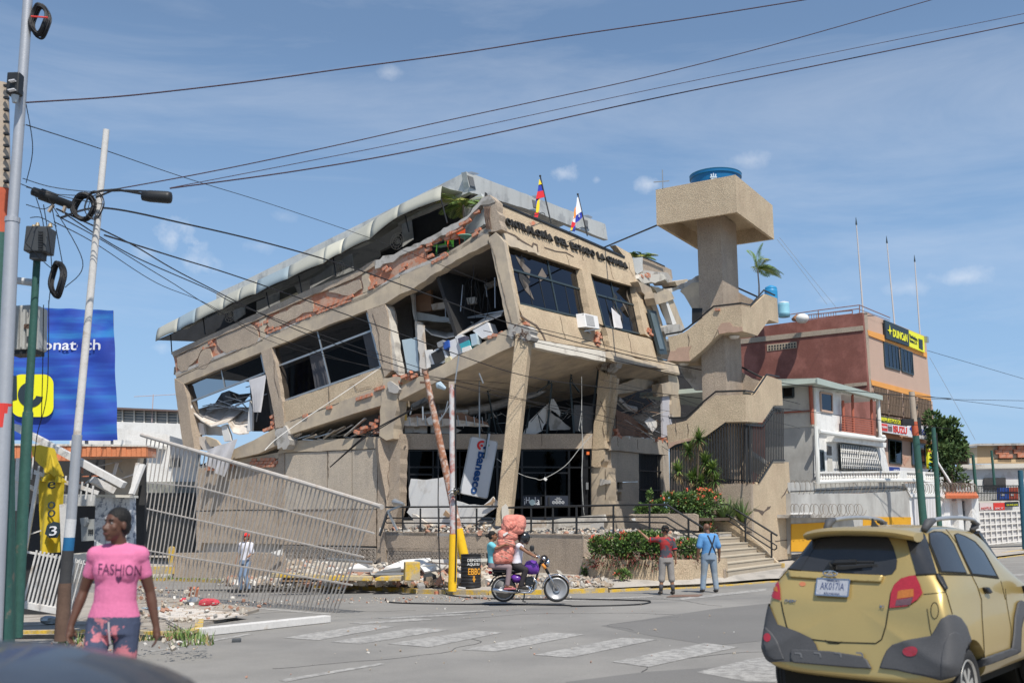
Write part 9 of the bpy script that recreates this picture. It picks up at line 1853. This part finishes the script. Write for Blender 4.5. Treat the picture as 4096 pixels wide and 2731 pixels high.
SEC=[(-1.7,0.4,0.632,0.69,0.632,0.95,0.394,1.465,1),(-1.695,0.36,0.722,0.79,0.722,0.97,0.469,1.51,1),(-1.64,0.33,0.775,0.823,0.764,0.985,0.521,1.545,1),(-1.5,0.31,0.784,0.826,0.768,0.99,0.54,1.565,0.96),(-1.2,0.28,0.784,0.836,0.784,0.99,0.554,1.58,0.62),(-0.8,0.28,0.784,0.836,0.789,0.985,0.563,1.59,0.2),(-0.3,0.28,0.784,0.836,0.789,0.975,0.568,1.595,0),(0.15,0.28,0.784,0.836,0.789,0.965,0.563,1.58,0),(0.5,0.28,0.784,0.836,0.784,0.955,0.534,1.495,0),(0.8,0.28,0.784,0.836,0.779,0.94,0.507,1.315,0),(1.05,0.28,0.784,0.836,0.768,0.92,0.53,1.07,0),(1.2,0.29,0.784,0.836,0.752,0.88,0.51,0.98,0),(1.5,0.3,0.773,0.815,0.721,0.82,0.459,0.9,0),(1.7,0.32,0.711,0.752,0.648,0.74,0.408,0.8,0),(1.78,0.36,0.575,0.627,0.522,0.64,0.357,0.68,0)]
rings=[prof(*s_) for s_ in SEC]
body=cob('body',MB().loft(rings),PAINTG,smooth=True); sb=body.modifiers.new('s','SUBSURF'); sb.levels=3; sb.render_levels=3
cuts=[]
for y in (-1.23,1.11):
    c=MB().lathe([(0,-1.2),(.365,-1.2),(.365,1.2),(0,1.2)],(0,y,.31),'X',40); o=cob('cut',c,None); o.parent=None; o.matrix_world=body.matrix_local; cuts.append(o)
    b=body.modifiers.new('b','BOOLEAN'); b.object=o; b.operation='DIFFERENCE'; b.solver='EXACT'
body.parent=None
bake(body); body.parent=car
for o in cuts: bpy.data.objects.remove(o)
[setattr(p,'use_smooth',True) for p in body.data.polygons]; 
try: body.data.set_sharp_from_angle(angle=R(40))
except Exception: pass
CB_=BVHTree.FromPolygons([v.co.copy() for v in body.data.vertices],[tuple(p.vertices) for p in body.data.polygons])
ro=CI@CAM
def cpt(x,y,o=0,vw='N',strict=0):
    p=q(vw,x,y)[0]; d=(CI.to_3x3()@rayd(*p)).normalized(); h_=CB_.ray_cast(ro,d)
    if h_[0] is None:
        if strict: return None
        h_=CB_.find_nearest(ro+d*9.3); n=h_[1]; return h_[0]+n*o
    n=h_[1]; n=n if n.dot(d)<0 else -n
    return h_[0]+n*o
def decal(n,c,m,o=.006,par=None,mir=False,cell=20,th=0,**k):
    bm=bmesh.new(); vs=[bm.verts.new((c[i],c[i+1],0)) for i in range(0,len(c),2)]; bm.faces.new(vs); bmesh.ops.triangulate(bm,faces=bm.faces)
    for _ in range(4):
        es=[e for e in bm.edges if e.calc_length()>cell]
        if not es: break
        bmesh.ops.subdivide_edges(bm,edges=es,cuts=1); bmesh.ops.triangulate(bm,faces=bm.faces)
    bm.verts.index_update(); mb=MB(); mb.v=[cpt(v.co.x,v.co.y,o,strict=1) for v in bm.verts]; mb.f=[tuple(v.index for v in f.verts) for f in bm.faces]; bm.free(); mb.f=[f for f in mb.f if all(mb.v[i] is not None for i in f)]; us={i:k for k,i in enumerate(sorted({i for f in mb.f for i in f}))}; mb.v=[mb.v[i] for i in us]; mb.f=[tuple(us[i] for i in f) for f in mb.f]
    if mir:
        m2=MB(); m2.v=[V((-p.x,p.y,p.z)) for p in mb.v]; m2.f=[f[::-1] for f in mb.f]; cob(n,m2,m,par,smooth=True)
    o_=cob(n,mb,m,par,smooth=True)
    if th: s_=o_.modifiers.new('s','SOLIDIFY'); s_.thickness=th; s_.offset=0
    return o_
def seam(c,r=.004,o=.002,m=SEAM,mir=False):
    P=[]
    for i in range(0,len(c)-2,2):
        for k in range(5): P.append(cpt(c[i]+(c[i+2]-c[i])*k/5,c[i+1]+(c[i+3]-c[i+1])*k/5,o))
    P.append(cpt(c[-2],c[-1],o)); cob('panel_gap',MB().tube(P,r,5),m)
    if mir: cob('panel_gap',MB().tube([V((-p.x,p.y,p.z)) for p in P],r,5),m)
def ell(cx,cy,rx,ry,n=24): return [f(2*PI*i/n) for i in range(n) for f in (lambda a:cx+rx*math.cos(a),lambda a:cy+ry*math.sin(a))]
rwn=decal('rear_window',(270,560,300,480,345,400,400,300,440,272,700,278,1000,290,1150,300,1195,330,1230,400,1265,520,1255,590,1220,635,1150,645,800,625,400,600,290,595),CGL,.004,cell=40)
DGL=mat('defrost_print',(.05,.055,.06),.1,2,10,.1,0,rough=.08)
sw_=[decal('side_window',c,CGL,.007,mir=True) for c in ((1335,318,1485,285,1500,300,1600,630,1430,635),(1540,290,1580,275,1640,280,1690,310,1740,380,1850,620,1640,610,1590,480,1545,370),(1757,300,1780,292,1840,315,1920,360,2000,450,2060,560,2110,650,1905,630,1850,520,1790,390))]
for c in ((1530,285,1578,265,1645,270,1700,300,1750,378,1862,630,1628,622,1578,485,1532,370),(1747,295,1778,282,1845,305,1930,352,2010,440,2075,555,2135,670,1895,642,1838,520,1778,390)): decal('window_trim',c,SEAM,.004,mir=True)
TLM=mat('lens_red',(.36,.02,.03),.1,8,60,.15,.1,rough=.12,spec=.6,coat=.6); AMB=mat('lens_amber',(.42,.14,.03),.1,8,60,.15,.1,rough=.15,coat=.5); SMK=mat('lens_smoke',(.13,.07,.08),.1,8,60,.15,.1,rough=.15,coat=.5)
tl_=decal('tail_light',(1425,648,1460,720,1485,800,1440,855,1350,910,1200,925,1215,800,1240,730,1300,675,1370,652),TLM,.012); decal('lens',(1275,785,1300,775,1410,765,1410,830,1265,850),AMB,.014,tl_); decal('lens',(1260,860,1405,836,1385,898,1252,908),SMK,.014,tl_)
t2_=decal('tail_light',(218,608,244,660,262,760,268,858,205,842,178,800,176,740,194,650),TLM,.012); decal('lens',(212,740,240,745,245,790,212,778),AMB,.014,t2_)
decal('tailgate_bar',(330,612,700,632,1150,652,1128,706,700,686,345,662),PAINTG,.014,th=.022)
for c in ((1120,1440,1150,1350,1180,1290,1230,1240,1320,1210,1560,1165,1600,1100,1640,1020,1690,985,1740,985,1790,1010,1840,1080,1880,1200,1905,1385,1868,1465,1850,1350,1822,1230,1785,1150,1740,1125,1700,1150,1668,1230,1645,1350,1630,1530,1400,1490,1250,1455),(1870,1390,2235,1265,2275,1275,2275,1310,1870,1465),(2235,1265,2250,1150,2260,1000,2285,880,2310,858,2350,880,2420,960,2400,1000,2330,1010,2312,1100,2305,1290,2275,1310,2270,1275)): decal('cladding',c,CLAD,.014,mir=True,th=.015)
decal('cladding',(358,1290,380,1278,700,1298,960,1338,1010,1368,1050,1445,900,1437,380,1392,358,1360),CLAD,.016,th=.02); decal('cladding',(125,1080,150,1095,200,1150,240,1210,270,1290,300,1365,215,1370,140,1330,128,1250),CLAD,.012,th=.01)
SKP=mat('skid_plate',(.14,.14,.142),.08,3,60,.08,.1,rough=.5)
for x in (395,560,735,920): decal('cladding_rib',(x,1305,x+50,1309,x+62,1322,x+66,1352,x+52,1352,x+48,1330,x+38,1322,x,1318),SKP,.03)
decal('fog_recess',ell(1345,1320,108,50),SKP,.018); decal('fog_light',ell(1385,1298,64,42),TLM,.026); decal('fog_light',ell(158,1180,28,38),TLM,.02)
seam((268,868,285,960,315,1080,345,1130,400,1165,520,1190,640,1205,780,1218,1080,1226,1130,1192,1165,1080,1188,935),.005); seam((645,1200,680,1222,760,1226,790,1212),.006); seam((1190,930,1210,800,1240,728,1300,673,1425,645),.006)
seam((1492,292,1540,400,1615,600,1640,700,1690,820,1735,978),.004,mir=True); seam((1682,250,1780,380,1880,600,1950,740,1985,850,1990,1000,2003,1200,2012,1362),.004,mir=True); seam((1425,640,1640,634,1900,640,2130,668),.008,mir=True); seam((1490,806,1670,790),.003); seam((2150,690,2190,850),.003); seam((2235,1265,2240,1100,2200,870,2190,760),.003,mir=True)
c=ell(1585,945,33,70); seam(tuple(c)+tuple(c[:2]),.003); seam((1520,930,1545,1100,1562,1170),.003)
decal('door_handle',(1590,640,1640,668,1682,765,1668,780,1632,722,1600,670),BLKM,.015,th=.02,mir=True); decal('door_handle',(1988,748,2020,753,2048,790,2032,802,2003,782),BLKM,.02,th=.03,mir=True)
# number plate, badge, lettering
a=cpt(572,822,.02); b=cpt(850,838,.02); tp_=cpt(584,682,.02); ex_=(b-a).normalized(); ey_=(tp_-a); ey_=(ey_-ex_*ey_.dot(ex_)).normalized(); ez_=ex_.cross(ey_); Wp,Hp=(b-a).length,(tp_-a).length
plt=cob('number_plate',MB().prism([a,b,b+ey_*Hp,a+ey_*Hp],ez_*.012),mat('plate_metal',(.40,.41,.44),.1,30,60,.1,.1,rough=.4,metal=.3),bev=.004)
PLB=mat('plate_blue',(.06,.08,.16),0,1,1,0,0)
for s_,x0,y0,w_,h_ in (('AK017IA',.12,.34,.74,.44),('VENEZUELA',.30,.84,.4,.09),('BOLIVARIANA',.26,.06,.48,.12)): cob('lettering',textbox(s_,a+ex_*Wp*x0+ey_*Hp*y0+ez_*.013,ex_,ey_,ez_,W=Wp*w_,H=Hp*h_,ext=.002),PLB,plt)
fr_=MB(); 
for p0,p1 in ((a,b),(b,b+ey_*Hp),(b+ey_*Hp,a+ey_*Hp),(a+ey_*Hp,a)): fr_.bar(p0+ez_*.012,p1+ez_*.012,.012,.008,up=ez_)
cob('plate_frame',fr_,CHR,plt)
c=cpt(705,652,.06); bdg=cob('badge',MB().tube([c+ex_*math.cos(t)*.062+ey_*math.sin(t)*.024 for t in [2*PI*i/24 for i in range(25)]],.006,6).bar(c-ex_*.035-ey_*.015,c+ey_*.022,.010).bar(c+ex_*.035-ey_*.015,c+ey_*.022,.010).bar(c-ex_*.022,c+ex_*.022,.007),CHR)
for s_,x0,y0,x1,y1,h_ in (('CHERY',300,872,400,880,.026),('X1',1114,924,1154,928,.026)): a_=cpt(x0,y0,.01); b_=cpt(x1,y1,.01); cob('lettering',textbox(s_,a_,(b_-a_).normalized(),ey_,ez_,W=(b_-a_).length,H=h_,ext=.003,off=.015),CHR)
decal('sticker',ell(452,718,28,20,12),mat('sticker_red',(.45,.16,.08),0,1,1,0,0),.004)
wp=[cpt(705,562,.05),cpt(800,566,.06),cpt(940,552,.05),cpt(1080,547,.04)]; cob('wiper',MB().tube(wp,.013,6).tube([cpt(700,560,.03),cpt(760,562,.07),cpt(940,556,.07)],.022,8),BLKM); cob('wiper_cover',MB().tube([cpt(690,600,.0),cpt(725,570,.05)],[.05,.03],10),BLKM)
# spoiler, rails, fin, lamp slot
L_=[]
for i in range(17):
    t=i/16; x=(t-.5)*.98; e=1-abs(2*t-1)**4*.35; y=-1.34-.14*e; z=1.535-.03*abs(2*t-1)**3*1.5
    L_.append([V((x,y+.22,z+.045)),V((x,y+.05,z+.04)),V((x,y-.02,z+.012)),V((x,y,z-.02)),V((x,y+.06,z-.035)),V((x,y+.22,z-.03))])
cob('spoiler',MB().loft(L_),PAINTG,smooth=True,ang=60)
cob('washer_nozzle',MB().ball(cpt(783,253,.01),.012),BLKM)
for s_ in (-1,1):
    P=[V((s_*x,y,z)) for x,y,z in ((.45,-.98,1.59),(.455,-.9,1.625),(.46,-.6,1.65),(.465,-.1,1.655),(.46,.3,1.635),(.45,.42,1.59),(.445,.46,1.56))]; rr_=cob('roof_rail',MB().tube(spline(P,5),.019,8),STEEL,smooth=True)
    for y,z in ((-.95,1.60),(.40,1.585)): cob('rail_foot',MB().tube([V((s_*.445,y-.10,z-.05)),V((s_*.455,y,z+.015)),V((s_*.46,y+.12*(1 if y<0 else -1),z+.035))],[.03,.04,.024],8),CLAD,rr_,smooth=True)
    mi=cob('side_mirror',MB().ball(V((s_*.93,.58,1.06)),(.125,.075,.095),18,10),BLKM,smooth=True); cob('mirror_arm',MB().tube([V((s_*.76,.62,.97)),V((s_*.88,.6,1.0))],.035,8),BLKM,mi)
cob('roof_fin',MB().prism([V((-.004,-1.1,1.57)),V((-.004,-.93,1.57)),V((-.004,-1.07,1.65))],V((.012,0,0))),BLKM)
# wheels
TYC=mat('car_tyre',(.03,.03,.031),.15,10,50,.15,.3,60,rough=.9); ALW=mat('car_alloy',(.50,.48,.44),.08,6,40,.08,0,rough=.35,metal=.5)
def wheel(x,y,s_):
    c=V((x,y,.302)); w_=cob('wheel',MB().lathe([(.20,-.07),(.22,-.085),(.27,-.092),(.292,-.08),(.302,-.055),(.304,0),(.302,.055),(.292,.08),(.27,.092),(.22,.085),(.20,.07)],c,'X',48),TYC,smooth=True)
    cob('rim',MB().lathe([(.165,-.05*s_),(.188,.06*s_),(.206,.088*s_),(.212,.08*s_),(.2,-.07*s_),(.165,-.06*s_)],c,'X',48),ALW,w_,smooth=True)
    cob('brake',MB().lathe([(0,-.02),(.17,-.02),(.17,-.01),(0,-.01)],c+V((.01*s_,0,0)),'X',24),SEAM,w_)
    for k in range(7):
        a=2*PI*k/7+.2; d=V((0,math.cos(a),math.sin(a))); e=V((0,-math.sin(a),math.cos(a))); o_=V((s_*.075,0,0))
        cob('spoke',MB().prism([c+o_+d*.03-e*.014,c+o_+d*.03+e*.014,c+o_*.95+d*.12+e*.030,c+o_*.9+d*.197+e*.036,c+o_*.9+d*.197-e*.036,c+o_*.95+d*.12-e*.030],V((-s_*.03,0,0))),ALW,w_,bev=.004)
    cob('hub_cap',MB().lathe([(.0,.085*s_),(.035,.08*s_),(.04,.05*s_),(.0,.05*s_)],c,'X',16),ALW,w_)
    for j in (-.05,-.02,.02,.05): cob('tread_groove',MB().lathe([(.299,j-.004),(.3055,j-.004),(.3055,j+.004),(.299,j+.004)],c,'X',48),SEAM,w_)
for x,s_ in ((.70,1),(-.70,-1)):
    for y in (-1.23,1.11): wheel(x,y,s_)
cob('underbody',MB().box((0,0,.30),(1.3,3.2,.14)),SEAM); 
for y in (-1.23,1.11): cob('wheel_liner',MB().lathe([(.36,-.60),(.36,.60)],(0,y,.31),'X',30),SEAM)
cob('exhaust_box',MB().tube([V((-.15,-1.5,.27)),V((.35,-1.5,.27))],.09,12),mat('rust_exhaust',(.16,.09,.06),.3,6,30,.2,.2)); cob('axle_beam',MB().tube([V((-.6,-1.23,.28)),V((.6,-1.23,.28))],.05,8),SEAM)
cob('windscreen',MB().prism([V((-.55,.98,1.04)),V((.55,.98,1.04)),V((.47,.42,1.5)),V((-.47,.42,1.5))],V((0,.03,.03))),CGL)
for s_ in (-1,1): cob('headlight',MB().ball(V((s_*.58,1.66,.72)),(.14,.08,.09)),GLASS,smooth=True)
# dark car roof close to the camera, lower left corner
nc=thing('near_car','dark blue car bonnet very close to the camera, blurred at the lower left corner','car',V((-2.1,2.1,-.0)))
prc=[(0,2560),(120,2565),(300,2590),(450,2628),(570,2665),(680,2715),(760,2775),(800,2850)]; L_=[]
NB=mat('near_car_paint',(.04,.043,.052),.3,1.2,20,.1,0,rough=.4,spec=.4,coat=.2)
cx=[at(u,v,2.5) for u,v in prc]; x0=cx[0].x
prx=[(p.x,p.z) for p in cx]; prx=[(2*prx[0][0]-x,z) for x,z in prx[:0:-1]]+prx
for y,sc_,dz in ((1.2,.9,-.12),(1.45,.97,-.04),(2.0,1,.0),(2.5,1,0),(2.7,.97,-.03),(2.85,.8,-.12),(2.9,.5,-.3)): L_.append([V((prx[0][0]*.5+prx[-1][0]*.5+(x-(prx[0][0]+prx[-1][0])/2)*sc_,y,z+dz)) for x,z in prx]+[V((prx[-1][0],y,.25)),V((prx[0][0],y,.25))])
ob('bonnet',MB().loft(L_),NB,nc,smooth=True,ang=50)
for s_ in (.25,-.25): ob('tyre',MB().lathe([(.2,-.09),(.3,-.08),(.3,.08),(.2,.09)],(prx[-1][0] if s_>0 else prx[0][0],2.3,.28),'X',24),TYC,nc)
